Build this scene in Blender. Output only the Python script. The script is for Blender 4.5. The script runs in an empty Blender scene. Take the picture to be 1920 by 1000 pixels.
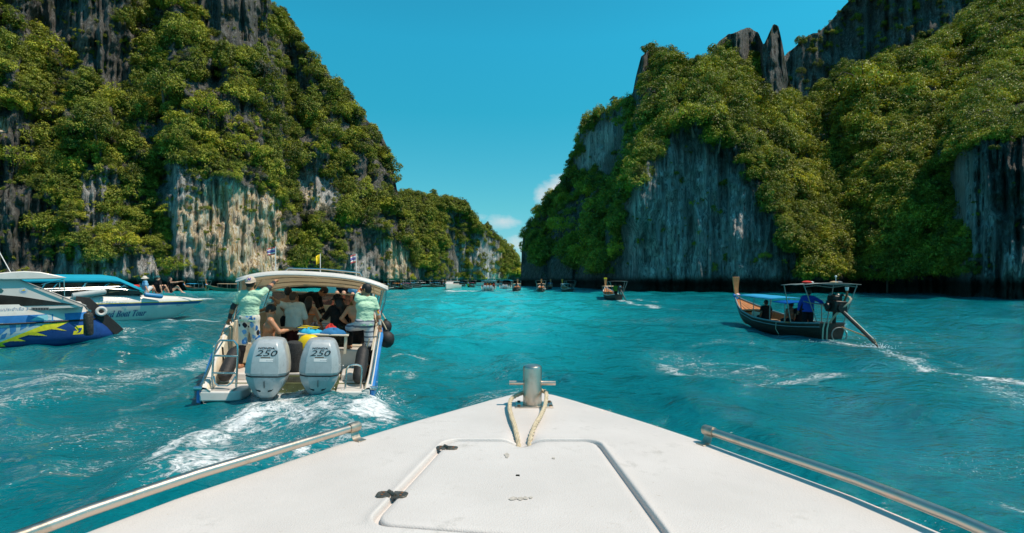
import bpy, bmesh, math, random
import numpy as np
from mathutils import Vector, Matrix

random.seed(7)
rng = np.random.default_rng(11)
R = math.radians
SC = bpy.context.scene
COL = SC.collection

# ------------------------------------------------------------------ camera
CAM_H = 2.15            # metres above the water
F_PX = 960.0            # focal length in pixels of the 1920 px wide photograph
HOR = 525.0             # row of the horizon in the photograph
cam = bpy.data.cameras.new('camera')
cam.sensor_width = 36.0
cam.lens = 18.0
cam.shift_y = (HOR - 500.0) / 1920.0
cam.clip_start = 0.05
cam.clip_end = 9000.0
cam_ob = bpy.data.objects.new('camera', cam)
COL.objects.link(cam_ob)
cam_ob.location = (0, 0, CAM_H)
cam_ob.rotation_euler = (R(90), 0, 0)
SC.camera = cam_ob

# ------------------------------------------------------------------ sun + sky
SUN_EL = R(62)
SUN_AZ = R(-11)          # from +X (right of the picture) towards +Y (ahead)
sun_dir = Vector((math.cos(SUN_EL) * math.cos(SUN_AZ), math.cos(SUN_EL) * math.sin(SUN_AZ), math.sin(SUN_EL)))
sun = bpy.data.lights.new('sun', 'SUN')
sun.energy = 5.0
sun.angle = R(0.53)
sun.color = (1.0, 0.84, 0.69)
sun_ob = bpy.data.objects.new('sun', sun)
COL.objects.link(sun_ob)
sun_ob.rotation_euler = sun_dir.to_track_quat('Z', 'Y').to_euler()

world = bpy.data.worlds.new('World')
SC.world = world
world.use_nodes = True
wn, wl = world.node_tree.nodes, world.node_tree.links
wn.clear()
w_out = wn.new('ShaderNodeOutputWorld')
w_bg = wn.new('ShaderNodeBackground')
w_sky = wn.new('ShaderNodeTexSky')
w_sky.sky_type = 'NISHITA'
w_sky.sun_disc = False
w_sky.sun_elevation = SUN_EL
w_sky.sun_rotation = R(90) - SUN_AZ
w_sky.altitude = 0
w_sky.air_density = 1.0
w_sky.dust_density = 0.25
w_sky.ozone_density = 1.0
w_tint = wn.new('ShaderNodeMix')
w_tint.data_type = 'RGBA'
w_tint.blend_type = 'MULTIPLY'
w_tint.inputs[0].default_value = 1.0
w_tint.inputs[7].default_value = (0.42, 1.15, 1.08, 1)
wl.new(w_sky.outputs[0], w_tint.inputs[6])
# soft fair-weather clouds low over the end of the strait
w_co = wn.new('ShaderNodeTexCoord')


def w_math(op, a, b=None, clamp=False):
    n = wn.new('ShaderNodeMath')
    n.operation = op
    n.use_clamp = clamp
    for i, s in enumerate((a, b)):
        if s is None:
            continue
        if isinstance(s, (int, float)):
            n.inputs[i].default_value = s
        else:
            wl.new(s, n.inputs[i])
    return n.outputs[0]


def w_cloud(u, v, ru, rv):
    """a soft patch in the direction of one cloud, 0..1"""
    d = Vector(((u - 960) / F_PX, 1.0, (HOR - v) / F_PX)).normalized()
    mp = wn.new('ShaderNodeVectorMath')
    mp.operation = 'SUBTRACT'
    mp.inputs[1].default_value = d
    wl.new(w_co.outputs['Generated'], mp.inputs[0])
    sc = wn.new('ShaderNodeVectorMath')
    sc.operation = 'MULTIPLY'
    sc.inputs[1].default_value = (F_PX / ru, F_PX / ru, F_PX / rv)
    wl.new(mp.outputs[0], sc.inputs[0])
    ln = wn.new('ShaderNodeVectorMath')
    ln.operation = 'LENGTH'
    wl.new(sc.outputs[0], ln.inputs[0])
    return w_math('SUBTRACT', 1.0, ln.outputs[1], True)


w_noise = wn.new('ShaderNodeTexNoise')
w_noise.inputs['Scale'].default_value = 26
w_noise.inputs['Detail'].default_value = 7
w_noise.inputs['Roughness'].default_value = 0.62
w_map = wn.new('ShaderNodeMapping')
w_map.inputs['Scale'].default_value = (1, 1, 1.7)
wl.new(w_co.outputs['Generated'], w_map.inputs[0])
wl.new(w_map.outputs[0], w_noise.inputs[0])
acc = None
for (u, v, ru, rv, g) in [(1052, 352, 44, 36, 1.05), (940, 415, 50, 22, 0.85), (972, 458, 40, 24, 0.8), (905, 408, 26, 16, .5), (1018, 368, 26, 30, .75)]:
    c = w_math('MULTIPLY', w_cloud(u, v, ru, rv), g)
    acc = c if acc is None else w_math('MAXIMUM', acc, c)
cl = w_math('SUBTRACT', w_math('ADD', acc, w_noise.outputs[0]), 0.74)
cl = w_math('MULTIPLY', w_math('MULTIPLY', cl, 1.7, True), 0.9)
cl = w_math('MULTIPLY', cl, w_math('MULTIPLY', acc, 4.0, True))
w_cm = wn.new('ShaderNodeMix')
w_cm.data_type = 'RGBA'
wl.new(cl, w_cm.inputs[0])
# the blue deepens steadily from the pale horizon to the zenith
w_sep = wn.new('ShaderNodeSeparateXYZ')
wl.new(w_co.outputs['Generated'], w_sep.inputs[0])
w_rmp = wn.new('ShaderNodeValToRGB')
wl.new(w_sep.outputs[2], w_rmp.inputs[0])
el = w_rmp.color_ramp.elements
for k in range(3):
    el.new(0.2 + 0.2 * k)
for k, (p, c) in enumerate([(0.0, (0.95, 0.52, 0.74)), (0.14, (0.60, 0.70, 0.70)), (0.31, (0.29, 0.86, 0.85)), (0.42, (0.30, 1.0, 1.0)), (1.0, (0.34, 0.72, 0.78))]):
    el[k].position = p
    el[k].color = (*c, 1)
w_deep = wn.new('ShaderNodeMix')
w_deep.data_type = 'RGBA'
w_deep.blend_type = 'MULTIPLY'
w_deep.inputs[0].default_value = 1.0
wl.new(w_tint.outputs[2], w_deep.inputs[6])
wl.new(w_rmp.outputs[0], w_deep.inputs[7])
wl.new(w_deep.outputs[2], w_cm.inputs[6])
w_cm.inputs[7].default_value = (4.7, 5.1, 5.3, 1)
wl.new(w_cm.outputs[2], w_bg.inputs[0])
w_bg.inputs[1].default_value = 0.15
wl.new(w_bg.outputs[0], w_out.inputs[0])

SC.view_settings.view_transform = 'Standard'
SC.view_settings.look = 'None'
SC.view_settings.gamma = 1
SC.view_settings.exposure = 0.0
SC.cycles.use_denoising = True
SC.cycles.max_bounces = 6
SC.cycles.diffuse_bounces = 3
SC.cycles.glossy_bounces = 3
SC.cycles.transmission_bounces = 4
SC.cycles.transparent_max_bounces = 8


# ------------------------------------------------------------------ helpers
def px(u, v, y):
    """world point seen at pixel (u, v) of the photograph at forward distance y"""
    return Vector(((u - 960) / F_PX * y, y, CAM_H + (HOR - v) / F_PX * y))


def at_z(u, v, z=0.0):
    """world point seen at pixel (u, v) lying at height z"""
    y = (CAM_H - z) * F_PX / (v - HOR)
    return px(u, v, y)


def hash2(ix, iy, seed):
    h = (ix.astype(np.int64) * 374761393 + iy.astype(np.int64) * 668265263 + seed * 1274126177) & 0xFFFFFFFF
    h = ((h ^ (h >> 13)) * 1274126177) & 0xFFFFFFFF
    h = ((h ^ (h >> 16)) * 2246822519) & 0xFFFFFFFF
    return ((h ^ (h >> 15)) & 0xFFFFFF) / float(0xFFFFFF)


def vnoise(x, y, seed=0):
    x, y = np.broadcast_arrays(np.asarray(x, float), np.asarray(y, float))
    ix, iy = np.floor(x), np.floor(y)
    fx, fy = x - ix, y - iy
    fx = fx * fx * fx * (fx * (fx * 6 - 15) + 10)
    fy = fy * fy * fy * (fy * (fy * 6 - 15) + 10)
    a, b = hash2(ix, iy, seed), hash2(ix + 1, iy, seed)
    c, d = hash2(ix, iy + 1, seed), hash2(ix + 1, iy + 1, seed)
    return (a + (b - a) * fx) * (1 - fy) + (c + (d - c) * fx) * fy


def fbm(x, y, seed=0, octv=4, gain=0.5):
    s, a, t = 0.0, 1.0, 0.0
    for i in range(octv):
        s = s + a * vnoise(x * 2 ** i + 17.3 * i, y * 2 ** i - 9.1 * i, seed + i)
        t += a
        a *= gain
    return s / t


def smooth(e0, e1, x):
    t = np.clip((x - e0) / (e1 - e0), 0, 1)
    return t * t * (3 - 2 * t)


def interp(pts):
    xs, ys = [p[0] for p in pts], [p[1] for p in pts]
    return lambda u: np.interp(u, xs, ys)


def poly_dist(u, v, poly):
    """signed distance in pixels to a polygon, positive inside"""
    u, v = np.asarray(u, float), np.asarray(v, float)
    inside = np.zeros(u.shape, bool)
    dist = np.full(u.shape, 1e9)
    n = len(poly)
    for i in range(n):
        (x1, y1), (x2, y2) = poly[i], poly[(i + 1) % n]
        ex, ey = x2 - x1, y2 - y1
        t = np.clip(((u - x1) * ex + (v - y1) * ey) / (ex * ex + ey * ey + 1e-9), 0, 1)
        dist = np.minimum(dist, np.hypot(u - x1 - t * ex, v - y1 - t * ey))
        with np.errstate(divide='ignore', invalid='ignore'):
            cross = ((y1 > v) != (y2 > v)) & (u < ex * (v - y1) / (ey if ey != 0 else 1e-9) + x1)
        inside ^= cross
    return np.where(inside, dist, -dist)


def mesh_np(name, verts, faces, smooth_shade=True):
    """mesh from numpy arrays; faces (n,4) or (n,3)"""
    me = bpy.data.meshes.new(name)
    verts = np.asarray(verts, np.float32)
    faces = np.asarray(faces, np.int32)
    n, k = faces.shape
    me.vertices.add(len(verts))
    me.vertices.foreach_set('co', verts.ravel())
    me.loops.add(n * k)
    me.loops.foreach_set('vertex_index', faces.ravel())
    me.polygons.add(n)
    me.polygons.foreach_set('loop_start', np.arange(n, dtype=np.int32) * k)
    me.polygons.foreach_set('use_smooth', np.full(n, smooth_shade))
    me.update(calc_edges=True)
    me.validate()
    return me


def attr(me, name, values):
    a = me.attributes.new(name, 'FLOAT', 'POINT')
    a.data.foreach_set('value', np.asarray(values, np.float32).ravel())


def grid_faces(nr, nc):
    i = np.arange(nr * nc).reshape(nr, nc)
    return np.stack([i[:-1, :-1], i[:-1, 1:], i[1:, 1:], i[1:, :-1]], -1).reshape(-1, 4)


def link(o, parent=None):
    COL.objects.link(o)
    if parent is not None:
        o.parent = parent
    return o


def tag(o, label=None, cat=None, group=None, kind=None):
    if label:
        o['label'] = label
    if cat:
        o['category'] = cat
    if group:
        o['group'] = group
    if kind:
        o['kind'] = kind
    return o


# ------------------------------------------------------------------ materials
class NT:
    """small wrapper that makes node graphs short to write"""

    def __init__(self, name):
        self.m = bpy.data.materials.new(name)
        self.m.use_nodes = True
        self.t = self.m.node_tree
        self.n, self.l = self.t.nodes, self.t.links
        self.n.clear()
        self.out = self.n.new('ShaderNodeOutputMaterial')

    def new(self, typ, ins=None, **props):
        nd = self.n.new(typ)
        for k, v in props.items():
            setattr(nd, k, v)
        for k, v in (ins or {}).items():
            self.put(nd.inputs[k], v)
        return nd

    def put(self, sock, v):
        if isinstance(v, bpy.types.NodeSocket):
            self.l.new(v, sock)
        elif isinstance(v, (tuple, list)):
            if len(v) == 3 and sock.type == 'RGBA':
                v = (*v, 1)
            sock.default_value = v
        else:
            sock.default_value = v

    def math(self, op, a, b=0.0, clamp=False):
        return self.new('ShaderNodeMath', {0: a, 1: b}, operation=op, use_clamp=clamp).outputs[0]

    def mix(self, f, a, b, blend='MIX'):
        return self.new('ShaderNodeMix', {0: f, 6: a, 7: b}, data_type='RGBA', blend_type=blend).outputs[2]

    def noise(self, vec, scale, detail=4, rough=0.55, out=0, dist=0.0):
        return self.new('ShaderNodeTexNoise', {'Vector': vec, 'Scale': scale, 'Detail': detail, 'Roughness': rough,
                                               'Distortion': dist}).outputs[out]

    def ramp(self, f, stops, interp='LINEAR'):
        r = self.new('ShaderNodeValToRGB', {0: f})
        r.color_ramp.interpolation = interp
        el = r.color_ramp.elements
        while len(el) < len(stops):
            el.new(0.5)
        for e, (p, c) in zip(el, stops):
            e.position = p
            e.color = (c, c, c, 1) if isinstance(c, (int, float)) else (*c, 1)
        return r.outputs[0]

    def coord(self, out='Object'):
        return self.new('ShaderNodeTexCoord').outputs[out]

    def mapping(self, vec, scale=(1, 1, 1), rot=(0, 0, 0), loc=(0, 0, 0)):
        return self.new('ShaderNodeMapping', {0: vec, 'Location': loc, 'Rotation': rot, 'Scale': scale}).outputs[0]

    def attr(self, name):
        return self.new('ShaderNodeAttribute', attribute_name=name).outputs['Fac']

    def bump(self, h, strength=0.3, dist=0.02, normal=None):
        d = {'Height': h, 'Strength': strength, 'Distance': dist}
        if normal is not None:
            d['Normal'] = normal
        return self.new('ShaderNodeBump', d).outputs[0]

    def bsdf(self, **k):
        k2 = {}
        for a, v in k.items():
            k2[{'color': 'Base Color', 'rough': 'Roughness', 'metal': 'Metallic', 'normal': 'Normal', 'ior': 'IOR',
                'trans': 'Transmission Weight', 'alpha': 'Alpha', 'coat': 'Coat Weight', 'sss': 'Subsurface Weight',
                'spec': 'Specular IOR Level', 'emit': 'Emission Color', 'estr': 'Emission Strength'}[a]] = v
        b = self.new('ShaderNodeBsdfPrincipled', k2)
        self.l.new(b.outputs[0], self.out.inputs[0])
        return b


MATS = {}


def mat(name, col, rough=0.5, metal=0.0, var=0.12, scale=6.0, bump=0.0, bscale=60.0, dirt=0.0, dirtcol=(0.12, 0.10, 0.07),
        coat=0.0, spec=0.5, stretch=(1, 1, 1), bdist=0.01):
    """a painted / moulded / woven surface: colour with mottling, optional grime, roughness wear and fine relief"""
    if name in MATS:
        return MATS[name]
    t = NT(name)
    co = t.mapping(t.coord(), stretch)
    n1 = t.noise(co, scale, 5, 0.6)
    c = t.mix(t.ramp(n1, [(0.3, 0.0), (0.72, 1.0)]), tuple(x * (1 - var) for x in col), tuple(min(1, x * (1 + var * 0.6)) for x in col))
    if dirt:
        n2 = t.noise(co, scale * 2.3, 6, 0.7)
        c = t.mix(t.math('MULTIPLY', t.ramp(n2, [(0.52, 0.0), (0.75, 1.0)]), dirt), c, dirtcol)
    k = dict(color=c, rough=t.math('ADD', t.math('MULTIPLY', t.math('SUBTRACT', n1, 0.5), 0.25), rough, True), metal=metal, coat=coat, spec=spec)
    if bump:
        k['normal'] = t.bump(t.noise(co, bscale, 3), bump, bdist)
    t.bsdf(**k)
    MATS[name] = t.m
    return t.m
# ------------------------------------------------------------------ cliffs
def rock_material():
    t = NT('limestone')
    co = t.coord()
    streak = t.noise(t.mapping(co, (1.5, 1.5, 0.06)), 1.0, 8, 0.66, dist=0.25)
    streak2 = t.noise(t.mapping(co, (3.6, 3.6, 0.10), loc=(3, 9, 1)), 1.0, 6, 0.66, dist=0.3)
    blot = t.noise(t.mapping(co, (0.30, 0.30, 0.09)), 1.0, 6, 0.65)
    fine = t.noise(t.mapping(co, (1, 1, 0.5)), 2.6, 7, 0.74)
    crack = t.new('ShaderNodeTexVoronoi', {'Vector': t.mapping(co, (0.9, 0.9, 0.28)), 'Scale': 1.3}, feature='DISTANCE_TO_EDGE').outputs[0]
    crk = t.ramp(crack, [(0.0, 0.62), (0.07, 1.0)])
    och = t.attr('ochre')
    pale = t.attr('pale')
    c = t.ramp(t.math('ADD', t.math('MULTIPLY', streak, 0.5), t.math('MULTIPLY', fine, 0.5)),
               [(0.32, (0.03, 0.032, 0.033)), (0.45, (0.10, 0.10, 0.095)), (0.55, (0.21, 0.205, 0.19)), (0.67, (0.42, 0.41, 0.38))])
    # pale flowstone curtains
    cp = t.ramp(t.math('ADD', t.math('MULTIPLY', streak2, 0.55), t.math('MULTIPLY', streak, 0.45)),
                [(0.35, (0.07, 0.075, 0.078)), (0.43, (0.26, 0.265, 0.26)), (0.51, (0.55, 0.55, 0.53)), (0.59, (0.82, 0.81, 0.78))])
    c = t.mix(t.math('MULTIPLY', pale, t.ramp(blot, [(0.36, 0.35), (0.58, 1.0)])), c, cp)
    # ochre and cream stained curtains
    co2 = t.ramp(t.math('ADD', t.math('MULTIPLY', streak2, 0.5), t.math('MULTIPLY', streak, 0.5)),
                 [(0.33, (0.06, 0.05, 0.045)), (0.40, (0.30, 0.19, 0.09)), (0.46, (0.66, 0.43, 0.18)), (0.51, (0.80, 0.67, 0.47)), (0.60, (0.88, 0.83, 0.72))])
    f = t.math('MULTIPLY', och, t.ramp(t.math('ADD', t.math('MULTIPLY', blot, 0.5), t.math('MULTIPLY', streak, 0.5)), [(0.40, 0.0), (0.50, 1.0)]))
    c = t.mix(f, c, co2)
    c = t.mix(1.0, c, crk, 'MULTIPLY')
    moss = t.math('MULTIPLY', t.ramp(t.noise(co, 0.55, 6, 0.7), [(0.52, 0.0), (0.66, 1.0)]), t.math('SUBTRACT', 0.85, t.math('MAXIMUM', och, pale), True))
    c = t.mix(moss, c, (0.055, 0.065, 0.018))
    zz = t.new('ShaderNodeSeparateXYZ', {0: co}).outputs[2]
    wet_shade = t.math('SUBTRACT', 1.0, t.math('MULTIPLY', t.math('SUBTRACT', t.math('ADD', zz, t.math('MULTIPLY', streak, -3.0)), 0.2), 0.8), True)  # dark waterline band: algae stain plus undercut shade painted into the colour
    c = t.mix(t.math('MULTIPLY', wet_shade, 0.9), c, (0.022, 0.028, 0.022))
    bm = t.bump(t.math('ADD', t.math('ADD', t.math('MULTIPLY', streak2, 0.8), fine), t.math('MULTIPLY', crk, 0.4)), 1.0, 0.8)
    t.bsdf(color=c, rough=0.92, normal=bm, spec=0.2)
    return t.m


ROCK = rock_material()


def leaf_material(name, dark, mid, bright):
    t = NT(name)
    co = t.coord()
    rnd = t.new('ShaderNodeObjectInfo').outputs['Random']
    n = t.noise(co, 1.7, 3)
    c = t.ramp(rnd, [(0.0, tuple(x * 0.55 for x in dark)), (0.25, dark), (0.55, mid), (0.8, mid), (0.92, bright), (1.0, tuple(x * 1.2 for x in bright))])
    c = t.mix(t.ramp(n, [(0.38, 0.0), (0.68, 0.75)]), c, bright)
    lv = t.attr('leafvar')
    c = t.mix(0.75, c, t.ramp(lv, [(0, 0.22), (1, 1.15)]), 'MULTIPLY')
    b = t.new('ShaderNodeBsdfPrincipled', {'Base Color': c, 'Roughness': 0.5, 'Specular IOR Level': 0.25})
    tr = t.new('ShaderNodeBsdfTranslucent', {'Color': t.mix(1.0, c, (1.3, 1.25, 0.5, 1), 'MULTIPLY')})
    ms = t.new('ShaderNodeMixShader', {0: 0.16, 1: b.outputs[0], 2: tr.outputs[0]})
    t.l.new(ms.outputs[0], t.out.inputs[0])
    return t.m


LEAF = leaf_material('jungle_leaves', (0.075, 0.125, 0.020), (0.205, 0.255, 0.032), (0.44, 0.45, 0.055))
LEAF_B = leaf_material('sunny_leaves', (0.16, 0.22, 0.018), (0.34, 0.37, 0.03), (0.55, 0.52, 0.05))
LEAF_G = leaf_material('grey_leaves', (0.08, 0.085, 0.06), (0.14, 0.14, 0.10), (0.23, 0.22, 0.16))
BARK = mat('tree_bark', (0.13, 0.10, 0.075), 0.9, var=0.4, scale=3, bump=0.6, bscale=12)


def crown_mesh(name, seed, nlobes, leaves, flat=0.75, spread=0.75, leaf=0.12, tuft=False, material=LEAF):
    """a crown of unit radius: leaf blades on the shells of many small boughs, with gaps between them"""
    g = np.random.default_rng(seed)
    V, lv = [], []
    per = leaves // nlobes
    for k in range(nlobes):
        a = g.uniform(0, 2 * math.pi)
        r = spread * math.sqrt(g.uniform(0, 1))
        zc = flat * (1 - r * r / 1.1) * g.uniform(-0.1, 1.0) + g.normal() * 0.05
        lr = g.uniform(0.14, 0.36) * (1.1 - 0.35 * r)
        cx, cy = r * math.cos(a), r * math.sin(a)
        d = g.normal(size=(per, 3))
        d /= np.linalg.norm(d, axis=1)[:, None]
        low = (d[:, 2] < 0) & (g.uniform(0, 1, per) < 0.6)
        d[:, 2] = np.where(low, -d[:, 2], d[:, 2])
        rad = lr * (0.5 + 0.6 * g.uniform(0, 1, per) ** 0.5)
        p = d * rad[:, None] * np.array([1.05, 1.05, 0.9]) + np.array([cx, cy, zc])
        nrm = d * 0.95 + np.array([0, 0, 0.35]) + g.normal(size=(per, 3)) * 0.27
        nrm /= np.linalg.norm(nrm, axis=1)[:, None]
        t1 = np.cross(nrm, g.normal(size=(per, 3)))
        t1 /= np.linalg.norm(t1, axis=1)[:, None] + 1e-9
        t2 = np.cross(nrm, t1)
        L = leaf * g.uniform(0.6, 1.35, per)[:, None]
        W = L * g.uniform(0.42, 0.62, per)[:, None]
        if tuft:
            t1 = t1 * 0.5 + d * 0.7
            W = W * 0.45
            L = L * 1.7
        droop = np.array([0, 0, -0.25]) * L
        q = np.stack([p - t1 * L * 0.5, p - t2 * W * 0.5 + nrm * L * 0.06, p + t1 * L * 0.6 + droop, p + t2 * W * 0.5 + nrm * L * 0.06], 1)
        V.append(q.reshape(-1, 3))
        base = g.uniform(0.25, 1.0)
        lv.append(np.repeat(np.clip(base * g.uniform(0.6, 1.15, per), 0, 1), 4))
    V = np.concatenate(V)
    me = mesh_np(name, V, np.arange(len(V)).reshape(-1, 4), False)
    attr(me, 'leafvar', np.concatenate(lv))
    me.materials.append(material)
    return me


CROWNS = [crown_mesh('crown_round', 1, 40, 1700, 0.9, 0.72), crown_mesh('crown_wide', 2, 44, 1800, 0.7, 0.85),
          crown_mesh('crown_tall', 3, 40, 1700, 1.35, 0.6), crown_mesh('crown_open', 4, 26, 1200, 0.8, 0.95, 0.13),
          crown_mesh('crown_loose', 5, 50, 1600, 1.1, 0.85, 0.10),
          crown_mesh('crown_sunny', 6, 40, 1700, 0.85, 0.8, 0.12, material=LEAF_B), crown_mesh('crown_grey', 7, 36, 1300, 0.9, 0.8, 0.11, material=LEAF_G)]
TUFTS = [crown_mesh('tuft_fern', 21, 8, 260, 0.8, 0.6, 0.26, True, LEAF_B), crown_mesh('tuft_low', 22, 9, 320, 0.55, 0.75, 0.2),
         crown_mesh('tuft_dry', 23, 8, 240, 0.7, 0.6, 0.26, True, LEAF_G)]


CLIFFS = {}


def cliff(name, u0, u1, du, top, base, rocks, tan_green=1.7, tan_rock=7.0, relief=2.2, seed=0, ochre=(), pale=(), bulge=None, nv=170,
          jag=5.0, back=60.0):
    """a solid limestone hill: waterline from the base distances, skyline from the top line, steep where the rock is bare"""
    U = np.arange(u0, u1 + du, du)
    nu = len(U)
    yb = interp(base)(U) + 5.0 * (fbm(U / 70.0, U * 0 + seed, seed, 3) - 0.5) * (interp(base)(U) / 100)
    vt = interp(top)(U) + (fbm(U / 16.0, U * 0 + 3, seed + 5, 3) - 0.5) * jag * 2
    vb = HOR + F_PX * (CAM_H + 0.6) / yb
    vt = np.minimum(vt, vb - 2)
    T = np.linspace(0, 1, nv)
    Vg = vb[None, :] + (vt - vb)[None, :] * T[:, None]
    Ug = np.repeat(U[None, :], nv, 0)
    wob_u = Ug + (fbm(Ug / 30, Vg / 30, seed + 40, 3) - 0.5) * 34
    wob_v = Vg + (fbm(Ug / 30, Vg / 30, seed + 41, 3) - 0.5) * 34
    rock = np.zeros(Ug.shape)
    for (poly, soft) in rocks:
        rock = np.maximum(rock, smooth(-soft, soft, poly_dist(wob_u, wob_v, poly)))
    oc = np.zeros(Ug.shape)
    for (poly, soft) in ochre:
        oc = np.maximum(oc, smooth(-soft, soft, poly_dist(wob_u, wob_v, poly)))
    pa = np.zeros(Ug.shape)
    for (poly, soft) in pale:
        pa = np.maximum(pa, smooth(-soft, soft, poly_dist(wob_u, wob_v, poly)))
    tan = tan_green + (tan_rock - tan_green) * rock
    tan = tan * (0.75 + 0.5 * fbm(Ug / 60, Vg / 40, seed + 9, 3))
    Y = np.zeros(Ug.shape)
    Y[0] = yb
    for i in range(1, nv):
        e = (HOR - Vg[i]) / F_PX
        dv = Vg[i - 1] - Vg[i]
        Y[i] = Y[i - 1] + dv * Y[i - 1] / F_PX / np.maximum(tan[i] - e, 0.5)
    k = Y / 100.0
    if bulge is not None:
        Y = Y + bulge(Ug, Vg) * k
    flutes = (fbm(Ug / 9.0, Vg / 85.0, seed + 20, 4, 0.6) - 0.5)
    lumps = (fbm(Ug / 55.0, Vg / 55.0, seed + 30, 5, 0.55) - 0.5)
    ridg = np.abs(fbm(Ug / 34.0, Vg / 48.0, seed + 31, 4) - 0.5) * 2
    rib = np.abs(fbm(Ug / 13.0, Vg / 150.0, seed + 21, 3) - 0.5) * 2
    Y = Y + k * relief * (flutes * 2.2 * (0.35 + 0.65 * rock) + rib * rock * 1.6 + lumps * (4.5 - 2.2 * rock) + (ridg - 0.3) * (3.0 - 1.8 * rock))
    # tide notch: the sea undercuts the limestone
    zz = CAM_H + (HOR - Vg) / F_PX * Y
    Y = Y + 2.6 * smooth(2.6, 0.9, zz) * k
    X = (Ug - 960) / F_PX * Y
    Z = CAM_H + (HOR - Vg) / F_PX * Y
    P = np.stack([X, Y, Z], -1)
    # the far side of the hill
    rows = []
    for (dy, fz) in ((0.10, 0.97), (0.35, 0.85), (0.8, 0.5), (1.0, -0.05)):
        Yk = Y[-1] + dy * back
        rows.append(np.stack([X[-1] * Yk / Y[-1], Yk, Z[-1] * fz - (0.5 if fz < 0 else 0)], -1))
    PA = np.concatenate([P, np.array(rows)], 0)
    nr = PA.shape[0]
    me = mesh_np(name, PA.reshape(-1, 3), grid_faces(nr, nu), True)
    pad = lambda a: np.concatenate([a, np.zeros((nr - nv, nu))], 0)
    attr(me, 'ochre', pad(oc))
    attr(me, 'pale', pad(pa))
    me.materials.append(ROCK)
    ob = link(bpy.data.objects.new(name, me))
    tag(ob, kind='structure')
    CLIFFS[name] = dict(U=U, T=T, P=P, rock=rock, vt=vt, vb=vb, V=Vg, k=k)
    return ob


L_ROCKS = [([(60, -60), (215, -60), (228, 60), (255, 140), (240, 190), (190, 165), (130, 110), (80, 40)], 10),
           ([(345, -60), (505, -60), (505, 60), (495, 115), (440, 90), (385, 55)], 9),
           ([(395, 165), (470, 190), (480, 235), (420, 225)], 10), ([(-200, 180), (45, 210), (70, 290), (30, 330), (-200, 320)], 14),
           ([(-200, 340), (60, 340), (105, 400), (110, 470), (70, 520), (-200, 540)], 16), ([(150, 325), (215, 330), (215, 440), (165, 430)], 12),
           ([(316, 290), (372, 330), (440, 345), (530, 372), (540, 560), (325, 560), (313, 400)], 8),
           ([(560, 325), (632, 335), (625, 395), (585, 400), (560, 380)], 7), ([(640, 430), (700, 432), (765, 462), (788, 545), (648, 545)], 12), ([(540, 505), (650, 505), (650, 560), (540, 560)], 8),
           ([(-200, 490), (320, 478), (320, 560), (-200, 560)], 14), ([(540, 90), (575, 100), (590, 190), (560, 200)], 8)]
L_OCHRE = [([(372, 350), (440, 350), (532, 375), (538, 540), (440, 540), (330, 430), (345, 380)], 8), ([(712, 450), (765, 470), (780, 545), (720, 545)], 12),
           ([(-40, 215), (14, 222), (8, 250), (-40, 255)], 6), ([(565, 350), (600, 352), (605, 395), (575, 392)], 8), ([(165, 475), (200, 480), (195, 530), (150, 540)], 8)]
L_PALE = [([(316, 290), (345, 310), (440, 345), (520, 372), (540, 545), (330, 545), (313, 400)], 10), ([(560, 325), (632, 335), (625, 395), (585, 400)], 8),
          ([(110, 480), (320, 470), (320, 560), (100, 560)], 20), ([(150, 325), (215, 330), (215, 440), (165, 430)], 12), ([(650, 470), (700, 470), (700, 545), (650, 545)], 12)]
cliff('left_cliff', -420, 788, 2.6,
      [(-420, -160), (440, -140), (500, -12), (512, 8), (548, 38), (560, 62), (572, 92), (600, 118), (622, 146), (650, 172), (672, 205), (692, 226), (716, 255),
       (728, 280), (735, 305), (741, 340), (748, 372), (760, 410), (772, 455), (781, 500), (789, 530)],
      [(-420, 78), (0, 88), (200, 96), (320, 100), (440, 106), (560, 124), (680, 140), (760, 156), (790, 168)], L_ROCKS, 2.2, 4.5, 1.7, 3,
      L_OCHRE, L_PALE, bulge=lambda u, v: 5 * np.exp(-((u - 280) / 34) ** 2 - ((v - 420) / 90) ** 2))
cliff('far_headland', 700, 979, 2.0,
      [(700, 352), (740, 359), (762, 362), (800, 366), (850, 373), (872, 385), (886, 402), (905, 420), (930, 441), (950, 460), (963, 474), (973, 490), (978, 520), (979, 532)],
      [(700, 215), (800, 235), (900, 260), (979, 290)],
      [([(820, 395), (860, 400), (900, 440), (940, 470), (940, 540), (800, 540), (830, 470)], 10), ([(760, 505), (975, 505), (975, 540), (760, 540)], 6)], 3.0, 9.0, 0.9, 17,
      [([(925, 470), (955, 480), (955, 532), (925, 532)], 6)], [([(850, 440), (940, 470), (945, 535), (850, 535)], 14)], nv=100, jag=3, back=120)
R_ROCKS = [([(1146, 560), (1150, 465), (1185, 360), (1222, 285), (1262, 235), (1318, 235), (1372, 285), (1430, 370), (1468, 430), (1492, 500), (1498, 560)], 8),
           ([(1098, 245), (1140, 215), (1178, 205), (1165, 300), (1130, 330), (1085, 320)], 10), ([(1188, 110), (1208, 95), (1216, 200), (1196, 250), (1182, 200)], 6),
           ([(1328, 112), (1344, 50), (1400, 36), (1486, 30), (1492, 195), (1438, 190), (1420, 130), (1370, 108)], 7), ([(970, 480), (1150, 508), (1150, 560), (970, 560)], 8),
           ([(1788, 290), (1850, 268), (1960, 262), (2200, 260), (2200, 580), (1812, 580), (1822, 470), (1796, 350)], 8), ([(1490, 520), (1815, 530), (1815, 570), (1490, 570)], 7)]
R_PALE = [([(1175, 450), (1205, 330), (1258, 262), (1322, 275), (1395, 360), (1440, 430), (1452, 525), (1172, 530)], 18),
          ([(1788, 300), (1830, 290), (1860, 400), (1900, 440), (2000, 560), (1820, 560), (1796, 350)], 22), ([(1098, 245), (1160, 225), (1130, 330), (1085, 320)], 14)]


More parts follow.
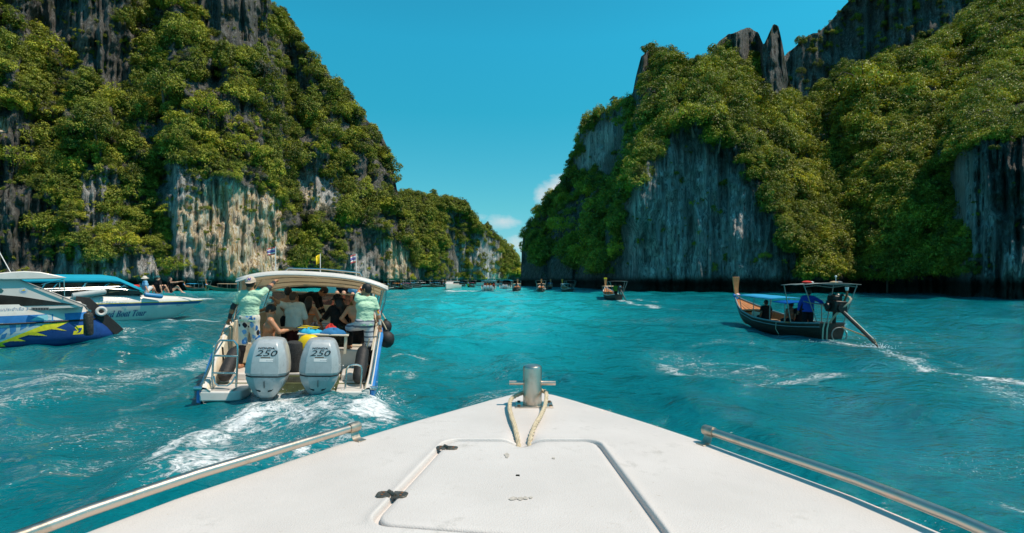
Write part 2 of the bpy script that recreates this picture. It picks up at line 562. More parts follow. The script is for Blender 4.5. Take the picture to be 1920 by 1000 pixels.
def r_bulge(u, v):
    b = 9 * smooth(1196, 1150, u + (v - 300) * 0.32) * smooth(545, 430, v)          # the shoulder behind the prow
    b = b + 11 * np.exp(-((u - 1560 - (v - 300) * 0.25) / 60) ** 2) * smooth(120, 260, v)   # wooded gully
    b = b - 9 * smooth(1775, 1815, u + (v - 400) * -0.05) * smooth(200, 280, v)       # near rock buttress
    b = b - 4 * np.exp(-((u - 1305) / 90) ** 2 - ((v - 235) / 30) ** 2)             # brow over the wall
    b = b - 9 * np.exp(-((u - 1195 - (400 - v) * 0.2) / 45) ** 2) * smooth(470, 380, v) * smooth(240, 300, v)
    b = b + 40 * smooth(262, 130, v) * smooth(1740, 1830, u)                          # made-up ledge above the buttress, set back to let sun into the gully
    return b


cliff('right_cliff', 976, 2260, 2.6,
      [(976, 532), (979, 450), (985, 432), (1000, 412), (1010, 392), (1030, 366), (1058, 330), (1072, 296), (1088, 245), (1100, 224), (1130, 206), (1160, 190), (1186, 176),
       (1193, 140), (1202, 106), (1216, 95), (1240, 96), (1262, 104), (1285, 120), (1310, 118), (1336, 104), (1346, 78), (1372, 62), (1400, 52), (1422, 58), (1432, 82),
       (1440, 66), (1450, 46), (1460, 50), (1468, 84), (1476, 132), (1490, 190), (1508, 208), (1530, 168), (1550, 148), (1590, 128), (1640, 112), (1690, 98), (1748, 72), (1800, 36),
       (1842, 0), (1900, -30), (2000, -40), (2260, 60)],
      [(976, 176), (1050, 138), (1140, 108), (1200, 92), (1300, 88), (1420, 86), (1500, 82), (1600, 76), (1760, 70), (1830, 64), (1920, 60), (2260, 52)],
      R_ROCKS, 1.08, 9.0, 1.6, 51, [], R_PALE, bulge=r_bulge, nv=190, jag=4, back=30)
cliff('back_ridge', 1440, 2260, 4.0,
      [(1440, 140), (1470, 108), (1482, 94), (1500, 76), (1530, 63), (1560, 36), (1582, 10), (1605, -8), (1700, -70), (1900, -150), (2260, -220)],
      [(1440, 190), (1700, 170), (2260, 150)], [([(1430, 120), (1482, 96), (1530, 68), (1600, 4), (1800, -60), (1860, 10), (1720, 90), (1570, 150), (1500, 230), (1430, 220)], 9)], 3.5, 9.0, 1.4, 77,
      [], [], nv=120, jag=5, back=60)


def scatter(name, du, dens, size, count, seed, tuft=0.0, keep=None, rock_keep=0.05, gap=9.0, green_keep=1.0):
    """crowns standing on a cliff, dense on the ledges and sparse on bare rock: (position, radius, yaw, kind)"""
    C = CLIFFS[name]
    g = np.random.default_rng(seed)
    nv, nu = C['rock'].shape
    out = []
    P, rock = C['P'], C['rock']
    # even out over the picture area: columns differ in height
    hgt = np.clip(C['vb'] - C['vt'], 1, None)
    pu = hgt / hgt.sum()
    cols = g.choice(nu, size=count, p=pu)
    rows = g.integers(0, nv, size=count)
    accp = g.uniform(0, 1, count)
    for i in range(count):
        c, r = cols[i], rows[i]
        p = P[r, c]
        if p[2] < 2.6:
            continue
        rk = rock[r, c]
        if accp[i] > (1 - rk) * green_keep + rk * rock_keep:
            continue
        u, v = C['U'][c], C['V'][r, c]
        gapn = float(fbm(np.array([u / 26.0]), np.array([v / 34.0]), seed, 3)[0])
        if gapn > gap and accp[i] > 0.12 and v - C['vt'][c] > 34:
            continue
        if u < -60 or u > 1990 or v < -60:
            continue
        s = size * (0.45 + 1.25 * g.uniform(0, 1) ** 1.6) * (p[1] / 100) ** 0.7
        if rk > 0.5:
            s *= 0.5
        top = (v - C['vt'][c])
        if top < 16:
            s *= 0.6
        out.append((p[0], p[1] - s * 0.15, p[2] - s * 0.1, s, g.uniform(0, 6.28), c, r))
    return out


WEIGHTS = np.array([5, 4, 4, 4, 4, 2.2, 0.5])


def foliage(name, label, pts, protos, weights, seed):
    """many crowns as one body of foliage: points carry size, turn and kind, geometry nodes stand a crown on each"""
    g = np.random.default_rng(seed)
    n = len(pts)
    A = np.array([p[:5] for p in pts])
    me = bpy.data.meshes.new(name)
    me.vertices.add(n)
    me.vertices.foreach_set('co', A[:, :3].astype(np.float32).ravel())
    attr(me, 'size', A[:, 3])
    attr(me, 'turn', A[:, 4])
    attr(me, 'squash', g.uniform(0.75, 1.25, n))
    attr(me, 'lean', g.uniform(-0.05, 0.35, n))
    kind = me.attributes.new('kind_id', 'INT', 'POINT')
    kind.data.foreach_set('value', g.choice(len(protos), size=n, p=np.array(weights) / sum(weights)).astype(np.int32))
    ob = link(bpy.data.objects.new(name, me))
    tag(ob, label, 'foliage', kind='stuff')
    ng = bpy.data.node_groups.new(name, 'GeometryNodeTree')
    ng.interface.new_socket('Geometry', in_out='INPUT', socket_type='NodeSocketGeometry')
    ng.interface.new_socket('Geometry', in_out='OUTPUT', socket_type='NodeSocketGeometry')
    N, L = ng.nodes, ng.links
    gi, go = N.new('NodeGroupInput'), N.new('NodeGroupOutput')
    m2p = N.new('GeometryNodeMeshToPoints')
    L.new(gi.outputs[0], m2p.inputs[0])
    gti = N.new('GeometryNodeGeometryToInstance')
    for me_p in reversed(protos):
        po = bpy.data.objects.get('src_' + me_p.name) or bpy.data.objects.new('src_' + me_p.name, me_p)
        oi = N.new('GeometryNodeObjectInfo')
        oi.inputs[0].default_value = po
        oi.inputs['As Instance'].default_value = True
        L.new(oi.outputs['Geometry'], gti.inputs[0])
    iop = N.new('GeometryNodeInstanceOnPoints')
    iop.inputs['Pick Instance'].default_value = True

    def na(nm, typ='FLOAT'):
        x = N.new('GeometryNodeInputNamedAttribute')
        x.data_type = typ
        x.inputs[0].default_value = nm
        return x.outputs[0]
    rot = N.new('ShaderNodeCombineXYZ')
    L.new(na('lean'), rot.inputs[0])
    L.new(na('turn'), rot.inputs[2])
    e2r = N.new('FunctionNodeEulerToRotation')
    L.new(rot.outputs[0], e2r.inputs[0])
    sz = na('size')
    mul = N.new('ShaderNodeMath')
    mul.operation = 'MULTIPLY'
    L.new(sz, mul.inputs[0])
    L.new(na('squash'), mul.inputs[1])
    scl = N.new('ShaderNodeCombineXYZ')
    L.new(sz, scl.inputs[0])
    L.new(sz, scl.inputs[1])
    L.new(mul.outputs[0], scl.inputs[2])
    L.new(m2p.outputs[0], iop.inputs['Points'])
    L.new(gti.outputs[0], iop.inputs['Instance'])
    L.new(na('kind_id', 'INT'), iop.inputs['Instance Index'])
    L.new(e2r.outputs[0], iop.inputs['Rotation'])
    L.new(scl.outputs[0], iop.inputs['Scale'])
    L.new(iop.outputs[0], go.inputs[0])
    md = ob.modifiers.new('crowns', 'NODES')
    md.node_group = ng
    return ob


W7 = (5, 4, 4, 4, 4, 2.0, 0.5)
foliage('left_jungle', 'dense green jungle clinging to the sunlit left cliff', scatter('left_cliff', 0, 1, 1.8, 9000, 5, rock_keep=0.0, gap=0.515), CROWNS, (5, 4, 4, 4, 4, 2.6, 0.8), 5)
foliage('left_scrub', 'small tufts and ferns on the bare rock of the left cliff', scatter('left_cliff', 0, 1, 1.25, 6000, 15, rock_keep=0.36, green_keep=0.4), TUFTS + CROWNS[:2], (3, 4, 1.2, 1.5, 1.5), 6)
foliage('far_jungle', 'green jungle over the low far headland at the end of the strait', scatter('far_headland', 0, 1, 1.6, 2600, 25, rock_keep=0.25), CROWNS, W7, 7)
foliage('right_jungle', 'thick yellow-green jungle over the shaded right cliff', scatter('right_cliff', 0, 1, 1.95, 11500, 35, rock_keep=0.0, gap=0.60), CROWNS, (4, 4, 3, 4, 4, 4.5, 0.3), 8)
foliage('right_scrub', 'small shrubs and tufts on the rock walls of the right cliff', scatter('right_cliff', 0, 1, 1.3, 4000, 45, rock_keep=0.10, green_keep=0.6), TUFTS + CROWNS[:2], (2, 4, 0.6, 2, 2), 9)
foliage('ridge_jungle', 'dark green scrub on the high ridge behind the right cliff', scatter('back_ridge', 0, 1, 1.7, 4200, 55, rock_keep=0.42), CROWNS, W7, 10)
# ------------------------------------------------------------------ water
def seg_dist(u, v, pts):
    d = np.full(u.shape, 1e9)
    for (x1, y1), (x2, y2) in zip(pts[:-1], pts[1:]):
        ex, ey = x2 - x1, y2 - y1
        t = np.clip(((u - x1) * ex + (v - y1) * ey) / (ex * ex + ey * ey + 1e-9), 0, 1)
        d = np.minimum(d, np.hypot(u - x1 - t * ex, v - y1 - t * ey))
    return d


def sea_xy(pts):
    return [tuple(at_z(u, v)[:2]) for (u, v) in pts]


# foam streaks and wakes as paths over the sea: (path, half width in metres, strength)
FOAM_PATHS = [
    (sea_xy([(0, 735), (120, 722), (250, 702), (330, 684), (400, 668)]), 0.75, 0.60), (sea_xy([(20, 690), (90, 694), (160, 690)]), 1.1, 0.42),
    (sea_xy([(0, 762), (160, 738), (300, 706)]), 0.6, 0.44),
    (sea_xy([(322, 601), (372, 599), (424, 597)]), 0.30, 0.95), (sea_xy([(220, 617), (300, 607), (330, 603)]), 0.2, 0.6), (sea_xy([(376, 564), (440, 562)]), 0.7, 0.95),
    (sea_xy([(1246, 672), (1275, 690), (1310, 706), (1380, 714), (1470, 717), (1565, 714)]), 0.30, 0.60), (sea_xy([(1280, 672), (1350, 671), (1420, 676), (1440, 684), (1390, 690)]), 0.3, 0.5), (sea_xy([(1270, 660), (1340, 690), (1470, 702)]), 1.0, 0.34),
    (sea_xy([(1300, 650), (1350, 640), (1420, 645)]), 0.2, 0.35), (sea_xy([(1330, 725), (1450, 732)]), 0.25, 0.35),
    (sea_xy([(1545, 641), (1600, 646), (1640, 655), (1700, 676), (1770, 696)]), 0.38, 0.60), (sea_xy([(1770, 696), (1830, 710), (1925, 724)]), 0.65, 0.85),
    (sea_xy([(1640, 652), (1720, 662), (1830, 690)]), 0.2, 0.4), (sea_xy([(1800, 700), (1880, 740), (1930, 775)]), 0.6, 0.45), (sea_xy([(1880, 940), (1920, 960)]), 0.2, 0.45),
    (sea_xy([(1162, 563), (1200, 571), (1262, 583)]), 0.5, 0.7), (sea_xy([(1122, 562), (1140, 566)]), 0.4, 0.6), (sea_xy([(1180, 562), (1230, 567)]), 0.4, 0.5),
    (sea_xy([(735, 664), (762, 658), (800, 663)]), 0.13, 0.6), (sea_xy([(728, 690), (770, 682), (768, 700)]), 0.16, 0.55), (sea_xy([(722, 720), (760, 760), (820, 800)]), 0.3, 0.4),
    (sea_xy([(735, 577), (790, 577)]), 0.4, 0.6), (sea_xy([(842, 547), (858, 548), (890, 545)]), 1.0, 1.0), (sea_xy([(885, 548), (905, 548.4), (930, 547)]), 0.8, 1.0),
    (sea_xy([(945, 543.5), (962, 543.8), (980, 543)]), 1.0, 0.8), (sea_xy([(958, 547), (975, 547)]), 0.6, 0.8), (sea_xy([(1000, 547), (1030, 548)]), 0.4, 0.5),
    (sea_xy([(1055, 547), (1085, 548)]), 0.4, 0.5), (sea_xy([(370, 640), (350, 660), (300, 668)]), 0.2, 0.5), (sea_xy([(375, 725), (300, 745)]), 0.2, 0.3),
    (sea_xy([(0, 932), (50, 915), (110, 900)]), 0.05, 0.4), (sea_xy([(290, 890), (340, 850), (420, 815), (500, 770)]), 0.16, 0.85),
    (sea_xy([(0, 650), (90, 640), (190, 634)]), 0.12, 0.5), (sea_xy([(215, 603), (300, 595), (335, 586)]), 0.12, 0.35)]
WASH = sea_xy([(462, 742), (700, 742), (735, 770), (760, 830), (560, 910), (230, 925), (300, 880), (400, 820), (490, 770)])


def build_water():
    ang = np.concatenate([np.linspace(-180, -58, 40)[:-1], np.linspace(-58, 58, 760), np.linspace(58, 180, 40)[1:]])
    rad = np.concatenate([[0.02, 0.8, 1.6, 2.4], np.geomspace(3.0, 200, 470), np.geomspace(210, 4000, 24)])
    A, Rr = np.meshgrid(np.radians(ang), rad)
    X, Y = Rr * np.sin(A), Rr * np.cos(A)
    # wave field
    g = np.random.default_rng(3)
    wx = X + 1.2 * (fbm(X / 5, Y / 5, 60, 3) - 0.5) * 2
    wy = Y + 1.2 * (fbm(X / 5, Y / 5, 61, 3) - 0.5) * 2
    Z = np.zeros(X.shape)
    step = Rr * 0.011
    for i in range(46):
        lam = 0.42 * (1.11 ** i) * g.uniform(0.9, 1.1)
        if lam > 16:
            break
        th = math.radians(g.normal(62, 34))
        amp = 0.0035 * lam if lam < 0.6 else (0.0085 * lam if lam < 3 else 0.0085 * 3 * (lam / 3) ** 0.3)
        fade = smooth(0.18, 0.5, lam / (step + 1e-6) * 0.12)
        Z += amp * fade * np.sin((wx * math.cos(th) + wy * math.sin(th)) * 2 * math.pi / lam + g.uniform(0, 6.28)) * 1.12
    Z += 0.05 * (fbm(X / 1.1, Y / 0.7, 70, 4) - 0.5) * smooth(120, 30, Rr)
    foam = np.zeros(X.shape)
    near = (Rr < 260)
    for (pts, w, s) in FOAM_PATHS:
        d = seg_dist(X, Y, pts)
        wv = w * (0.5 + 1.1 * fbm(X / (w * 3), Y / (w * 3), 80, 3))
        foam = np.maximum(foam, s * np.exp(-(d / wv) ** 2))
    # wash behind the twin outboards: churned, raised, brightest along its port edge and at the propellers
    dW = poly_dist(X + 0.5 * (fbm(X * 1.1, Y * 1.1, 90, 3) - 0.5), Y + 0.8 * (fbm(X * 1.1, Y * 1.1, 91, 3) - 0.5), WASH)
    inW = smooth(-0.15, 0.35, dW)
    edge = np.exp(-((dW - 0.22) / 0.32) ** 2)
    churn = fbm(X * 1.5, Y * 1.1, 92, 5, 0.6)
    prop = np.exp(-((X + 3.15) / 1.0) ** 2 - ((Y - 7.55) / 0.75) ** 2)
    foam = np.maximum(foam, np.clip(inW * (0.24 + 0.40 * smooth(0.42, 0.62, churn)) + edge * 0.28 + prop * 0.38, 0, 1.1) * smooth(-0.3, 0.1, dW))
    Z += inW * (0.10 * (fbm(X * 2.2, Y * 2.2, 95, 5, 0.62) - 0.45) + 0.01) + prop * (0.0 + 0.2 * (fbm(X * 3.2, Y * 3.2, 96, 5, 0.65) - 0.4)) + edge * 0.04 * (dW > -0.4)
    # scattered flecks
    fl = smooth(0.48, 0.72, fbm(X / 2.2, Y / 1.6, 97, 3)) * smooth(20, 6, Rr) * (X < 0.5)
    foam = np.maximum(foam, fl * 0.42)
    fl = smooth(0.60, 0.75, fbm(X / 7.0, Y / 4.0, 98, 3)) * smooth(60, 12, Rr)
    foam = np.maximum(foam, fl * 0.30)
    shallow = np.exp(-((X / Y.clip(1) + 0.04) / 0.23) ** 2) * smooth(6, 34, Y) * (0.8 + 0.5 * (fbm(X / 9, Y / 9, 62, 3) - 0.5))
    shallow = np.maximum(shallow, 0.85 * smooth(45, 120, Y) * smooth(0.12, -0.05, X / Y.clip(1)))
    me = mesh_np('water', np.stack([X, Y, Z], -1).reshape(-1, 3), grid_faces(*X.shape)[:, ::-1])
    attr(me, 'foam', foam)
    attr(me, 'shallow', shallow)
    t = NT('sea_water')
    co = t.coord()
    fo = t.attr('foam')
    sh = t.attr('shallow')
    big = t.noise(co, 0.22, 3)
    c = t.mix(t.ramp(big, [(0.35, 0.0), (0.7, 1.0)]), (0.001, 0.112, 0.138), (0.0015, 0.165, 0.198))
    c = t.mix(sh, c, (0.015, 0.50, 0.54))
    # aerated water is paler around foam
    c = t.mix(t.math('MULTIPLY', fo, 0.5, True), c, (0.03, 0.34, 0.38))
    n1 = t.noise(t.mapping(co, (1, 1.6, 1)), 4.5, 6, 0.68, dist=0.6)
    n2 = t.noise(t.mapping(co, (1, 1.4, 1), loc=(4, 2, 0)), 15.0, 5, 0.7, dist=0.4)
    n3 = t.noise(t.mapping(co, (1, 1.5, 1), loc=(9, 5, 0)), 2.4, 5, 0.6, dist=1.6)
    lace = t.math('SUBTRACT', 1.0, t.math('MULTIPLY', t.math('ABSOLUTE', t.math('SUBTRACT', n3, 0.5)), 9.0), True)
    mixn = t.math('ADD', t.math('ADD', t.math('MULTIPLY', n1, 0.42), t.math('MULTIPLY', n2, 0.36)), t.math('MULTIPLY', lace, 0.16))
    mixn = t.math('ADD', t.math('MULTIPLY', t.math('SUBTRACT', mixn, 0.45), 2.7), 0.5)
    f = t.math('MULTIPLY', t.math('SUBTRACT', t.math('ADD', mixn, fo), 1.0), 1.9, True)
    f = t.math('MULTIPLY', f, t.math('MULTIPLY', fo, 5.0, True))
    speck = t.ramp(t.noise(t.mapping(co, (1, 1.8, 1)), 26, 2, 0.5), [(0.69, 0.0), (0.73, 1.0)])
    f = t.math('MAXIMUM', f, t.math('MULTIPLY', speck, t.math('MULTIPLY', t.math('SUBTRACT', fo, 0.06), 5.0, True)))
    col = t.mix(f, c, (0.80, 0.84, 0.85))
    w1 = t.noise(t.mapping(co, (1.0, 1.9, 1), rot=(0, 0, 0.3)), 1.7, 3, 0.5, dist=0.25)
    w2 = t.noise(t.mapping(co, (1.0, 2.2, 1), rot=(0, 0, -0.35)), 9.0, 4, 0.6)
    h = t.math('ADD', w1, t.math('MULTIPLY', w2, 0.2))
    bm = t.bump(h, 1.0, 0.19)
    bm2 = t.bump(t.math('ADD', f, t.math('MULTIPLY', n2, f)), 0.6, 0.05, bm)
    t.bsdf(color=col, rough=t.math('ADD', 0.04, t.math('MULTIPLY', f, 0.6)), ior=1.333, normal=bm2, spec=0.5)
    me.materials.append(t.m)
    ob = link(bpy.data.objects.new('water', me))
    tag(ob, kind='structure')


build_water()
# ------------------------------------------------------------------ mesh builder
class MB:
    def __init__(self):
        self.v, self.f = [], []

    def add(self, verts, faces):
        o = len(self.v)
        self.v += [tuple(p) for p in verts]
        self.f += [tuple(i + o for i in q) for q in faces]
        return self

    def box(self, c, s, rz=0.0, rx=0.0, ry=0.0):
        m = Matrix.Rotation(rz, 3, 'Z') @ Matrix.Rotation(ry, 3, 'Y') @ Matrix.Rotation(rx, 3, 'X')
        vs = [Vector(c) + m @ Vector((x * s[0] / 2, y * s[1] / 2, z * s[2] / 2)) for z in (-1, 1) for y in (-1, 1) for x in (-1, 1)]
        return self.add(vs, [(0, 2, 3, 1), (4, 5, 7, 6), (0, 1, 5, 4), (2, 6, 7, 3), (0, 4, 6, 2), (1, 3, 7, 5)])

    def loft(self, rings, closed=True, caps=True):
        n = len(rings[0])
        vs = [p for r in rings for p in r]
        fs = []
        for i in range(len(rings) - 1):
            for j in range(n if closed else n - 1):
                k = (j + 1) % n
                fs.append((i * n + j, i * n + k, (i + 1) * n + k, (i + 1) * n + j))
        if caps and closed:
            fs.append(tuple(range(n))[::-1])
            fs.append(tuple((len(rings) - 1) * n + j for j in range(n)))
        return self.add(vs, fs)

    def tube(self, path, r, n=8, caps=True):
        """a round bar along a path; r may be one radius or one for each point"""
        P = [Vector(p) for p in path]
        rr = r if isinstance(r, (list, tuple)) else [r] * len(P)
        rings = []
        up = Vector((0, 0, 1))
        prev = None
        for i, p in enumerate(P):
            d = (P[min(i + 1, len(P) - 1)] - P[max(i - 1, 0)]).normalized()
            if prev is None:
                a = d.cross(up)
                if a.length < 1e-3:
                    a = d.cross(Vector((0, 1, 0)))
            else:
                a = prev - d * prev.dot(d)
            a.normalize()
            prev = a
            b = d.cross(a)
            rings.append([p + (a * math.cos(2 * math.pi * k / n) + b * math.sin(2 * math.pi * k / n)) * rr[i] for k in range(n)])
        return self.loft(rings, True, caps)

    def cyl(self, a, b, r, n=16, r2=None):
        return self.tube([a, b], [r, r if r2 is None else r2], n)

    def ball(self, c, r, n=10, m=7):
        rx, ry, rz = r if isinstance(r, (tuple, list)) else (r, r, r)
        rings = []
        for i in range(m + 1):
            t = -math.pi / 2 + math.pi * (i / m) * 0.98 + 0.03
            rings.append([(c[0] + rx * math.cos(t) * math.cos(2 * math.pi * k / n), c[1] + ry * math.cos(t) * math.sin(2 * math.pi * k / n), c[2] + rz * math.sin(t)) for k in range(n)])
        return self.loft(rings)

    def plate(self, pts, th, nrm):
        """a flat outline given thickness along nrm"""
        nrm = Vector(nrm).normalized() * th
        a = [Vector(p) for p in pts]
        return self.loft([a, [p + nrm for p in a]])

    def sheet(self, grid):
        nr, nc = len(grid), len(grid[0])
        return self.add([p for r in grid for p in r], [(i * nc + j, i * nc + j + 1, (i + 1) * nc + j + 1, (i + 1) * nc + j) for i in range(nr - 1) for j in range(nc - 1)])

    def build(self, name, m, parent=None, ang=38, bevel=0.0, solid=0.0, seg=2, weld=False):
        me = bpy.data.meshes.new(name)
        me.from_pydata([tuple(p) for p in self.v], [], self.f)
        bm = bmesh.new()
        bm.from_mesh(me)
        if weld:
            bmesh.ops.remove_doubles(bm, verts=bm.verts, dist=1e-5)
        bmesh.ops.recalc_face_normals(bm, faces=bm.faces)
        bm.to_mesh(me)
        bm.free()
        for p in me.polygons:
            p.use_smooth = True
        me.set_sharp_from_angle(angle=R(ang))
        me.materials.append(m)
        o = link(bpy.data.objects.new(name, me), parent)
        if solid:
            md = o.modifiers.new('thickness', 'SOLIDIFY')
            md.thickness = solid
            md.offset = 0
        if bevel:
            md = o.modifiers.new('edge', 'BEVEL')
            md.width = bevel
            md.segments = seg
            md.limit_method = 'ANGLE'
            md.angle_limit = R(35)
            md.harden_normals = False
        return o


def empty(name, loc=(0, 0, 0), rz=0.0, ry=0.0, rx=0.0):
    o = bpy.data.objects.new(name, None)
    o.empty_display_size = 0.2
    link(o)
    o.rotation_mode = 'ZXY'
    o.location = loc
    o.rotation_euler = (rx, ry, rz)
    return o


def text_part(name, body, size, m, parent, loc, rot, shear=0.0, sx=1.0, depth=0.002, align='CENTER', bold=0.0):
    """lettering as a thin raised mesh"""
    cu = bpy.data.curves.new(name, 'FONT')
    cu.body = body
    cu.size = size
    cu.shear = shear
    cu.align_x = align
    cu.align_y = 'CENTER'
    cu.extrude = depth
    cu.offset = bold
    cu.resolution_u = 3
    tmp = bpy.data.objects.new('tmp_text', cu)
    COL.objects.link(tmp)
    dg = bpy.context.evaluated_depsgraph_get()
    me = bpy.data.meshes.new_from_object(tmp.evaluated_get(dg))
    bpy.data.objects.remove(tmp)
    bpy.data.curves.remove(cu)
    me.name = name
    me.materials.clear()
    me.materials.append(m)
    o = link(bpy.data.objects.new(name, me), parent)
    o.location = loc
    o.rotation_euler = rot
    o.scale = (sx, 1, 1)
    return o


def stainless():
    t = NT('stainless_steel')
    co = t.coord()
    n = t.noise(co, 26, 5, 0.65)
    stain = t.ramp(t.noise(co, 9, 6, 0.7), [(0.55, 0.0), (0.72, 1.0)])
    c = t.mix(t.math('MULTIPLY', stain, 0.55), (0.60, 0.51, 0.43), (0.32, 0.21, 0.12))
    t.bsdf(color=c, rough=t.math('ADD', 0.24, t.math('MULTIPLY', n, 0.22)), metal=1.0, normal=t.bump(t.noise(t.mapping(co, (1, 1, 1)), 140, 3), 0.12, 0.002))
    return t.m


def gelcoat():
    t = NT('deck_gelcoat')
    co = t.coord()
    big = t.noise(co, 2.2, 5, 0.6)
    sm = t.noise(co, 14, 6, 0.7)
    c = t.mix(t.ramp(big, [(0.35, 0.0), (0.7, 1.0)]), (0.565, 0.53, 0.505), (0.64, 0.60, 0.575))
    smud = t.math('MULTIPLY', t.ramp(sm, [(0.55, 0.0), (0.74, 1.0)]), t.ramp(big, [(0.42, 0.0), (0.62, 1.0)]))
    c = t.mix(t.math('MULTIPLY', smud, 0.6), c, (0.36, 0.34, 0.31))
    spk = t.ramp(t.noise(co, 70, 2), [(0.70, 0.0), (0.76, 1.0)])
    c = t.mix(t.math('MULTIPLY', spk, 0.35), c, (0.35, 0.27, 0.17))
    weave = t.new('ShaderNodeTexVoronoi', {'Vector': co, 'Scale': 210.0}).outputs[0]
    h = t.math('ADD', weave, t.math('MULTIPLY', t.noise(co, 5, 3), 2.0))
    t.bsdf(color=c, rough=t.math('ADD', 0.42, t.math('MULTIPLY', sm, 0.2)), normal=t.bump(h, 0.22, 0.004), spec=0.35)
    return t.m


STEEL = stainless()
GEL = gelcoat()
BRONZE = mat('weathered_bronze', (0.16, 0.15, 0.13), 0.5, 0.75, var=0.5, scale=30, dirt=0.7, dirtcol=(0.30, 0.12, 0.04), bump=0.4, bscale=90)
ROPE = mat('rope_fibre', (0.62, 0.52, 0.36), 0.9, var=0.25, scale=60, dirt=0.5, dirtcol=(0.28, 0.10, 0.05), bump=0.5, bscale=300)
WARM = mat('warm_worn_steel', (0.52, 0.43, 0.34), 0.38, 0.9, var=0.3, scale=30, dirt=0.3, dirtcol=(0.2, 0.1, 0.04))
CHROME = mat('polished_tube', (0.66, 0.66, 0.64), 0.22, 1.0, var=0.15, scale=14)


# ------------------------------------------------------------------ the boat under the camera
def build_own_boat():
    root = empty('motor_boat', (0, 0, 0))
    tag(root, 'bare white foredeck of the motor boat in the foreground with steel side rails', 'boat')
    DZ = 1.45
    axis = lambda s: -0.1 + 0.072 * (3.15 - s)
    half = interp([(0, 0.03), (0.02, 0.075), (0.06, 0.13), (0.2, 0.245), (0.66, 0.585), (0.93, 0.765), (1.5, 1.095), (1.76, 1.205), (2.3, 1.36), (3.2, 1.46), (5.0, 1.52), (6.4, 1.52)])
    ss = [0, 0.02, 0.06, 0.12, 0.2, 0.35, 0.5, 0.66, 0.8, 0.93, 1.2, 1.5, 1.76, 2.3, 3.2, 4.2, 5.2, 6.4]
    # hull sides, flaring from a raked stem
    rings = []
    for s in ss:
        h = float(half(s))
        y = 3.15 - s
        ring = []
        for (k, z) in ((1.0, DZ - 0.03), (1.025, DZ - 0.05), (1.025, DZ - 0.11), (0.99, DZ - 0.14), (0.9, 1.0), (0.78, 0.5), (0.62, 0.12), (0.0, -0.45)):
            rake = (DZ - z) * 0.62 * math.exp(-s / 1.3)
            ring.append((k * h, y - rake, z))
        ring = [(axis(s) + x, yy, z) for (x, yy, z) in ring] + [(axis(s) - x, yy, z) for (x, yy, z) in ring[::-1][1:]]
        rings.append(ring)
    MB().loft(rings, closed=False).build('hull', GEL, root, 30)
    # deck: rings of points from the rubbing edge in to the hatch opening
    N = 320
    hc = Vector((0.02, 1.80))
    edge = []
    for s in np.concatenate([np.linspace(0, 0.2, 24), np.linspace(0.22, 6.4, 120)]):
        edge.append(Vector((axis(s) + float(half(s)), 3.15 - s)))
    left = []
    for s in np.concatenate([np.linspace(0, 0.2, 24), np.linspace(0.22, 6.4, 120)]):
        left.append(Vector((axis(s) - float(half(s)), 3.15 - s)))
    outline = left[::-1] + edge
    hp = [Vector((-0.285, 2.205)), Vector((0.37, 2.205)), Vector((0.43, 1.30)), Vector((-0.415, 1.435))]

    def rounded(poly, r, off=0.0):
        c = sum(poly, Vector((0, 0))) / len(poly)
        out = []
        n = len(poly)
        for i in range(n):
            p, a, b = poly[i], poly[i - 1], poly[(i + 1) % n]
            da, db = (a - p).normalized(), (b - p).normalized()
            ang = da.angle(db)
            dist = r / math.tan(ang / 2)
            cen = p + (da + db).normalized() * (r / math.sin(ang / 2))
            s0, s1 = p + da * dist, p + db * dist
            a0 = math.atan2(s0.y - cen.y, s0.x - cen.x)
            a1 = math.atan2(s1.y - cen.y, s1.x - cen.x)
            dlt = (a1 - a0 + math.pi) % (2 * math.pi) - math.pi
            for k in range(9):
                t = a0 + dlt * k / 8
                out.append(cen + Vector((math.cos(t), math.sin(t))) * (r + off))
        return out

    def polar(poly):
        """radius of an outline in N directions around the hatch centre"""
        ang = np.linspace(0, 2 * math.pi, N, endpoint=False)
        res = np.full(N, 0.0)
        dx, dy = np.cos(ang), np.sin(ang)
        for i in range(len(poly)):
            a, b = poly[i] - hc, poly[(i + 1) % len(poly)] - hc
            e = b - a
            den = dx * e.y - dy * e.x
            with np.errstate(divide='ignore', invalid='ignore'):
                t = (a.x * e.y - a.y * e.x) / den
                w = (a.x * dy - a.y * dx) / den
            ok = (w >= -1e-6) & (w <= 1 + 1e-6) & (t > 0)
            res = np.where(ok & (t > res), t, res)
        return ang, res

    ang, r_out = polar(outline)
    _, r_h = polar(rounded(hp, 0.075))
    _, r_lid = polar(rounded(hp, 0.075, -0.019))

    def dimple(x, y):
        return -0.034 * math.exp(-(((x - 0.045) / 0.05) ** 2 + ((y - 2.215) / 0.075) ** 2))

    def ring_at(rad, z):
        out = []
        for a, r in zip(ang, rad):
            x, y = hc.x + math.cos(a) * r, hc.y + math.sin(a) * r
            crown = 0.012 * (1 - min(1, abs(x - 0.05) / 1.4) ** 2)
            out.append((x, y, DZ + z + crown + dimple(x, y)))
        return out
    rr = [ring_at(r_out, -0.035), ring_at(r_out - 0.004, -0.016), ring_at(r_out - 0.016, -0.003), ring_at(r_out - 0.035, 0)]
    for k in np.linspace(0.06, 1, 26):
        rr.append(ring_at((r_out - 0.035) * (1 - k) + (r_h + 0.05) * k, 0))
    rr += [ring_at(r_h + 0.03, 0.001), ring_at(r_h + 0.02, 0.003), ring_at(r_h + 0.010, 0.005), ring_at(r_h + 0.004, 0.004), ring_at(r_h, 0.0),
           ring_at(r_h - 0.004, -0.016), ring_at(r_h - 0.03, -0.018)]
    MB().loft(rr, True, caps=False).build('deck', GEL, root, 60)
    lid = [ring_at(r_lid - 0.004, -0.018), ring_at(r_lid, -0.008), ring_at(r_lid - 0.004, -0.002), ring_at(r_lid - 0.012, 0.001)]
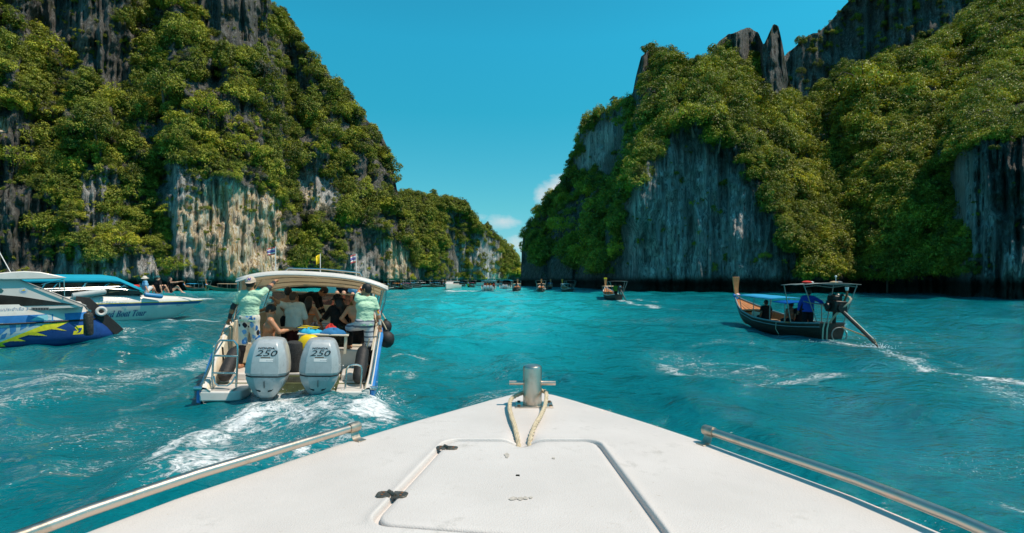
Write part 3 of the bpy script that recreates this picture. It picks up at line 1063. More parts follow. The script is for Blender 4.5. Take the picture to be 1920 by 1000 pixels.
    for k in np.linspace(0.05, 0.98, 12):
        lid.append(ring_at((r_lid - 0.012) * (1 - k), 0.001))
    MB().loft(lid, True, caps=False).build('hatch_lid', GEL, root, 60)
    # hinges on the left edge of the lid
    for (u, v, a, k) in ((838, 841, 0.10, 0.88), (735, 929, 0.14, 1.0)):
        c = at_z(u, v, DZ + 0.012)
        h = MB()
        d = Matrix.Rotation(a - 0.2, 3, 'Z')
        for sgn in (-1, 1):
            pts = [d @ (k * Vector((sgn * x, y, 0))) + c for (x, y) in ((0.002, -0.024), (0.040, -0.021), (0.050, -0.012), (0.050, 0.012), (0.040, 0.021), (0.002, 0.024))]
            h.plate(pts, 0.005, (0, 0, 1))
        ho = h.build('hinge', BRONZE, root, bevel=0.0012)
        ax = Matrix.Rotation(a + 0.55, 3, 'Z') @ Vector((0, 1, 0))
        MB().tube([c + ax * (-0.022 * k) + Vector((0, 0, 0.006)), c + ax * (0.022 * k) + Vector((0, 0, 0.006))], 0.0065, 10).build('hinge_pin', BRONZE, ho)
        for (x, y) in ((-0.03, -0.009), (-0.03, 0.009), (0.03, -0.009), (0.03, 0.009)):
            p = d @ (k * Vector((x, y, 0))) + c
            MB().cyl(p + Vector((0, 0, 0.004)), p + Vector((0, 0, 0.0065)), 0.0042, 8).build('screw_head', mat('rusty_screw', (0.25, 0.11, 0.05), 0.7, 0.3), ho)
    # mooring bollard
    bx, by = 0.112, 2.81
    z0 = DZ + 0.012
    prof = [(0.0515, 0.008), (0.0515, 0.205), (0.0495, 0.212), (0.046, 0.217), (0.03, 0.223), (0.008, 0.2255)]
    rings = [[(bx + r * math.cos(2 * math.pi * k / 40), by + r * math.sin(2 * math.pi * k / 40), z0 + z) for k in range(40)] for (r, z) in prof]
    bo = MB().loft(rings).build('bollard', STEEL, root, 30)
    MB().tube([(bx - 0.127, by, z0 + 0.124), (bx + 0.127, by, z0 + 0.122)], 0.0125, 14).build('crossbar', STEEL, bo)
    MB().box((bx + 0.008, by - 0.005, z0 + 0.003), (0.205, 0.125, 0.009)).build('base_plate', STEEL, bo, bevel=0.002)
    for x in (-0.082, 0.088):
        for y in (-0.05, 0.045):
            MB().cyl((bx + 0.008 + x, by + y, z0 + 0.006), (bx + 0.008 + x, by + y, z0 + 0.014), 0.009, 6).build('bolt', mat('rusty_bolt', (0.20, 0.14, 0.09), 0.6, 0.6, var=0.4, scale=40), bo)
    # side rails
    for sg in (-1, 1):
        path = []
        s_start = 0.93 if sg < 0 else 0.985
        for s in list(np.linspace(s_start, 6.2, 40)):
            path.append((axis(s) + sg * (float(half(s)) - 0.022), 3.15 - s, DZ + 0.062))
        rl = MB().tube(path, 0.0172, 14).build('side_rail', STEEL, root)
        p0, p1 = Vector(path[0]), Vector(path[1])
        d = (p1 - p0).normalized()
        inb = Vector((-sg * abs(d.y), sg * d.x * (1 if d.y < 0 else -1), 0)).normalized()
        inb = Vector((-d.y, d.x, 0)) * (1 if (Vector((-d.y, d.x, 0)).x * -sg) > 0 else -1)
        c = MB()
        c.tube([p0 - d * 0.026, p0 - d * 0.02, p0 + d * 0.03], [0.017, 0.0215, 0.0215], 16)
        st = []
        for (off, z) in ((0.0, -0.016), (0.004, -0.03), (0.012, -0.045), (0.022, -0.0515), (0.052, -0.0525)):
            st.append(p0 + inb * off + Vector((0, 0, z)))
        w = d * 0.021
        c.loft([[q - w + Vector((0, 0, 0.0025)), q + w + Vector((0, 0, 0.0025)), q + w - Vector((0, 0, 0.0025)), q - w - Vector((0, 0, 0.0025))] for q in st])
        c.build('rail_bracket', WARM, rl, bevel=0.001)
    # worn print left on the hatch
    wm = mat('worn_print', (0.47, 0.43, 0.38), 0.8, var=0.3, scale=90)
    g = random.Random(4)
    k = 0
    for (u, v, w, h) in ((962, 935, 10, 4), (975, 935, 8, 4), (985, 934, 6, 4), (995, 933, 4, 3), (951, 854, 7, 5), (1038, 859, 4, 3)):
        pts = [at_z(u + w * math.cos(t) * g.uniform(0.5, 1), v + h * math.sin(t) * g.uniform(0.5, 1), DZ + 0.0146) for t in [i * 6.283 / 9 for i in range(9)]]
        MB().plate(pts, 0.0006, (0, 0, 1)).build('worn_print', wm, root)
    return root


build_own_boat()


def rope_mesh(path, r, twist=0.085, strands=3, n=6, step=0.006):
    """a laid rope: strands wound round a smooth path"""
    P = [Vector(p) for p in path]
    pts = []
    for i in range(len(P) - 1):
        p0, p1, p2, p3 = P[max(i - 1, 0)], P[i], P[i + 1], P[min(i + 2, len(P) - 1)]
        m = max(2, int((p2 - p1).length / step))
        for k in range(m):
            t = k / m
            pts.append(0.5 * ((2 * p1) + (p2 - p0) * t + (2 * p0 - 5 * p1 + 4 * p2 - p3) * t * t + (3 * p1 - p0 - 3 * p2 + p3) * t ** 3))
    pts.append(P[-1])
    mb = MB()
    for s in range(strands):
        out, prev, L = [], None, 0.0
        for i, p in enumerate(pts):
            d = (pts[min(i + 1, len(pts) - 1)] - pts[max(i - 1, 0)]).normalized()
            a = d.cross(Vector((0.1, 0.3, 1))) if prev is None else prev - d * prev.dot(d)
            a.normalize()
            prev = a
            b = d.cross(a)
            if i:
                L += (p - pts[i - 1]).length
            t = 2 * math.pi * (L / twist + s / strands)
            out.append(p + (a * math.cos(t) + b * math.sin(t)) * r * 0.5)
        mb.tube(out, r * 0.56, n)
    return mb


ry0 = 2.81
ro = rope_mesh([(0.030, 2.19, 1.424), (0.024, 2.25, 1.455), (0.012, 2.36, 1.478), (-0.002, 2.50, 1.482), (-0.012, 2.66, 1.487), (-0.002, 2.775, 1.505), (0.05, 2.845, 1.518),
                (0.112, 2.878, 1.528), (0.172, 2.85, 1.532), (0.188, 2.79, 1.528), (0.172, 2.66, 1.497), (0.140, 2.50, 1.486), (0.107, 2.36, 1.480), (0.082, 2.25, 1.456), (0.074, 2.19, 1.424)], 0.0112)
tag(ro.build('mooring_rope', ROPE), 'cream laid rope looped round the steel bollard on the foredeck', 'rope')
# ------------------------------------------------------------------ materials for the boats
WHITE = mat('white_hull', (0.66, 0.63, 0.59), 0.32, var=0.07, scale=3, dirt=0.25, dirtcol=(0.42, 0.36, 0.25), coat=0.2)
CREAM = mat('cream_liner', (0.62, 0.55, 0.42), 0.5, var=0.10, scale=3, dirt=0.35, dirtcol=(0.30, 0.24, 0.15))
BLUE = mat('blue_paint', (0.035, 0.19, 0.50), 0.35, var=0.2, scale=5, dirt=0.2)
NAVY = mat('navy_paint', (0.012, 0.05, 0.20), 0.3, var=0.25, scale=3)
AQUA = mat('aqua_canvas', (0.03, 0.42, 0.60), 0.75, var=0.12, scale=2, bump=0.2, bscale=8)
BLACK = mat('black_rubber', (0.012, 0.012, 0.013), 0.65, var=0.4, scale=12, dirt=0.35, dirtcol=(0.10, 0.095, 0.08), bump=0.4, bscale=40)
DKGLASS = mat('dark_acrylic', (0.02, 0.016, 0.013), 0.12, var=0.3, scale=2, coat=0.4)
OLIVE = mat('antifouled_green', (0.13, 0.16, 0.07), 0.7, var=0.35, scale=6, dirt=0.5, dirtcol=(0.05, 0.045, 0.02))
CANVAS = mat('cream_canvas', (0.66, 0.60, 0.48), 0.85, var=0.10, scale=2, bump=0.3, bscale=6, dirt=0.2)


def thin_canvas(name, col, amount=0.4):
    """awning cloth that lets some daylight through"""
    t = NT(name)
    co = t.coord()
    n = t.noise(co, 2.2, 5, 0.6)
    c = t.mix(t.ramp(n, [(0.3, 0.0), (0.75, 1.0)]), tuple(x * 0.85 for x in col), col)
    nb = t.bump(t.noise(t.mapping(co, (1, 4, 1)), 5, 3), 0.35, 0.03)
    d = t.new('ShaderNodeBsdfDiffuse', {'Color': c, 'Normal': nb})
    tr = t.new('ShaderNodeBsdfTranslucent', {'Color': c})
    ms = t.new('ShaderNodeMixShader', {0: amount, 1: d.outputs[0], 2: tr.outputs[0]})
    t.l.new(ms.outputs[0], t.out.inputs[0])
    return t.m


AWNING = thin_canvas('cream_awning', (0.80, 0.70, 0.54), 0.55)
AQUA_A = thin_canvas('aqua_awning', (0.03, 0.46, 0.64), 0.3)
GREYP = mat('grey_plastic', (0.16, 0.17, 0.175), 0.45, var=0.3, scale=8, dirt=0.3)
YELLOW = mat('yellow_plastic', (0.85, 0.55, 0.0), 0.4, var=0.08, scale=4)
CYANCL = mat('cyan_cloth', (0.02, 0.38, 0.60), 0.9, var=0.2, scale=9, bump=0.5, bscale=30)
REDCL = mat('red_cloth', (0.60, 0.03, 0.02), 0.85, var=0.2, scale=9)
ORANGE = mat('orange_vest', (0.85, 0.20, 0.02), 0.8, var=0.15, scale=9)
FL_RED = mat('flag_red', (0.58, 0.11, 0.11), 0.8)
FL_WHT = mat('flag_white', (0.78, 0.76, 0.74), 0.8)
FL_BLU = mat('flag_blue', (0.16, 0.14, 0.40), 0.8)
FL_YEL = mat('flag_yellow', (0.85, 0.62, 0.01), 0.8)


def silver_paint():
    t = NT('silver_cowl')
    co = t.coord()
    n = t.noise(co, 5, 6, 0.65)
    n2 = t.noise(co, 22, 6, 0.75)
    c = t.mix(t.ramp(n, [(0.35, 0.0), (0.7, 1.0)]), (0.42, 0.45, 0.46), (0.50, 0.53, 0.54))
    c = t.mix(t.math('MULTIPLY', t.ramp(n2, [(0.60, 0.0), (0.70, 1.0)]), 0.6), c, (0.10, 0.10, 0.10))
    drip = t.noise(t.mapping(co, (9, 9, 0.9)), 1.6, 5, 0.65)
    c = t.mix(t.math('MULTIPLY', t.ramp(drip, [(0.55, 0.0), (0.72, 1.0)]), 0.4), c, (0.20, 0.20, 0.18))
    t.bsdf(color=c, rough=t.math('ADD', 0.28, t.math('MULTIPLY', n2, 0.2)), metal=0.25, coat=0.25)
    return t.m


SILVER = silver_paint()


def tread_plate():
    t = NT('tread_plate')
    co = t.mapping(t.coord(), (1, 1, 1), (0, 0.78, 0))
    ck = t.new('ShaderNodeTexChecker', {'Vector': co, 'Scale': 34.0}).outputs[1]
    c = t.mix(t.noise(co, 7, 5), (0.09, 0.085, 0.06), (0.30, 0.29, 0.24))
    t.bsdf(color=c, rough=0.45, metal=0.7, normal=t.bump(ck, 0.6, 0.006))
    return t.m


TREAD = tread_plate()


def flag(name, label, base, h, w, fh, kind, fly=(-1, 0.2), lean=0.0, group=None):
    """a pole with a rippling flag; stripes are strips of cloth sewn together"""
    b = Vector(base)
    root = empty(name, b)
    tag(root, label, 'flag', group)
    MB().cyl((0, 0, 0), (lean, 0, h), 0.012, 8).build('pole', FL_WHT, root)
    d = Vector((fly[0], fly[1], 0)).normalized()
    top = Vector((lean, 0, h - 0.02))
    stripes = [(1, FL_RED), (1, FL_WHT), (2, FL_BLU), (1, FL_WHT), (1, FL_RED)] if kind == 'thai' else [(6, FL_YEL)]
    z = 0.0
    for (k, m) in stripes:
        z1 = z + k / 6
        grid = []
        for zz in (z, z1):
            row = []
            for i in range(9):
                s = i / 8
                wv = 0.05 * math.sin(s * 7 + zz * 2) * s
                row.append(top + d * (w * s) + Vector((-d.y, d.x, 0)) * wv + Vector((0, 0, -fh * zz - 0.22 * s * s * fh)))
            grid.append(row)
        MB().sheet(grid).build('stripe' if kind == 'thai' else 'cloth', m, root, solid=0.002)
        z = z1
    return root


# ------------------------------------------------------------------ outboard engine
def cowl_ring(a, b, z, yo=0.0, flat=0.62):
    pts = [(0, -1), (flat * 0.5, -1), (flat, -0.985), (0.93, -0.70), (1.0, -0.30), (1.0, 0.2), (0.92, 0.62), (0.65, 0.92), (0.25, 1.0)]
    full = pts + [(-x, y) for (x, y) in pts[::-1][:-1]]
    return [(a * x, yo + b * y, z) for (x, y) in full]


def outboard(parent, x, y, z):
    """big four-stroke outboard seen from astern; y is forward, origin at the cowl split"""
    e = bpy.data.objects.new('outboard_engine', None)
    link(e, parent)
    e.location = (x, y, z)
    e.scale = (0.9, 0.95, 0.89)
    up = [(0.345, 0.39, 0.0), (0.365, 0.41, 0.05), (0.362, 0.41, 0.18), (0.345, 0.40, 0.32), (0.31, 0.385, 0.46), (0.275, 0.36, 0.55), (0.245, 0.32, 0.605), (0.215, 0.27, 0.632), (0.17, 0.2, 0.645)]
    MB().loft([cowl_ring(a, b, zz, 0.0 + (0.41 - b) * 0.15) for (a, b, zz) in up]).build('upper_cowl', SILVER, e, 24, bevel=0.006)
    MB().loft([cowl_ring(0.348, 0.393, -0.018), cowl_ring(0.352, 0.397, -0.010), cowl_ring(0.352, 0.397, -0.004), cowl_ring(0.344, 0.39, 0.002)]).build('cowl_seal', BLACK, e)
    low = [(0.343, 0.385, -0.016), (0.345, 0.385, -0.06), (0.315, 0.355, -0.15), (0.262, 0.315, -0.25), (0.205, 0.28, -0.34), (0.165, 0.25, -0.39), (0.15, 0.24, -0.41)]
    MB().loft([cowl_ring(a, b, zz, 0.0, 0.5) for (a, b, zz) in low]).build('lower_cowl', SILVER, e, 30)
    legs = [(0.115, 0.22, -0.40), (0.115, 0.22, -0.50), (0.10, 0.2, -0.62), (0.06, 0.2, -0.9), (0.05, 0.18, -1.2)]
    MB().loft([cowl_ring(a, b, zz, 0.02, 0.5) for (a, b, zz) in legs]).build('drive_leg', GREYP, e, 30)
    # exhaust outlets and seam
    for (sx, yb) in ((-0.1, -0.33), (0.1, -0.33)):
        MB().loft([[(sx + 0.045 * math.cos(t) * k, yb + 0.02 + 0.014 * (1 - k), -0.262 + 0.022 * math.sin(t) * k + 0.02 * math.cos(t) * (1 if sx > 0 else -1)) for t in [i * 6.283 / 10 for i in range(10)]] for k in (1.0, 0.8)]).build('exhaust_outlet', BLACK, e)
    MB().box((0.0, -0.372, -0.15), (0.008, 0.02, 0.14), rx=0.38).build('cowl_seam', BLACK, e)
    # bracket to the transom
    MB().box((0, 0.48, -0.22), (0.34, 0.30, 0.30)).build('mounting_bracket', GREYP, e, bevel=0.02)
    # lettering on the back of the cowl
    ink = mat('black_print', (0.02, 0.02, 0.022), 0.5)
    tilt = math.atan2(0.02, 0.14) * 0.75
    yb = lambda zz: -0.4115 + max(0, zz - 0.18) * 0.055 - 0.0
    text_part('numerals', '250', 0.15, ink, e, (0.0, -0.3885, 0.412), (R(90) - 0.125, 0, 0), 0.28, 1.5, 0.002, bold=0.0)
    text_part('maker_name', 'HONDA', 0.046, ink, e, (0.0, -0.3695, 0.502), (R(90) - 0.307, 0, 0), 0.1, 1.55, 0.004, bold=0.001)
    MB().box((0.0, -0.3925, 0.338), (0.155, 0.010, 0.017), rx=-0.1).build('model_stripe', mat('brown_print', (0.12, 0.06, 0.02), 0.5), e)
    st = MB().box((0.015, -0.4000, 0.290), (0.22, 0.008, 0.055), rx=-0.08).build('white_sticker', FL_WHT, e)
    g = random.Random(3)
    for k in range(6):
        MB().box((0.03 + 0.02 * k - 0.01, -0.4045, 0.288 + g.uniform(-0.003, 0.003)), (0.012, 0.003, 0.010 + g.uniform(0, 0.008)), rx=-0.08).build('faint_mark', mat('faint_ink', (0.4, 0.42, 0.45), 0.6), st)
    return e


# ------------------------------------------------------------------ speedboat ahead
SB_LOC, SB_HEAD, SB_ROLL = Vector((-3.81, 8.56, 0.0)), R(16), R(3.4)
SB_M = Matrix.Translation(SB_LOC) @ Matrix.Rotation(SB_HEAD, 4, 'Z') @ Matrix.Rotation(SB_ROLL, 4, 'Y')


def sb(x, y, z):
    return SB_M @ Vector((x, y, z))


def build_speedboat():
    root = bpy.data.objects.new('speedboat', None)
    link(root)
    root.matrix_world = SB_M
    tag(root, 'white speedboat with twin silver outboards carrying tourists under a cream canopy', 'speedboat')
    cx = 0.06
    hw = interp([(0, 1.33), (1, 1.42), (2.2, 1.52), (4, 1.55), (6, 1.45), (8, 1.05), (9.5, 0.5), (10.5, 0.06)])      # half breadth at the gunwale
    gz = interp([(0, 0.34), (0.5, 0.50), (1.2, 0.86), (1.9, 1.16), (2.6, 1.24), (5, 1.30), (8, 1.36), (10.5, 1.42)])    # gunwale height
    ys = [0.0, 0.25, 0.5, 0.85, 1.2, 1.6, 1.9, 2.6, 3.5, 4.5, 5.5, 6.5, 7.5, 8.5, 9.5, 10.5]
    # outer shell: the sides run aft as wings past the transom
    hm = MB()
    for sg in (-1, 1):
        rings = []
        for y in ys[:3] + [0.60, 0.61] + ys[3:]:
            w, g = float(hw(y)), float(gz(y))
            f = max(0, (y - 6.5) / 4)
            half = [(w - 0.09, g), (w - 0.03, g + 0.012), (w, g - 0.02), (w * 1.0, g - 0.10), (w * (0.97 - 0.3 * f), 0.32 + 0.35 * f), (w * (0.94 - 0.35 * f), 0.10 + 0.3 * f), (w * (0.80 - 0.5 * f), -0.12 + 0.2 * f), (0.0, -0.42 + 0.5 * f)]
            if y < 0.605:
                half = half[:4] + [(w * 0.98, min(0.2, g - 0.12)), (w * 0.95, 0.09), (w * 0.92, 0.09), (w * 0.90, 0.09)]
            rings.append([(cx + sg * x, y, z) for (x, z) in half])
        hm.loft(rings, closed=False)
    hm.build('hull', WHITE, root, 32, weld=True)
    # inner liner: side panels and floor
    rings = []
    for y in ys[0:12]:
        w, g = float(hw(y)), float(gz(y))
        fl = 0.30 if y < 1.7 else 0.20
        inn = min(g - 0.005, g)
        half = [(w - 0.09, g), (w - 0.13, g - 0.02), (w - 0.17, max(fl + 0.01, g - 0.35)), (w - 0.21, fl), (0.0, fl)]
        rings.append([(cx + x, y, z) for (x, z) in half] + [(cx - x, y, z) for (x, z) in half[::-1][1:]])
    MB().loft(rings[4:], closed=False).build('cockpit_liner', CREAM, root, 40)
    for sg in (-1, 1):
        wall = [[(cx + sg * (float(hw(y)) - 0.09), y, float(gz(y))), (cx + sg * (float(hw(y)) - 0.15), y, min(float(gz(y)), 0.28))] for y in ys[0:6]]
        MB().sheet(wall).build('side_wing', CREAM, root, solid=0.012)
        MB().box((cx + sg * 1.24, 0.03, 0.22), (0.14, 0.05, 0.2)).build('wing_end', WHITE, root, bevel=0.02)
    # swim platforms either side of the engines
    for (x0, x1, nm) in ((-1.27, -0.62, 0), (0.80, 1.33, 1)):
        pl = [(x0, 0.0), (x1 - 0.02 if nm == 0 else x1, 0.0), (x1 if nm == 0 else x1, 0.12), (x1, 0.6), (x1, 1.75), (x0, 1.75)]
        if nm == 0:
            pl = [(x0, 0.0), (x1 - 0.18, 0.0), (x1 - 0.06, 0.08), (x1, 0.35), (x1, 1.75), (x0, 1.75)]
        po = MB().plate([(x, y, 0.12) for (x, y) in pl], 0.16, (0, 0, 1)).build('swim_platform', WHITE, root, bevel=0.025, seg=3)
        MB().box(((x0 + x1) / 2, 1.35, 0.34), (abs(x1 - x0) - 0.08, 0.72, 0.14)).build('step', WHITE, po, bevel=0.03, seg=3)
    # transom, engine well and its tread plate
    MB().box((0.09, 0.78, 0.06), (1.46, 0.06, 0.72)).build('transom', OLIVE, root, bevel=0.01)
    MB().box((0.09, 0.742, 0.22), (1.10, 0.012, 0.34)).build('tread_plate', TREAD, root)
    MB().box((0.09, 0.80, 0.44), (1.44, 0.10, 0.045)).build('transom_cap', WHITE, root, bevel=0.012)
    MB().box((0.09, 1.15, 0.30), (1.44, 0.62, 0.05)).build('well_floor', CREAM, root)
    MB().box((0.98, 2.05, 0.52), (0.90, 0.42, 0.48)).build('stern_seat', WHITE, root, bevel=0.03, seg=3)
    MB().box((0.05, 1.70, 0.52), (0.95, 0.05, 0.44)).build('well_bulkhead', CREAM, root, bevel=0.01)
    MB().plate([(-1.20, 0.18, -0.10), (1.30, 0.18, -0.10), (1.30, 0.6, -0.10), (-1.20, 0.6, -0.10)], 0.13, (0, 0, 1)).build('trim_plate', BLACK, root, bevel=0.01)
    MB().box((0.03, 0.70, 0.14), (2.56, 0.05, 0.30)).build('stern_board', OLIVE, root)
    # blue rubbing strakes
    for sg in (-1, 1):
        for (ya, yb_, dz0, dz1) in ((0.02, 1.12, -0.16, -0.36), (1.18, 6.2, -0.14, -0.24)):
            n = 10
            rr = []
            for i in range(n + 1):
                y = ya + (yb_ - ya) * i / n
                w, g = float(hw(y)), float(gz(y))
                dd = dz1 if ya > 1 else min(dz1, -(g - 0.10))
                z0 = g - 0.045 if ya < 1 else g + dz0
                z1 = max(0.08, g + dd) if ya < 1 else g + dz1
                rr.append([(cx + sg * (w - 0.02), y, z0), (cx + sg * (w + 0.045), y, z0 - 0.02), (cx + sg * (w + 0.045), y, z1 + 0.02), (cx + sg * (w - 0.02), y, z1)])
            MB().loft(rr).build('rubbing_strake', BLUE, root, bevel=0.01)
        # steel rail lying on the wing edge
        path = [(cx + sg * (float(hw(y)) - 0.03), y, float(gz(y)) + 0.05) for y in np.linspace(0.12, 2.9, 14)]
        MB().tube([(path[0][0], path[0][1], path[0][2] - 0.12)] + path + [(path[-1][0], path[-1][1], path[-1][2] - 0.05)], 0.017, 8).build('gunwale_rail', CHROME, root)
    # forward bulkhead, door and tinted windscreen
    MB().box((cx, 5.55, 0.84), (2.72, 0.08, 1.28)).build('bulkhead', CREAM, root, bevel=0.02)
    MB().box((cx + 0.18, 5.49, 0.76), (0.55, 0.05, 1.0)).build('cabin_door', CANVAS, root, bevel=0.015)
    tint = NT('tinted_screen')
    gl = tint.new('ShaderNodeBsdfGlossy', {'Color': (0.8, 0.7, 0.7, 1), 'Roughness': 0.05})
    trn = tint.new('ShaderNodeBsdfTransparent', {'Color': (0.62, 0.42, 0.40, 1)})
    dfs = tint.new('ShaderNodeBsdfDiffuse', {'Color': (0.30, 0.18, 0.17, 1)})
    m1 = tint.new('ShaderNodeMixShader', {0: 0.35, 1: trn.outputs[0], 2: dfs.outputs[0]})
    m2 = tint.new('ShaderNodeMixShader', {0: 0.12, 1: m1.outputs[0], 2: gl.outputs[0]})
    tint.l.new(m2.outputs[0], tint.out.inputs[0])
    MB().box((cx, 5.62, 1.62), (2.5, 0.015, 0.32), rx=-0.2).build('windscreen', tint.m, root)
    MB().tube([(cx - 1.28, 5.56, 1.79), (cx + 1.28, 5.56, 1.79)], 0.02, 8).build('windscreen_bar', CANVAS, root)
    # side benches
    for sg in (-1, 1):
        MB().box((cx + sg * 1.12, 3.9, 0.58), (0.42, 3.0, 0.44)).build('bench', CREAM, root, bevel=0.03)
    MB().box((cx - 1.30, 3.6, 1.02), (0.05, 3.4, 0.52), ry=0.06).build('side_panel', CREAM, root, bevel=0.01)
    # canopy
    x0, x1 = -1.33, 1.66
    cm = (x0 + x1) / 2
    prof = []
    for i in range(17):
        t = -1 + 2 * i / 16
        prof.append((cm + t * (x1 - x0) / 2, 2.31 - 0.17 * abs(t) ** 3.2 - 0.05 * t * t))
    grid = []
    for j in range(10):
        y = 2.15 + 3.9 * j / 9
        sag = 0.012 * math.sin(j * 2.1)
        lift = 0.035 * math.sin(math.pi * j / 9)
        grid.append([(x, y + 0.12 * abs((x - cm) / 1.5) ** 2 * (1 if j == 0 else 0.6), z + lift + sag - 0.085 * (y - 2.15)) for (x, z) in prof])
    cn = MB().sheet(grid).build('canopy', AWNING, root, 60, solid=0.02)
    MB().sheet([[(x, grid[0][i][1] - 0.005, z + 0.018) for i, (x, z) in enumerate(prof)], [(x, grid[0][i][1] - 0.075, z - 0.06) for i, (x, z) in enumerate(prof)]]).build('canopy_valance', WHITE, cn, 60, solid=0.02)
    MB().tube([(x, grid[0][i][1] - 0.08, z - 0.055) for i, (x, z) in enumerate(prof)], 0.02, 8).build('canopy_bow', WHITE, cn)
    for yb in (3.2, 4.4, 5.6):
        MB().tube([(x, yb, z - 0.02 - 0.085 * (yb - 2.15)) for (x, z) in prof], 0.016, 6).build('canopy_hoop', CHROME, cn)
    for sg, xx in ((-1, x0 + 0.05), (1, x1 - 0.05)):
        MB().tube([(cx + sg * 1.44, 2.45, 1.22), (xx, 2.30, 1.75), (xx + sg * 0.02, 2.25, 2.08)], 0.02, 8).build('canopy_post', CHROME, cn)
        MB().tube([(cx + sg * 1.45, 3.4, 1.26), (xx - sg * 0.04, 3.3, 2.0)], 0.02, 8).build('canopy_post', CHROME, cn)
        MB().tube([(cx + sg * 1.42, 5.5, 1.35), (xx - sg * 0.06, 5.4, 1.82)], 0.02, 8).build('canopy_post', CHROME, cn)
        MB().tube([(cx + sg * 1.44, 2.5, 1.3), (xx - sg * 0.25, 3.2, 2.1)], 0.016, 6).build('canopy_brace', CHROME, cn)
        # moulded cream side struts of the arch
        MB().loft([[(xx + sg * 0.0, 2.28, 2.1), (xx + sg * 0.0, 2.75, 2.05), (xx - sg * 0.04, 2.75, 2.05), (xx - sg * 0.04, 2.28, 2.1)], [(cx + sg * 1.44, 3.0, 1.26), (cx + sg * 1.44, 3.3, 1.26), (cx + sg * 1.40, 3.3, 1.26), (cx + sg * 1.40, 3.0, 1.26)]]).build('arch_strut', CREAM, cn)
    MB().tube([(-0.45, 2.4, 2.31), (-0.40, 2.4, 2.37), (0.3, 2.4, 2.40), (1.05, 2.4, 2.37), (1.1, 2.4, 2.30)], 0.018, 8).build('roof_rail', CHROME, cn)
    # two engines
    outboard(root, -0.27, -0.02, 0.60)
    outboard(root, 0.53, 0.02, 0.61)
    # boarding ladder on the port platform, grab rail on the starboard one
    ld = MB()
    X0, X1 = -1.14, -0.78
    lad = MB().tube([(X0, 0.16, 0.29), (X0, 0.14, 0.9), (X0 + 0.02, 0.16, 1.02), (X0 + 0.08, 0.17, 1.09), (X1 - 0.08, 0.17, 1.09), (X1 - 0.02, 0.16, 1.02), (X1, 0.14, 0.9), (X1, 0.16, 0.29)], 0.017, 8).build('boarding_ladder', CHROME, root)
    for z in (0.56, 0.84):
        MB().box(((X0 + X1) / 2, 0.145, z), (X1 - X0, 0.07, 0.025)).build('rung', CHROME, lad, bevel=0.006)
    MB().tube([(X0 + 0.02, 0.16, 0.5), (X0 + 0.06, 0.10, 0.40), (X0 + 0.12, 0.07, 0.36), (X1 - 0.12, 0.07, 0.36), (X1 - 0.06, 0.10, 0.40), (X1 - 0.02, 0.16, 0.5)], 0.013, 8).build('lower_rung', CHROME, lad)
    for x in (X0, X1):
        MB().tube([(x, 0.16, 0.30), (x - 0.03, 0.02, 0.285)], 0.016, 8).build('ladder_foot', CHROME, lad)
    MB().tube([(0.95, 0.20, 0.27), (0.95, 0.20, 0.62), (0.99, 0.22, 0.69), (1.05, 0.24, 0.705), (1.13, 0.25, 0.705), (1.19, 0.26, 0.68), (1.21, 0.26, 0.62), (1.21, 0.24, 0.27)], 0.016, 8).build('grab_rail', CHROME, root)
    # port stay from platform corner to the wing
    MB().tube([(-1.27, 0.02, 0.36), (-1.22, 0.5, 0.8), (-1.16, 0.75, 1.0)], 0.014, 6).build('wing_stay', CHROME, root)
    for (x, y) in ((-1.30, 0.03), (1.42, 0.05)):
        MB().cyl((x - 0.06, y, 0.33), (x + 0.06, y, 0.33), 0.04, 10).build('corner_cleat', CHROME, root)
    # registration notice on the bulkhead
    nt = MB().box((cx + 0.12, 5.44, 0.92), (0.36, 0.01, 0.26)).build('notice', FL_WHT, root)
    for k in range(3):
        MB().box((cx + 0.12, 5.434, 0.98 - 0.06 * k), (0.26, 0.004, 0.016)).build('notice_line', BLUE, nt)
    return root


build_speedboat()


def local_box(name, label, cat, m, c, s, rz=0, bevel=0.02, group=None):
    o = MB().box((0, 0, 0), s).build(name, m, None, bevel=bevel)
    o.matrix_world = SB_M @ Matrix.Translation(c) @ Matrix.Rotation(rz, 4, 'Z')
    tag(o, label, cat, group)
    return o


# things lying in the speedboat
def lathe(name, prof, m, n=20, ang=35):
    return MB().loft([[(r * math.cos(2 * math.pi * k / n), r * math.sin(2 * math.pi * k / n), z) for k in range(n)] for (r, z) in prof]).build(name, m, None, ang)


def put(o, a, b):
    """stand an upright thing with its base at a and its top towards b"""
    a, b = Vector(a), Vector(b)
    q = (b - a).to_track_quat('Z', 'Y')
    o.matrix_world = Matrix.Translation(a) @ q.to_matrix().to_4x4()
    return o


fender_prof = [(0.03, 0.0), (0.07, 0.01), (0.105, 0.06), (0.115, 0.14), (0.115, 0.62), (0.105, 0.70), (0.07, 0.76), (0.035, 0.78), (0.035, 0.84), (0.02, 0.86)]
tag(put(lathe('fender', fender_prof, BLACK), sb(-1.07, 0.55, 0.38), sb(-1.02, 1.5, 1.02)), 'black cylindrical fender lying behind the boarding ladder', 'fender', 'black fenders')
tag(put(lathe('fender', fender_prof, BLACK), sb(1.16, 0.42, 0.36), sb(1.24, 1.1, 1.12)), 'black cylindrical fender leaning inside the starboard wing', 'fender', 'black fenders')
tk = MB().loft([[(a * math.cos(t), b * math.sin(t), z) for t in [k * 6.283 / 20 for k in range(20)]] for (a, b, z) in ((0.20, 0.13, 0), (0.22, 0.15, 0.04), (0.22, 0.15, 0.5), (0.20, 0.14, 0.6), (0.15, 0.11, 0.68), (0.08, 0.06, 0.72))]).build('yellow_float', YELLOW)
tk.matrix_world = SB_M @ Matrix.Translation((0.24, 0.98, 0.42))
tag(tk, 'bright yellow plastic float wedged between the two outboards', 'float')
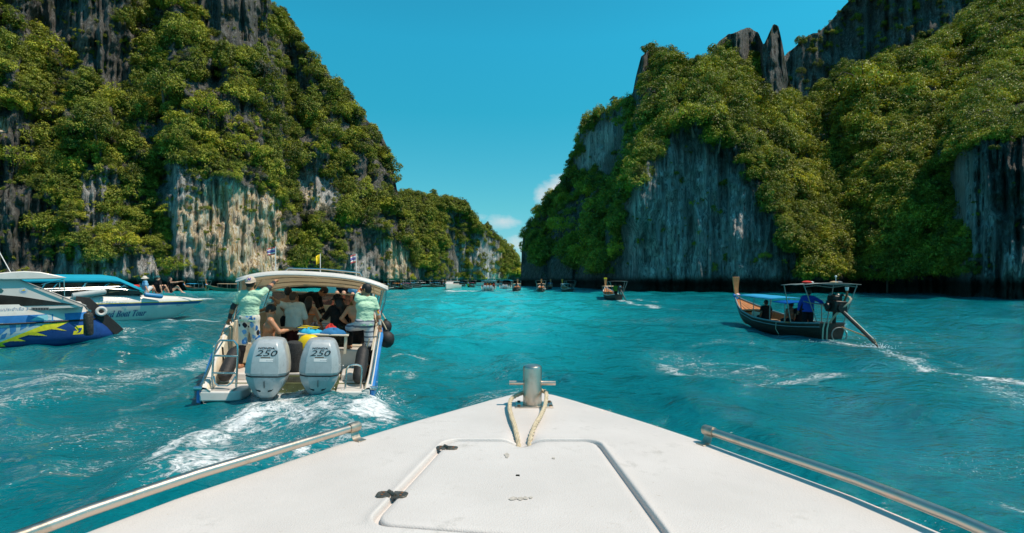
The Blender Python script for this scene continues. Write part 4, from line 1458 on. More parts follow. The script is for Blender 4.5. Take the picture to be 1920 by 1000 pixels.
bk = lathe('basket', [(0.13, 0), (0.16, 0.02), (0.17, 0.1), (0.16, 0.2), (0.175, 0.34), (0.165, 0.45), (0.15, 0.52), (0.10, 0.55)], mat('black_mesh_bag', (0.03, 0.03, 0.03), 0.8, var=0.8, scale=40, bump=0.9, bscale=50))
bk.matrix_world = SB_M @ Matrix.Translation((0.0, 0.92, 0.47))
tag(bk, 'black mesh bag standing left of the yellow float', 'bag')


def cloth_heap(name, label, m, c, r, seed):
    n, mm = 24, 10
    rings = []
    for i in range(mm):
        t = i / (mm - 1)
        rings.append([(r[0] * math.cos(a) * math.cos(t * 1.5) * (1 + 0.25 * math.sin(3 * a + seed) + 0.12 * math.sin(7 * a + 2 * seed)), r[1] * math.sin(a) * math.cos(t * 1.5) * (1 + 0.2 * math.sin(4 * a + seed)),
                       r[2] * math.sin(t * 1.5) * (1 + 0.25 * math.sin(5 * a + seed + t * 4))) for a in [k * 6.283 / n for k in range(n)]])
    o = MB().loft(rings).build(name, m, None, 70)
    o.matrix_world = SB_M @ Matrix.Translation(c)
    tag(o, label, 'towel' if 'towel' in name else 'bag')
    return o


gs = MB().box((0, 0, 0), (0.95, 0.5, 0.03)).build('gear_shelf', CREAM, None, bevel=0.01)
gs.matrix_world = SB_M @ Matrix.Translation((0.45, 1.62, 1.10))
legs_ = [MB().box((x, 0, -0.19), (0.05, 0.4, 0.36)).build('leg', CREAM, gs) for x in (-0.42, 0.42)]
tag(gs, 'cream shelf behind the engines holding towels and fins', 'shelf')
cloth_heap('beach_towel', 'cyan towel bunched over the yellow float', CYANCL, (0.18, 1.55, 1.115), (0.20, 0.16, 0.09), 1)
cloth_heap('beach_towel', 'blue towel lying behind the right outboard', mat('blue_cloth', (0.02, 0.16, 0.36), 0.9, var=0.2, scale=9), (0.62, 1.55, 1.115), (0.22, 0.16, 0.10), 3)
cloth_heap('gear_bag', 'small black snorkel bag on the gear shelf', BLACK, (0.25, 1.75, 1.115), (0.14, 0.1, 0.17), 5)
cloth_heap('gear_bag', 'red dry bag on the gear shelf behind the towels', REDCL, (0.55, 1.78, 1.115), (0.12, 0.1, 0.15), 8)
for i in range(2):
    f = MB().plate([(x, y, 0) for (x, y) in ((-0.035, 0), (0.035, 0), (0.05, 0.18), (0.08, 0.36), (-0.08, 0.36), (-0.05, 0.18))], 0.012, (0, 0, 1)).build('swim_fin', mat('fin_yellow', (0.6, 0.45, 0.02), 0.5), None, bevel=0.003)
    f.matrix_world = SB_M @ Matrix.Translation((0.32 + 0.02 * i, 1.52 + 0.03 * i, 1.205 + 0.02 * i)) @ Matrix.Rotation(1.3 - 0.35 * i, 4, 'Z')
    tag(f, ('lower yellow swim fin of the pair on the gear shelf', 'upper yellow swim fin of the pair on the gear shelf')[i], 'swim fin', 'pair of swim fins')
# starboard tyre-like float fenders hung outside
for (y, z, k, lb) in ((2.55, 0.92, 1.0, 'round black buoy fender hung lower on the starboard side'), (3.5, 1.12, 0.85, 'smaller black buoy fender hung higher on the starboard side')):
    prof = [(0.02, -0.19), (0.09, -0.17), (0.15, -0.10), (0.17, 0.0), (0.15, 0.10), (0.09, 0.16), (0.045, 0.18), (0.045, 0.21), (0.02, 0.22)]
    o = lathe('buoy_fender', [(r * k, zz * k) for (r, zz) in prof], BLACK)
    p = sb(1.72, y, z)
    o.location = p
    tag(o, lb, 'fender')
    MB().tube([(0, 0, 0.2 * k), (-0.06, 0.01, 0.32 * k), (-0.13, 0.02, 0.44 * k)], 0.012, 6).build('lanyard', ROPE, o)
ro = rope_mesh([sb(-1.36, 1.0, 0.86), sb(-1.33, 1.35, 0.99), sb(-1.38, 1.5, 1.02), sb(-1.33, 1.7, 1.1), sb(-1.28, 1.85, 1.16), sb(-1.22, 1.7, 0.8), sb(-1.2, 1.75, 0.5)], 0.018, step=0.02)
tag(ro.build('hanging_rope', ROPE), 'tan rope hanging from the port gunwale beside the man in the cap', 'rope')
ro = rope_mesh([sb(1.33, 1.6, 1.12), sb(1.28, 1.75, 0.85), sb(1.24, 1.65, 0.70), sb(1.28, 1.5, 0.82), sb(1.33, 1.45, 1.05)], 0.013, step=0.02)
tag(ro.build('hanging_rope', ROPE), 'coil of rope hanging inside the starboard gunwale', 'rope')
# flags flying from the roof
flag('roof_flag', 'striped tricolour flag on the left pole above the speedboat canopy', sb(-1.05, 5.2, 1.93), 1.03, 0.21, 0.19, 'thai', (-1, 0.1), group=None)
flag('roof_flag', 'plain yellow flag in the middle above the speedboat canopy', sb(0.02, 5.4, 2.04), 0.82, 0.11, 0.24, 'yellow', (-1, -0.3))
flag('roof_flag', 'striped tricolour flag on the right pole above the speedboat canopy', sb(0.95, 5.2, 2.02), 0.90, 0.15, 0.22, 'thai', (-1, -0.4))
lt = MB().cyl((0, 0, 0), (0, 0, 0.05), 0.03, 10).ball((0, 0, 0.08), 0.05).build('roof_light', REDCL)
lt.location = sb(0.12, 5.0, 2.09)
tag(lt, 'small red lamp on the speedboat roof below the yellow flag', 'lamp')
# ------------------------------------------------------------------ people: one smooth surface grown round a posed skeleton
def surface_nets(D, org, res):
    s = D < 0
    nx, ny, nz = D.shape
    cnt = np.zeros((nx - 1, ny - 1, nz - 1), np.int8)
    for dx in (0, 1):
        for dy in (0, 1):
            for dz in (0, 1):
                cnt += s[dx:nx - 1 + dx, dy:ny - 1 + dy, dz:nz - 1 + dz]
    act = (cnt > 0) & (cnt < 8)
    idx = np.argwhere(act)
    if len(idx) == 0:
        return np.zeros((0, 3)), np.zeros((0, 4), int)
    ids = np.full(act.shape, -1, np.int64)
    ids[act] = np.arange(len(idx))
    acc = np.zeros((len(idx), 3))
    num = np.zeros(len(idx))
    C = [(a, b, c) for a in (0, 1) for b in (0, 1) for c in (0, 1)]
    val = {c: D[idx[:, 0] + c[0], idx[:, 1] + c[1], idx[:, 2] + c[2]] for c in C}
    for a in C:
        for ax in range(3):
            if a[ax] == 0:
                b = list(a)
                b[ax] = 1
                b = tuple(b)
                va, vb = val[a], val[b]
                m = (va < 0) != (vb < 0)
                t = np.where(m, va / (va - vb + 1e-12), 0)
                p = np.array(a, float)[None, :].repeat(len(idx), 0)
                p[:, ax] += t
                acc[m] += p[m]
                num[m] += 1
    V = (idx + acc / num[:, None]) * res + org
    F = []
    for ax in range(3):
        o1, o2 = [(1, 2), (2, 0), (0, 1)][ax]
        sl0 = [slice(1, -1)] * 3
        sl1 = [slice(1, -1)] * 3
        sl0[ax] = slice(0, -1)
        sl1[ax] = slice(1, None)
        a, b = s[tuple(sl0)], s[tuple(sl1)]
        e = np.argwhere(a != b)
        if len(e) == 0:
            continue
        flip = a[tuple(e.T)]
        base = e.copy()
        for k in range(3):
            if k != ax:
                base[:, k] += 1
        q = []
        for (d1, d2) in ((0, 0), (-1, 0), (-1, -1), (0, -1)):
            c = base.copy()
            c[:, o1] += d1
            c[:, o2] += d2
            q.append(ids[tuple(c.T)])
        q = np.stack(q, 1)
        q[flip] = q[flip][:, ::-1]
        F.append(q[:, ::-1])
    F = np.concatenate(F)
    return V, F[(F >= 0).all(1)]


def sdf_mesh(prims, res=0.016, k=0.03):
    """prims: (a, b, ra, rb, flat) tapered bars or ('e', centre, radii, matrix) ellipsoids -> verts, quads"""
    lo, hi = np.full(3, 1e9), np.full(3, -1e9)
    for p in prims:
        if p[0] == 'e':
            r = max(p[2])
            lo = np.minimum(lo, np.array(p[1]) - r)
            hi = np.maximum(hi, np.array(p[1]) + r)
        else:
            r = max(p[2], p[3])
            for q in (p[0], p[1]):
                lo = np.minimum(lo, np.array(q) - r)
                hi = np.maximum(hi, np.array(q) + r)
    lo -= 3 * res
    hi += 3 * res
    n = np.ceil((hi - lo) / res).astype(int) + 1
    D = np.full(tuple(n), 1.0)
    ax = [lo[i] + res * np.arange(n[i]) for i in range(3)]
    m = k + 3 * res
    for p in prims:
        if p[0] == 'e':
            c, rad = np.array(p[1]), np.array(p[2])
            b0, b1 = c - max(rad) - m, c + max(rad) + m
        else:
            A, B = np.array(p[0], float), np.array(p[1], float)
            r = max(p[2], p[3])
            b0, b1 = np.minimum(A, B) - r - m, np.maximum(A, B) + r + m
        i0 = np.maximum(0, np.floor((b0 - lo) / res).astype(int))
        i1 = np.minimum(n, np.ceil((b1 - lo) / res).astype(int) + 1)
        sl = tuple(slice(a, b) for a, b in zip(i0, i1))
        X, Y, Z = np.meshgrid(ax[0][sl[0]], ax[1][sl[1]], ax[2][sl[2]], indexing='ij')
        if p[0] == 'e':
            q = np.stack([X - c[0], Y - c[1], Z - c[2]], -1)
            if len(p) > 3 and p[3] is not None:
                q = q @ np.array(p[3])
            kk = np.sqrt(((q / rad) ** 2).sum(-1))
            d = (kk - 1) * rad.min()
        else:
            e = B - A
            L2 = max(1e-9, float(e @ e))
            t = ((X - A[0]) * e[0] + (Y - A[1]) * e[1] + (Z - A[2]) * e[2]) / L2
            tc = np.clip(t, 0, 1)
            d = np.sqrt((X - A[0] - tc * e[0]) ** 2 + (Y - A[1] - tc * e[1]) ** 2 + (Z - A[2] - tc * e[2]) ** 2) - (p[2] + (p[3] - p[2]) * tc)
            if len(p) > 4 and p[4]:
                d = np.maximum(d, (t - 1) * math.sqrt(L2))
        o = D[sl]
        h = np.clip(0.5 + 0.5 * (o - d) / k, 0, 1)
        D[sl] = o * (1 - h) + d * h - k * h * (1 - h)
    return surface_nets(D, lo, res)


def np_obj(name, V, F, m, parent):
    me = mesh_np(name, V, F, True)
    me.materials.append(m)
    o = link(bpy.data.objects.new(name, me), parent)
    return o


def join_vf(parts):
    V, F, o = [], [], 0
    for (v, f) in parts:
        V.append(v)
        F.append(f + o)
        o += len(v)
    return np.concatenate(V), np.concatenate(F)


def ik(a, t, l1, l2, hint):
    a, t = Vector(a), Vector(t)
    d = t - a
    L = min(max(d.length, 0.05), (l1 + l2) * 0.995)
    d.normalize()
    t2 = a + d * L
    x = (l1 * l1 - l2 * l2 + L * L) / (2 * L)
    h = math.sqrt(max(0, l1 * l1 - x * x))
    hv = Vector(hint)
    hv = hv - d * hv.dot(d)
    if hv.length < 1e-4:
        hv = Vector((0, 0, -1)) - d * -d.z
    hv.normalize()
    return a + d * x + hv * h, t2


SKIN_T = mat('tanned_skin', (0.42, 0.19, 0.095), 0.5, var=0.12, scale=9)
SKIN_M = mat('olive_skin', (0.50, 0.25, 0.14), 0.5, var=0.12, scale=9)
SKIN_L = mat('light_skin', (0.60, 0.33, 0.21), 0.5, var=0.10, scale=9)
SKIN_D = mat('dark_tan_skin', (0.20, 0.085, 0.045), 0.5, var=0.12, scale=9)
HAIR = mat('black_hair', (0.012, 0.009, 0.008), 0.55, var=0.5, scale=40, bump=0.6, bscale=90)
HAIR_B = mat('brown_hair', (0.06, 0.03, 0.015), 0.6, var=0.5, scale=40, bump=0.6, bscale=90)
EYE = mat('eye_dark', (0.02, 0.015, 0.012), 0.3)


def cloth(name, col, **k):
    k.setdefault('bump', 0.7)
    k.setdefault('bscale', 11)
    k.setdefault('bdist', 0.035)
    return mat(name, col, 0.85, var=k.pop('var', 0.1), scale=7, spec=0.2, **k)


MINT = cloth('mint_polo', (0.45, 0.66, 0.47), bump=1.0, bscale=6, var=0.14, stretch=(1, 1, 1.6), bdist=0.06)
BLKCL = cloth('black_lycra', (0.010, 0.010, 0.011))
WHTCL = cloth('white_linen', (0.62, 0.60, 0.52))
MAROON = cloth('maroon_cotton', (0.05, 0.012, 0.014))
GREYCL = cloth('grey_lycra', (0.045, 0.05, 0.055))
ROYAL = cloth('royal_blue_jersey', (0.02, 0.06, 0.36))
NAVYCL = cloth('dark_trousers', (0.008, 0.009, 0.012))
OLVCL = cloth('olive_cotton', (0.12, 0.12, 0.04))
CAPCL = cloth('beige_cap', (0.62, 0.50, 0.40), bscale=60)
TEALCL = cloth('teal_cap', (0.03, 0.12, 0.13))
STRAW = cloth('pale_hat', (0.70, 0.62, 0.52))
LBLUE = cloth('light_blue_cotton', (0.18, 0.42, 0.62))


def print_cloth(name, kind):
    t = NT(name)
    co = t.coord()
    if kind == 'floral':
        v = t.new('ShaderNodeTexVoronoi', {'Vector': t.mapping(co, (1, 1, 0.75)), 'Scale': 13.0})
        r = t.new('ShaderNodeSeparateColor', {0: v.outputs['Color']}).outputs[0]
        c = t.ramp(r, [(0.0, (0.03, 0.16, 0.42)), (0.22, (0.16, 0.36, 0.62)), (0.34, (0.018, 0.02, 0.03)), (0.52, (0.58, 0.52, 0.42)), (0.72, (0.70, 0.66, 0.56))], 'CONSTANT')
        edge = t.ramp(v.outputs['Distance'], [(0.52, 0.0), (0.60, 1.0)])
        c = t.mix(edge, c, (0.66, 0.62, 0.53))
    elif kind == 'stripe':
        w = t.new('ShaderNodeTexWave', {'Vector': co, 'Scale': 2.9, 'Distortion': 3.0, 'Detail': 2.0}, bands_direction='Z').outputs['Fac']
        c = t.ramp(w, [(0.0, (0.10, 0.12, 0.16)), (0.35, (0.38, 0.38, 0.42)), (0.55, (0.62, 0.60, 0.60)), (1.0, (0.50, 0.49, 0.52))])
    elif kind == 'camo':
        c = t.ramp(t.noise(co, 9, 3), [(0.4, (0.02, 0.022, 0.015)), (0.5, (0.07, 0.065, 0.04)), (0.6, (0.035, 0.04, 0.03))], 'CONSTANT')
    elif kind == 'sleeve':
        v = t.new('ShaderNodeTexVoronoi', {'Vector': co, 'Scale': 22.0})
        r = t.new('ShaderNodeSeparateColor', {0: v.outputs['Color']}).outputs[0]
        c = t.ramp(r, [(0.0, (0.6, 0.58, 0.55)), (0.5, (0.65, 0.10, 0.03)), (0.66, (0.10, 0.12, 0.35)), (0.8, (0.7, 0.35, 0.05)), (0.9, (0.62, 0.6, 0.58))], 'CONSTANT')
    else:
        v = t.new('ShaderNodeTexVoronoi', {'Vector': co, 'Scale': 16.0})
        r = t.new('ShaderNodeSeparateColor', {0: v.outputs['Color']}).outputs[0]
        c = t.ramp(r, [(0.0, (0.04, 0.30, 0.40)), (0.4, (0.10, 0.45, 0.52)), (0.6, (0.02, 0.05, 0.08)), (0.75, (0.25, 0.55, 0.6))], 'CONSTANT')
    t.bsdf(color=c, rough=0.85, normal=t.bump(t.noise(co, 10, 4), 0.5, 0.02), spec=0.2)
    return t.m


FLORAL, STRIPED, CAMO, SLEEVE, AQUAPR = [print_cloth(k + '_print', k) for k in ('floral', 'stripe', 'camo', 'sleeve', 'aqua')]


def person(label, loc, yaw, h=1.7, pelvis=(0, 0, None), spine=(0, 0, 1), twist=0.0, look=(0, 0), lh=None, rh=None, lf=None, rf=None, skin=SKIN_T, hair='short', haircol=None,
           cap=None, shirt=None, sleeve=0.6, hem=0.02, loose=0.022, shorts=None, slen=0.9, leggings=None, arms=None, female=False, grip=(0, 0), group=None, res=0.017, glasses=None,
           elbow=((-0.6, -0.6, -0.6), (0.6, -0.6, -0.6)), knee=((0, 1, 0.2), (0, 1, 0.2)), bikini=None, tattoo=None, brim_dir=1, emblem=None):
    """x is the figure's right, y its front, z up, origin on the ground between the feet; targets are in that frame"""
    S = h / 1.72
    W = 0.88 if female else 1.0
    root = empty('person', loc, yaw)
    tag(root, label, 'person', group)
    pz = 0.93 * S if pelvis[2] is None else pelvis[2]
    P = Vector((pelvis[0], pelvis[1], pz))
    sp = Vector(spine).normalized()
    right = Vector((math.cos(twist), math.sin(twist), 0))
    right = (right - sp * right.dot(sp)).normalized()
    front = sp.cross(right) * 1.0
    if front.dot(Vector((0, 1, 0))) < 0 and abs(sp.z) > 0.6:
        front = -front
    hipr = Vector((1, 0, 0))
    Sh = P + sp * (0.49 * S)
    sl, sr = Sh - right * (0.175 * S * W), Sh + right * (0.175 * S * W)
    hl, hr = P - hipr * (0.088 * S) - Vector((0, 0, 0.03)), P + hipr * (0.088 * S) - Vector((0, 0, 0.03))
    ua, fa, th, ca = 0.285 * S, 0.255 * S, 0.42 * S, 0.41 * S
    lh = Vector(lh) if lh is not None else sl + Vector((-0.10, 0.06, -0.50)) * S
    rh = Vector(rh) if rh is not None else sr + Vector((0.10, 0.06, -0.50)) * S
    lf = Vector(lf) if lf is not None else Vector((-0.11 * S, 0.0, 0.075 * S))
    rf = Vector(rf) if rf is not None else Vector((0.11 * S, 0.0, 0.075 * S))
    le, lw = ik(sl, lh, ua, fa, elbow[0])
    re, rw = ik(sr, rh, ua, fa, elbow[1])
    lk, la = ik(hl, lf, th, ca, knee[0])
    rk, ra = ik(hr, rf, th, ca, knee[1])
    r = lambda x: x * S
    neck = Sh + sp * r(0.04)
    tilt = look[1]
    hd = (sp * 0.75 + Vector((0, 0, 1)) * 0.6).normalized() if abs(sp.z) > 0.3 else (sp + Vector((0, 0, 0.2))).normalized()
    hc = neck + hd * r(0.165)
    # torso / limbs
    torso = [(P - hipr * r(0.07 * W), P + hipr * r(0.07 * W), r(0.112), r(0.112)), (P + sp * r(0.05), P + sp * r(0.22), r(0.118 * W), r(0.112 * W)),
             (P + sp * r(0.2), P + sp * r(0.34), r(0.112 * W), r(0.13 * W)), (P + sp * r(0.35) - right * r(0.075 * W), P + sp * r(0.35) + right * r(0.075 * W), r(0.115 * W), r(0.115 * W)),
             (Sh - right * r(0.13 * W), Sh + right * r(0.13 * W), r(0.068), r(0.068)), (Sh - right * r(0.04), neck + hd * r(0.06), r(0.07), r(0.054 * W)), (Sh + right * r(0.04), neck + hd * r(0.06), r(0.07), r(0.054 * W))]
    if female:
        torso += [('e', P + sp * r(0.36) + front * r(0.09) + right * (sg * r(0.065)), (r(0.06),) * 3, None) for sg in (-1, 1)]
    armp = []
    for (s, e, w) in ((sl, le, lw), (sr, re, rw)):
        armp.append([(s, e, r(0.056 * W), r(0.041 * W)), (e, e.lerp(w, 0.35), r(0.041 * W), r(0.044 * W)), (e.lerp(w, 0.35), w, r(0.044 * W), r(0.027 * W))])
    legp = []
    for (hj, k, a) in ((hl, lk, la), (hr, rk, ra)):
        fwd = Vector((k.x - hj.x, k.y - hj.y, 0))
        fwd = Vector((0, 1, 0)) if fwd.length < 0.08 else fwd.normalized()
        back = (a - k).normalized().cross(hipr)
        calf = k.lerp(a, 0.35) - fwd * r(0.015)
        legp.append([(hj, k, r(0.092), r(0.058)), (k, calf, r(0.055), r(0.058)), (calf, a, r(0.056), r(0.036)), (a - fwd * r(0.035) - Vector((0, 0, r(0.035))), a + fwd * r(0.06) - Vector((0, 0, r(0.04))), r(0.034), r(0.036)),
                     (a + fwd * r(0.06) - Vector((0, 0, r(0.04))), a + fwd * r(0.15) - Vector((0, 0, r(0.05))), r(0.038), r(0.024))])
    body = [sdf_mesh(torso + armp[0] + armp[1] + legp[0] + legp[1], res * S)]
    # head
    yw = look[0]
    fz = Matrix.Rotation(yw, 3, 'Z') @ Vector((0, 1, 0))
    fz = (fz * math.cos(tilt) + Vector((0, 0, math.sin(tilt)))).normalized()
    hx = fz.cross(Vector((0, 0, 1))).normalized()
    hz = hx.cross(fz).normalized()
    HM = Matrix((hx, fz, hz)).transposed()

    def hp(x, y, z):
        return hc + HM @ Vector((x * S, y * S, z * S))
    Rm = np.array(HM)
    head = [('e', hp(0, -0.005, 0.02), (r(0.077), r(0.096), r(0.10)), Rm), (hp(0, 0.03, -0.05), hp(0, 0.055, -0.085), r(0.06), r(0.042)), (hp(0, -0.03, -0.05), neck, r(0.055), r(0.056 * W)),
            (hp(0, 0.088, 0.005), hp(0, 0.112, -0.028), r(0.010), r(0.014)), (hp(-0.035, 0.085, 0.02), hp(0.035, 0.085, 0.02), r(0.012), r(0.012)), (hp(-0.018, 0.09, -0.058), hp(0.018, 0.09, -0.058), r(0.011), r(0.011)),
            (hp(-0.079, -0.005, 0.012), hp(-0.079, -0.008, -0.028), r(0.016), r(0.011)), (hp(0.079, -0.005, 0.012), hp(0.079, -0.008, -0.028), r(0.016), r(0.011))]
    body.append(sdf_mesh(head, 0.009 * S, 0.012))
    # hands with palm, four fingers and a thumb
    for i, (e, w, g) in enumerate(((le, lw, grip[0]), (re, rw, grip[1]))):
        d = (w - e).normalized()
        side = d.cross(Vector((0, 0, 1)))
        side = Vector((1, 0, 0)) if side.length < 0.2 else side.normalized()
        pn = side.cross(d).normalized() * (1 if d.z > 0.5 else -1)
        sg = 1 if i == 0 else -1
        pc = w + d * r(0.05)
        hand = [(w, pc + d * r(0.01), r(0.024), r(0.022))]
        for q, (off, ln) in enumerate(((-0.030, 0.062), (-0.010, 0.072), (0.010, 0.068), (0.029, 0.054))):
            kn = w + d * r(0.088) + side * r(off)
            hand.append((w + d * r(0.02) + side * r(off * 0.6), kn, r(0.017), r(0.012)))
            a1 = 0.35 + 1.15 * g
            p1 = kn + (d * math.cos(a1 * 0.6) + pn * math.sin(a1 * 0.6)) * r(ln * 0.5)
            p2 = p1 + (d * math.cos(a1 * 1.7) + pn * math.sin(a1 * 1.7)) * r(ln * 0.5)
            hand += [(kn, p1, r(0.0098), r(0.009)), (p1, p2, r(0.009), r(0.0075))]
        tb = w + d * r(0.03) + side * r(0.026 * sg)
        t1 = tb + (d * 0.6 + side * 0.65 * sg + pn * 0.3).normalized() * r(0.042)
        hand += [(tb, t1, r(0.015), r(0.011)), (t1, t1 + (d * 0.85 + pn * (0.3 + 0.5 * g)).normalized() * r(0.034), r(0.011), r(0.009))]
        body.append(sdf_mesh(hand, 0.0058 * S, 0.006))
    V, F = join_vf(body)
    bo = np_obj('body', V, F, skin, root)
    # eyes and mouth
    for sg in (-1, 1):
        MB().ball(hp(sg * 0.032, 0.086, 0.004), (r(0.012), r(0.008), r(0.007)), 8, 5).build('eye', EYE, bo)
    MB().ball(hp(0, 0.099, -0.062), (r(0.024), r(0.005), r(0.005)), 8, 5).build('mouth', mat('lips', (0.30, 0.10, 0.08), 0.5), bo)
    inf = lambda pr, d: [(p[0], p[1], p[2] + d, p[3] + d) if p[0] != 'e' else ('e', p[1], tuple(x + d for x in p[2]), p[3]) for p in pr]
    if shirt is not None:
        hemp = P - sp * r(hem)
        pr = inf(torso[1:5], loose)
        for p in (torso[5], torso[6]):
            pr.append((p[0], Vector(p[0]).lerp(Vector(p[1]), 0.35), p[2] + 0.012, p[3] + 0.016))
        if female:
            pr += inf(torso[7:], loose * 0.7)
        for dx in (-0.06, 0.06):
            pr.append((P + sp * r(0.25) + right * r(dx * W), hemp + right * r(dx * W), r(0.10) + loose, r(0.115) + loose * 1.3, True))
        for (s, e, w) in ((sl, le, lw), (sr, re, rw)):
            if sleeve <= 1:
                pr.append((s, s.lerp(e, sleeve), r(0.058 * W) + loose, r(0.052 * W) + loose * 1.1, True))
            else:
                pr += [(s, e, r(0.058 * W) + loose * 0.8, r(0.045 * W) + loose * 0.7), (e, e.lerp(w, sleeve - 1), r(0.044 * W) + loose * 0.7, r(0.03 * W) + loose * 0.6, True)]
        np_obj('shirt', *sdf_mesh(pr, 0.014 * S, 0.02), shirt, root)
    if arms is not None:
        for (e, s, w) in ((le, sl, lw), (re, sr, rw)):
            np_obj('arm_sleeve', *sdf_mesh([(s.lerp(e, 0.45), e, r(0.052), r(0.046)), (e, w, r(0.048), r(0.033), True)], 0.013 * S, 0.02), arms, root)
    if shorts is not None:
        pr = [(P - hipr * r(0.075) + Vector((0, 0, 0.03)), P + hipr * r(0.075) + Vector((0, 0, 0.03)), r(0.128), r(0.128)), (P, P + sp * r(0.12), r(0.125), r(0.125), True)]
        for (hj, k, a) in ((hl, lk, la), (hr, rk, ra)):
            if slen <= 1:
                pr.append((hj, hj.lerp(k, slen), r(0.105), r(0.088), True))
            else:
                pr += [(hj, k, r(0.103), r(0.082)), (k, k.lerp(a, slen - 1), r(0.08), r(0.07), True)]
        np_obj('trousers' if slen > 1.3 else 'shorts', *sdf_mesh(pr, 0.015 * S, 0.025), shorts, root)
    if leggings is not None:
        for lp in legp:
            np_obj('legging', *sdf_mesh([(lp[0][0], lp[0][1], lp[0][2] + 0.006, lp[0][3] + 0.006), (lp[1][0], lp[1][1], lp[1][2] + 0.006, lp[1][3] + 0.006), (lp[2][0], lp[2][1], lp[2][2] + 0.006, lp[2][3] + 0.006, True)], 0.015 * S, 0.02), leggings, root)
    if bikini is not None:
        b = P + sp * r(0.36)
        rg = []
        for (o_, rad) in ((0.35, 0.015), (0.325, 0.013)):
            rg.append([P + sp * r(o_) + (right * math.cos(t) * r(0.195 * W) + front * math.sin(t) * r(0.122 * W)) for t in [i * 6.283 / 20 for i in range(20)]])
        MB().tube(rg[0] + rg[0][:1], 0.013, 6).build('bikini_top', bikini, root)
        np_obj('bikini_bottom', *sdf_mesh([(P - hipr * r(0.07), P + hipr * r(0.07), r(0.118), r(0.118)), (P, P - Vector((0, 0, r(0.1))), r(0.1), r(0.06))], 0.015, 0.03), bikini, root)
    hm = haircol or HAIR
    if hair in ('short', 'curly'):
        k = (0.0 if cap is not None else 0.008) if hair == 'short' else 0.022
        pr = [('e', hp(0, -0.014, 0.036), (r(0.081) + k, r(0.095) + k, r(0.094) + k), Rm), ('e', hp(0, -0.05, -0.01), (r(0.072) + k * 0.6, r(0.05) + k * 0.6, r(0.07) + k * 0.5), Rm)]
        np_obj('hair', *sdf_mesh(pr, 0.011 * S, 0.02), hm, root)
    elif hair == 'long':
        pr = [('e', hp(0, -0.014, 0.036), (r(0.088), r(0.10), r(0.10)), Rm), (hp(0, -0.07, 0.0), hp(0, -0.10, -0.16), r(0.075), r(0.085)), (hp(0, -0.10, -0.16), hp(0.01, -0.12, -0.36), r(0.08), r(0.035)),
              (hp(-0.07, -0.03, -0.02), hp(-0.07, -0.06, -0.16), r(0.035), r(0.04)), (hp(0.07, -0.03, -0.02), hp(0.07, -0.06, -0.16), r(0.035), r(0.04))]
        np_obj('hair', *sdf_mesh(pr, 0.012 * S, 0.025), hm, root)
    if cap is not None:
        cm, kind = cap
        rings = []
        for i in range(9):
            t = i / 8 * 1.5
            rings.append([hp(0.097 * math.cos(t) * math.cos(a), -0.006 + 0.116 * math.cos(t) * math.sin(a), 0.03 + 0.116 * math.sin(t) ** 0.9) for a in [j * 6.283 / 20 for j in range(20)]])
        co = MB().loft(rings).build('cap' if kind != 'hat' else 'hat', cm, root, 60)
        if kind == 'cap':
            a0 = math.pi / 2 if brim_dir > 0 else -math.pi / 2
            inn = [hp(0.088 * math.cos(a), 0.104 * math.sin(a), 0.036) for a in [a0 - 1.05 + 2.1 * j / 12 for j in range(13)]]
            out = [hp(0.098 * math.cos(a), 0.104 * math.sin(a) + brim_dir * 0.075 * math.cos((j - 6) / 6 * 1.35), 0.036 - 0.028 * math.cos((j - 6) / 6 * 1.35)) for j, a in enumerate([a0 - 1.05 + 2.1 * j / 12 for j in range(13)])]
            MB().sheet([inn, out]).build('brim', cm, co, 60, solid=0.006)
        else:
            rr = [[hp(q * 0.092 * math.cos(a), q * 0.108 * math.sin(a), z + 0.012 * math.sin(2 * a)) for a in [j * 6.283 / 24 for j in range(24)]] for (q, z) in ((1.0, 0.042), (1.45, 0.025), (1.85, -0.002))]
            MB().loft(rr, True, caps=False).build('brim', cm, co, 60, solid=0.005)
        if emblem:
            eo = text_part('cap_letter', emblem, 0.075 * S, mat('cap_print', (0.06, 0.06, 0.35), 0.7), None, (0, 0, 0), (0, 0, 0), 0.1, 1.2, 0.002, bold=0.002)
            eo.parent = co
            yd = -1 if brim_dir < 0 else 1
            nrm = (HM @ Vector((0, yd * 0.88, 0.48))).normalized()
            xx = (HM @ Vector((-yd, 0, 0)))
            upv = nrm.cross(xx)
            eo.matrix_local = Matrix.Translation(hp(0, yd * 0.108, 0.088)) @ Matrix((xx, upv, nrm)).transposed().to_4x4()
    if glasses is not None:
        go = MB()
        for sg in (-1, 1):
            go.ball(hp(sg * 0.036, 0.094, 0.008), (r(0.034), r(0.02), r(0.026)), 12, 6)
        go.tube([hp(-0.08, 0.0, 0.012), hp(-0.06, 0.075, 0.012), hp(0.06, 0.075, 0.012), hp(0.08, 0.0, 0.012)], r(0.008), 6)
        go.build('sunglasses', glasses, root)
    if tattoo is not None:
        c, rad = np.array(tattoo[0]) * S, np.array(tattoo[1]) * S
        P_ = V[F].mean(1)
        q = ((P_ - c) / rad)
        wob = 1 + 0.35 * np.sin(P_[:, 2] * 60 + P_[:, 0] * 90)
        mask = (q ** 2).sum(1) < wob
        Ft = F[mask]
        if len(Ft):
            me = mesh_np('tmp', V, Ft)
            nn = np.zeros(len(V) * 3)
            me.vertices.foreach_get('normal', nn)
            bpy.data.meshes.remove(me)
            used, inv = np.unique(Ft, return_inverse=True)
            np_obj('tattoo', (V + nn.reshape(-1, 3) * 0.003)[used], inv.reshape(-1, 4), mat('tattoo_ink', (0.05, 0.04, 0.04), 0.6, var=0.6, scale=50), root)
    return root


def at_sb(x, y, z):
    return sb(x, y, z)


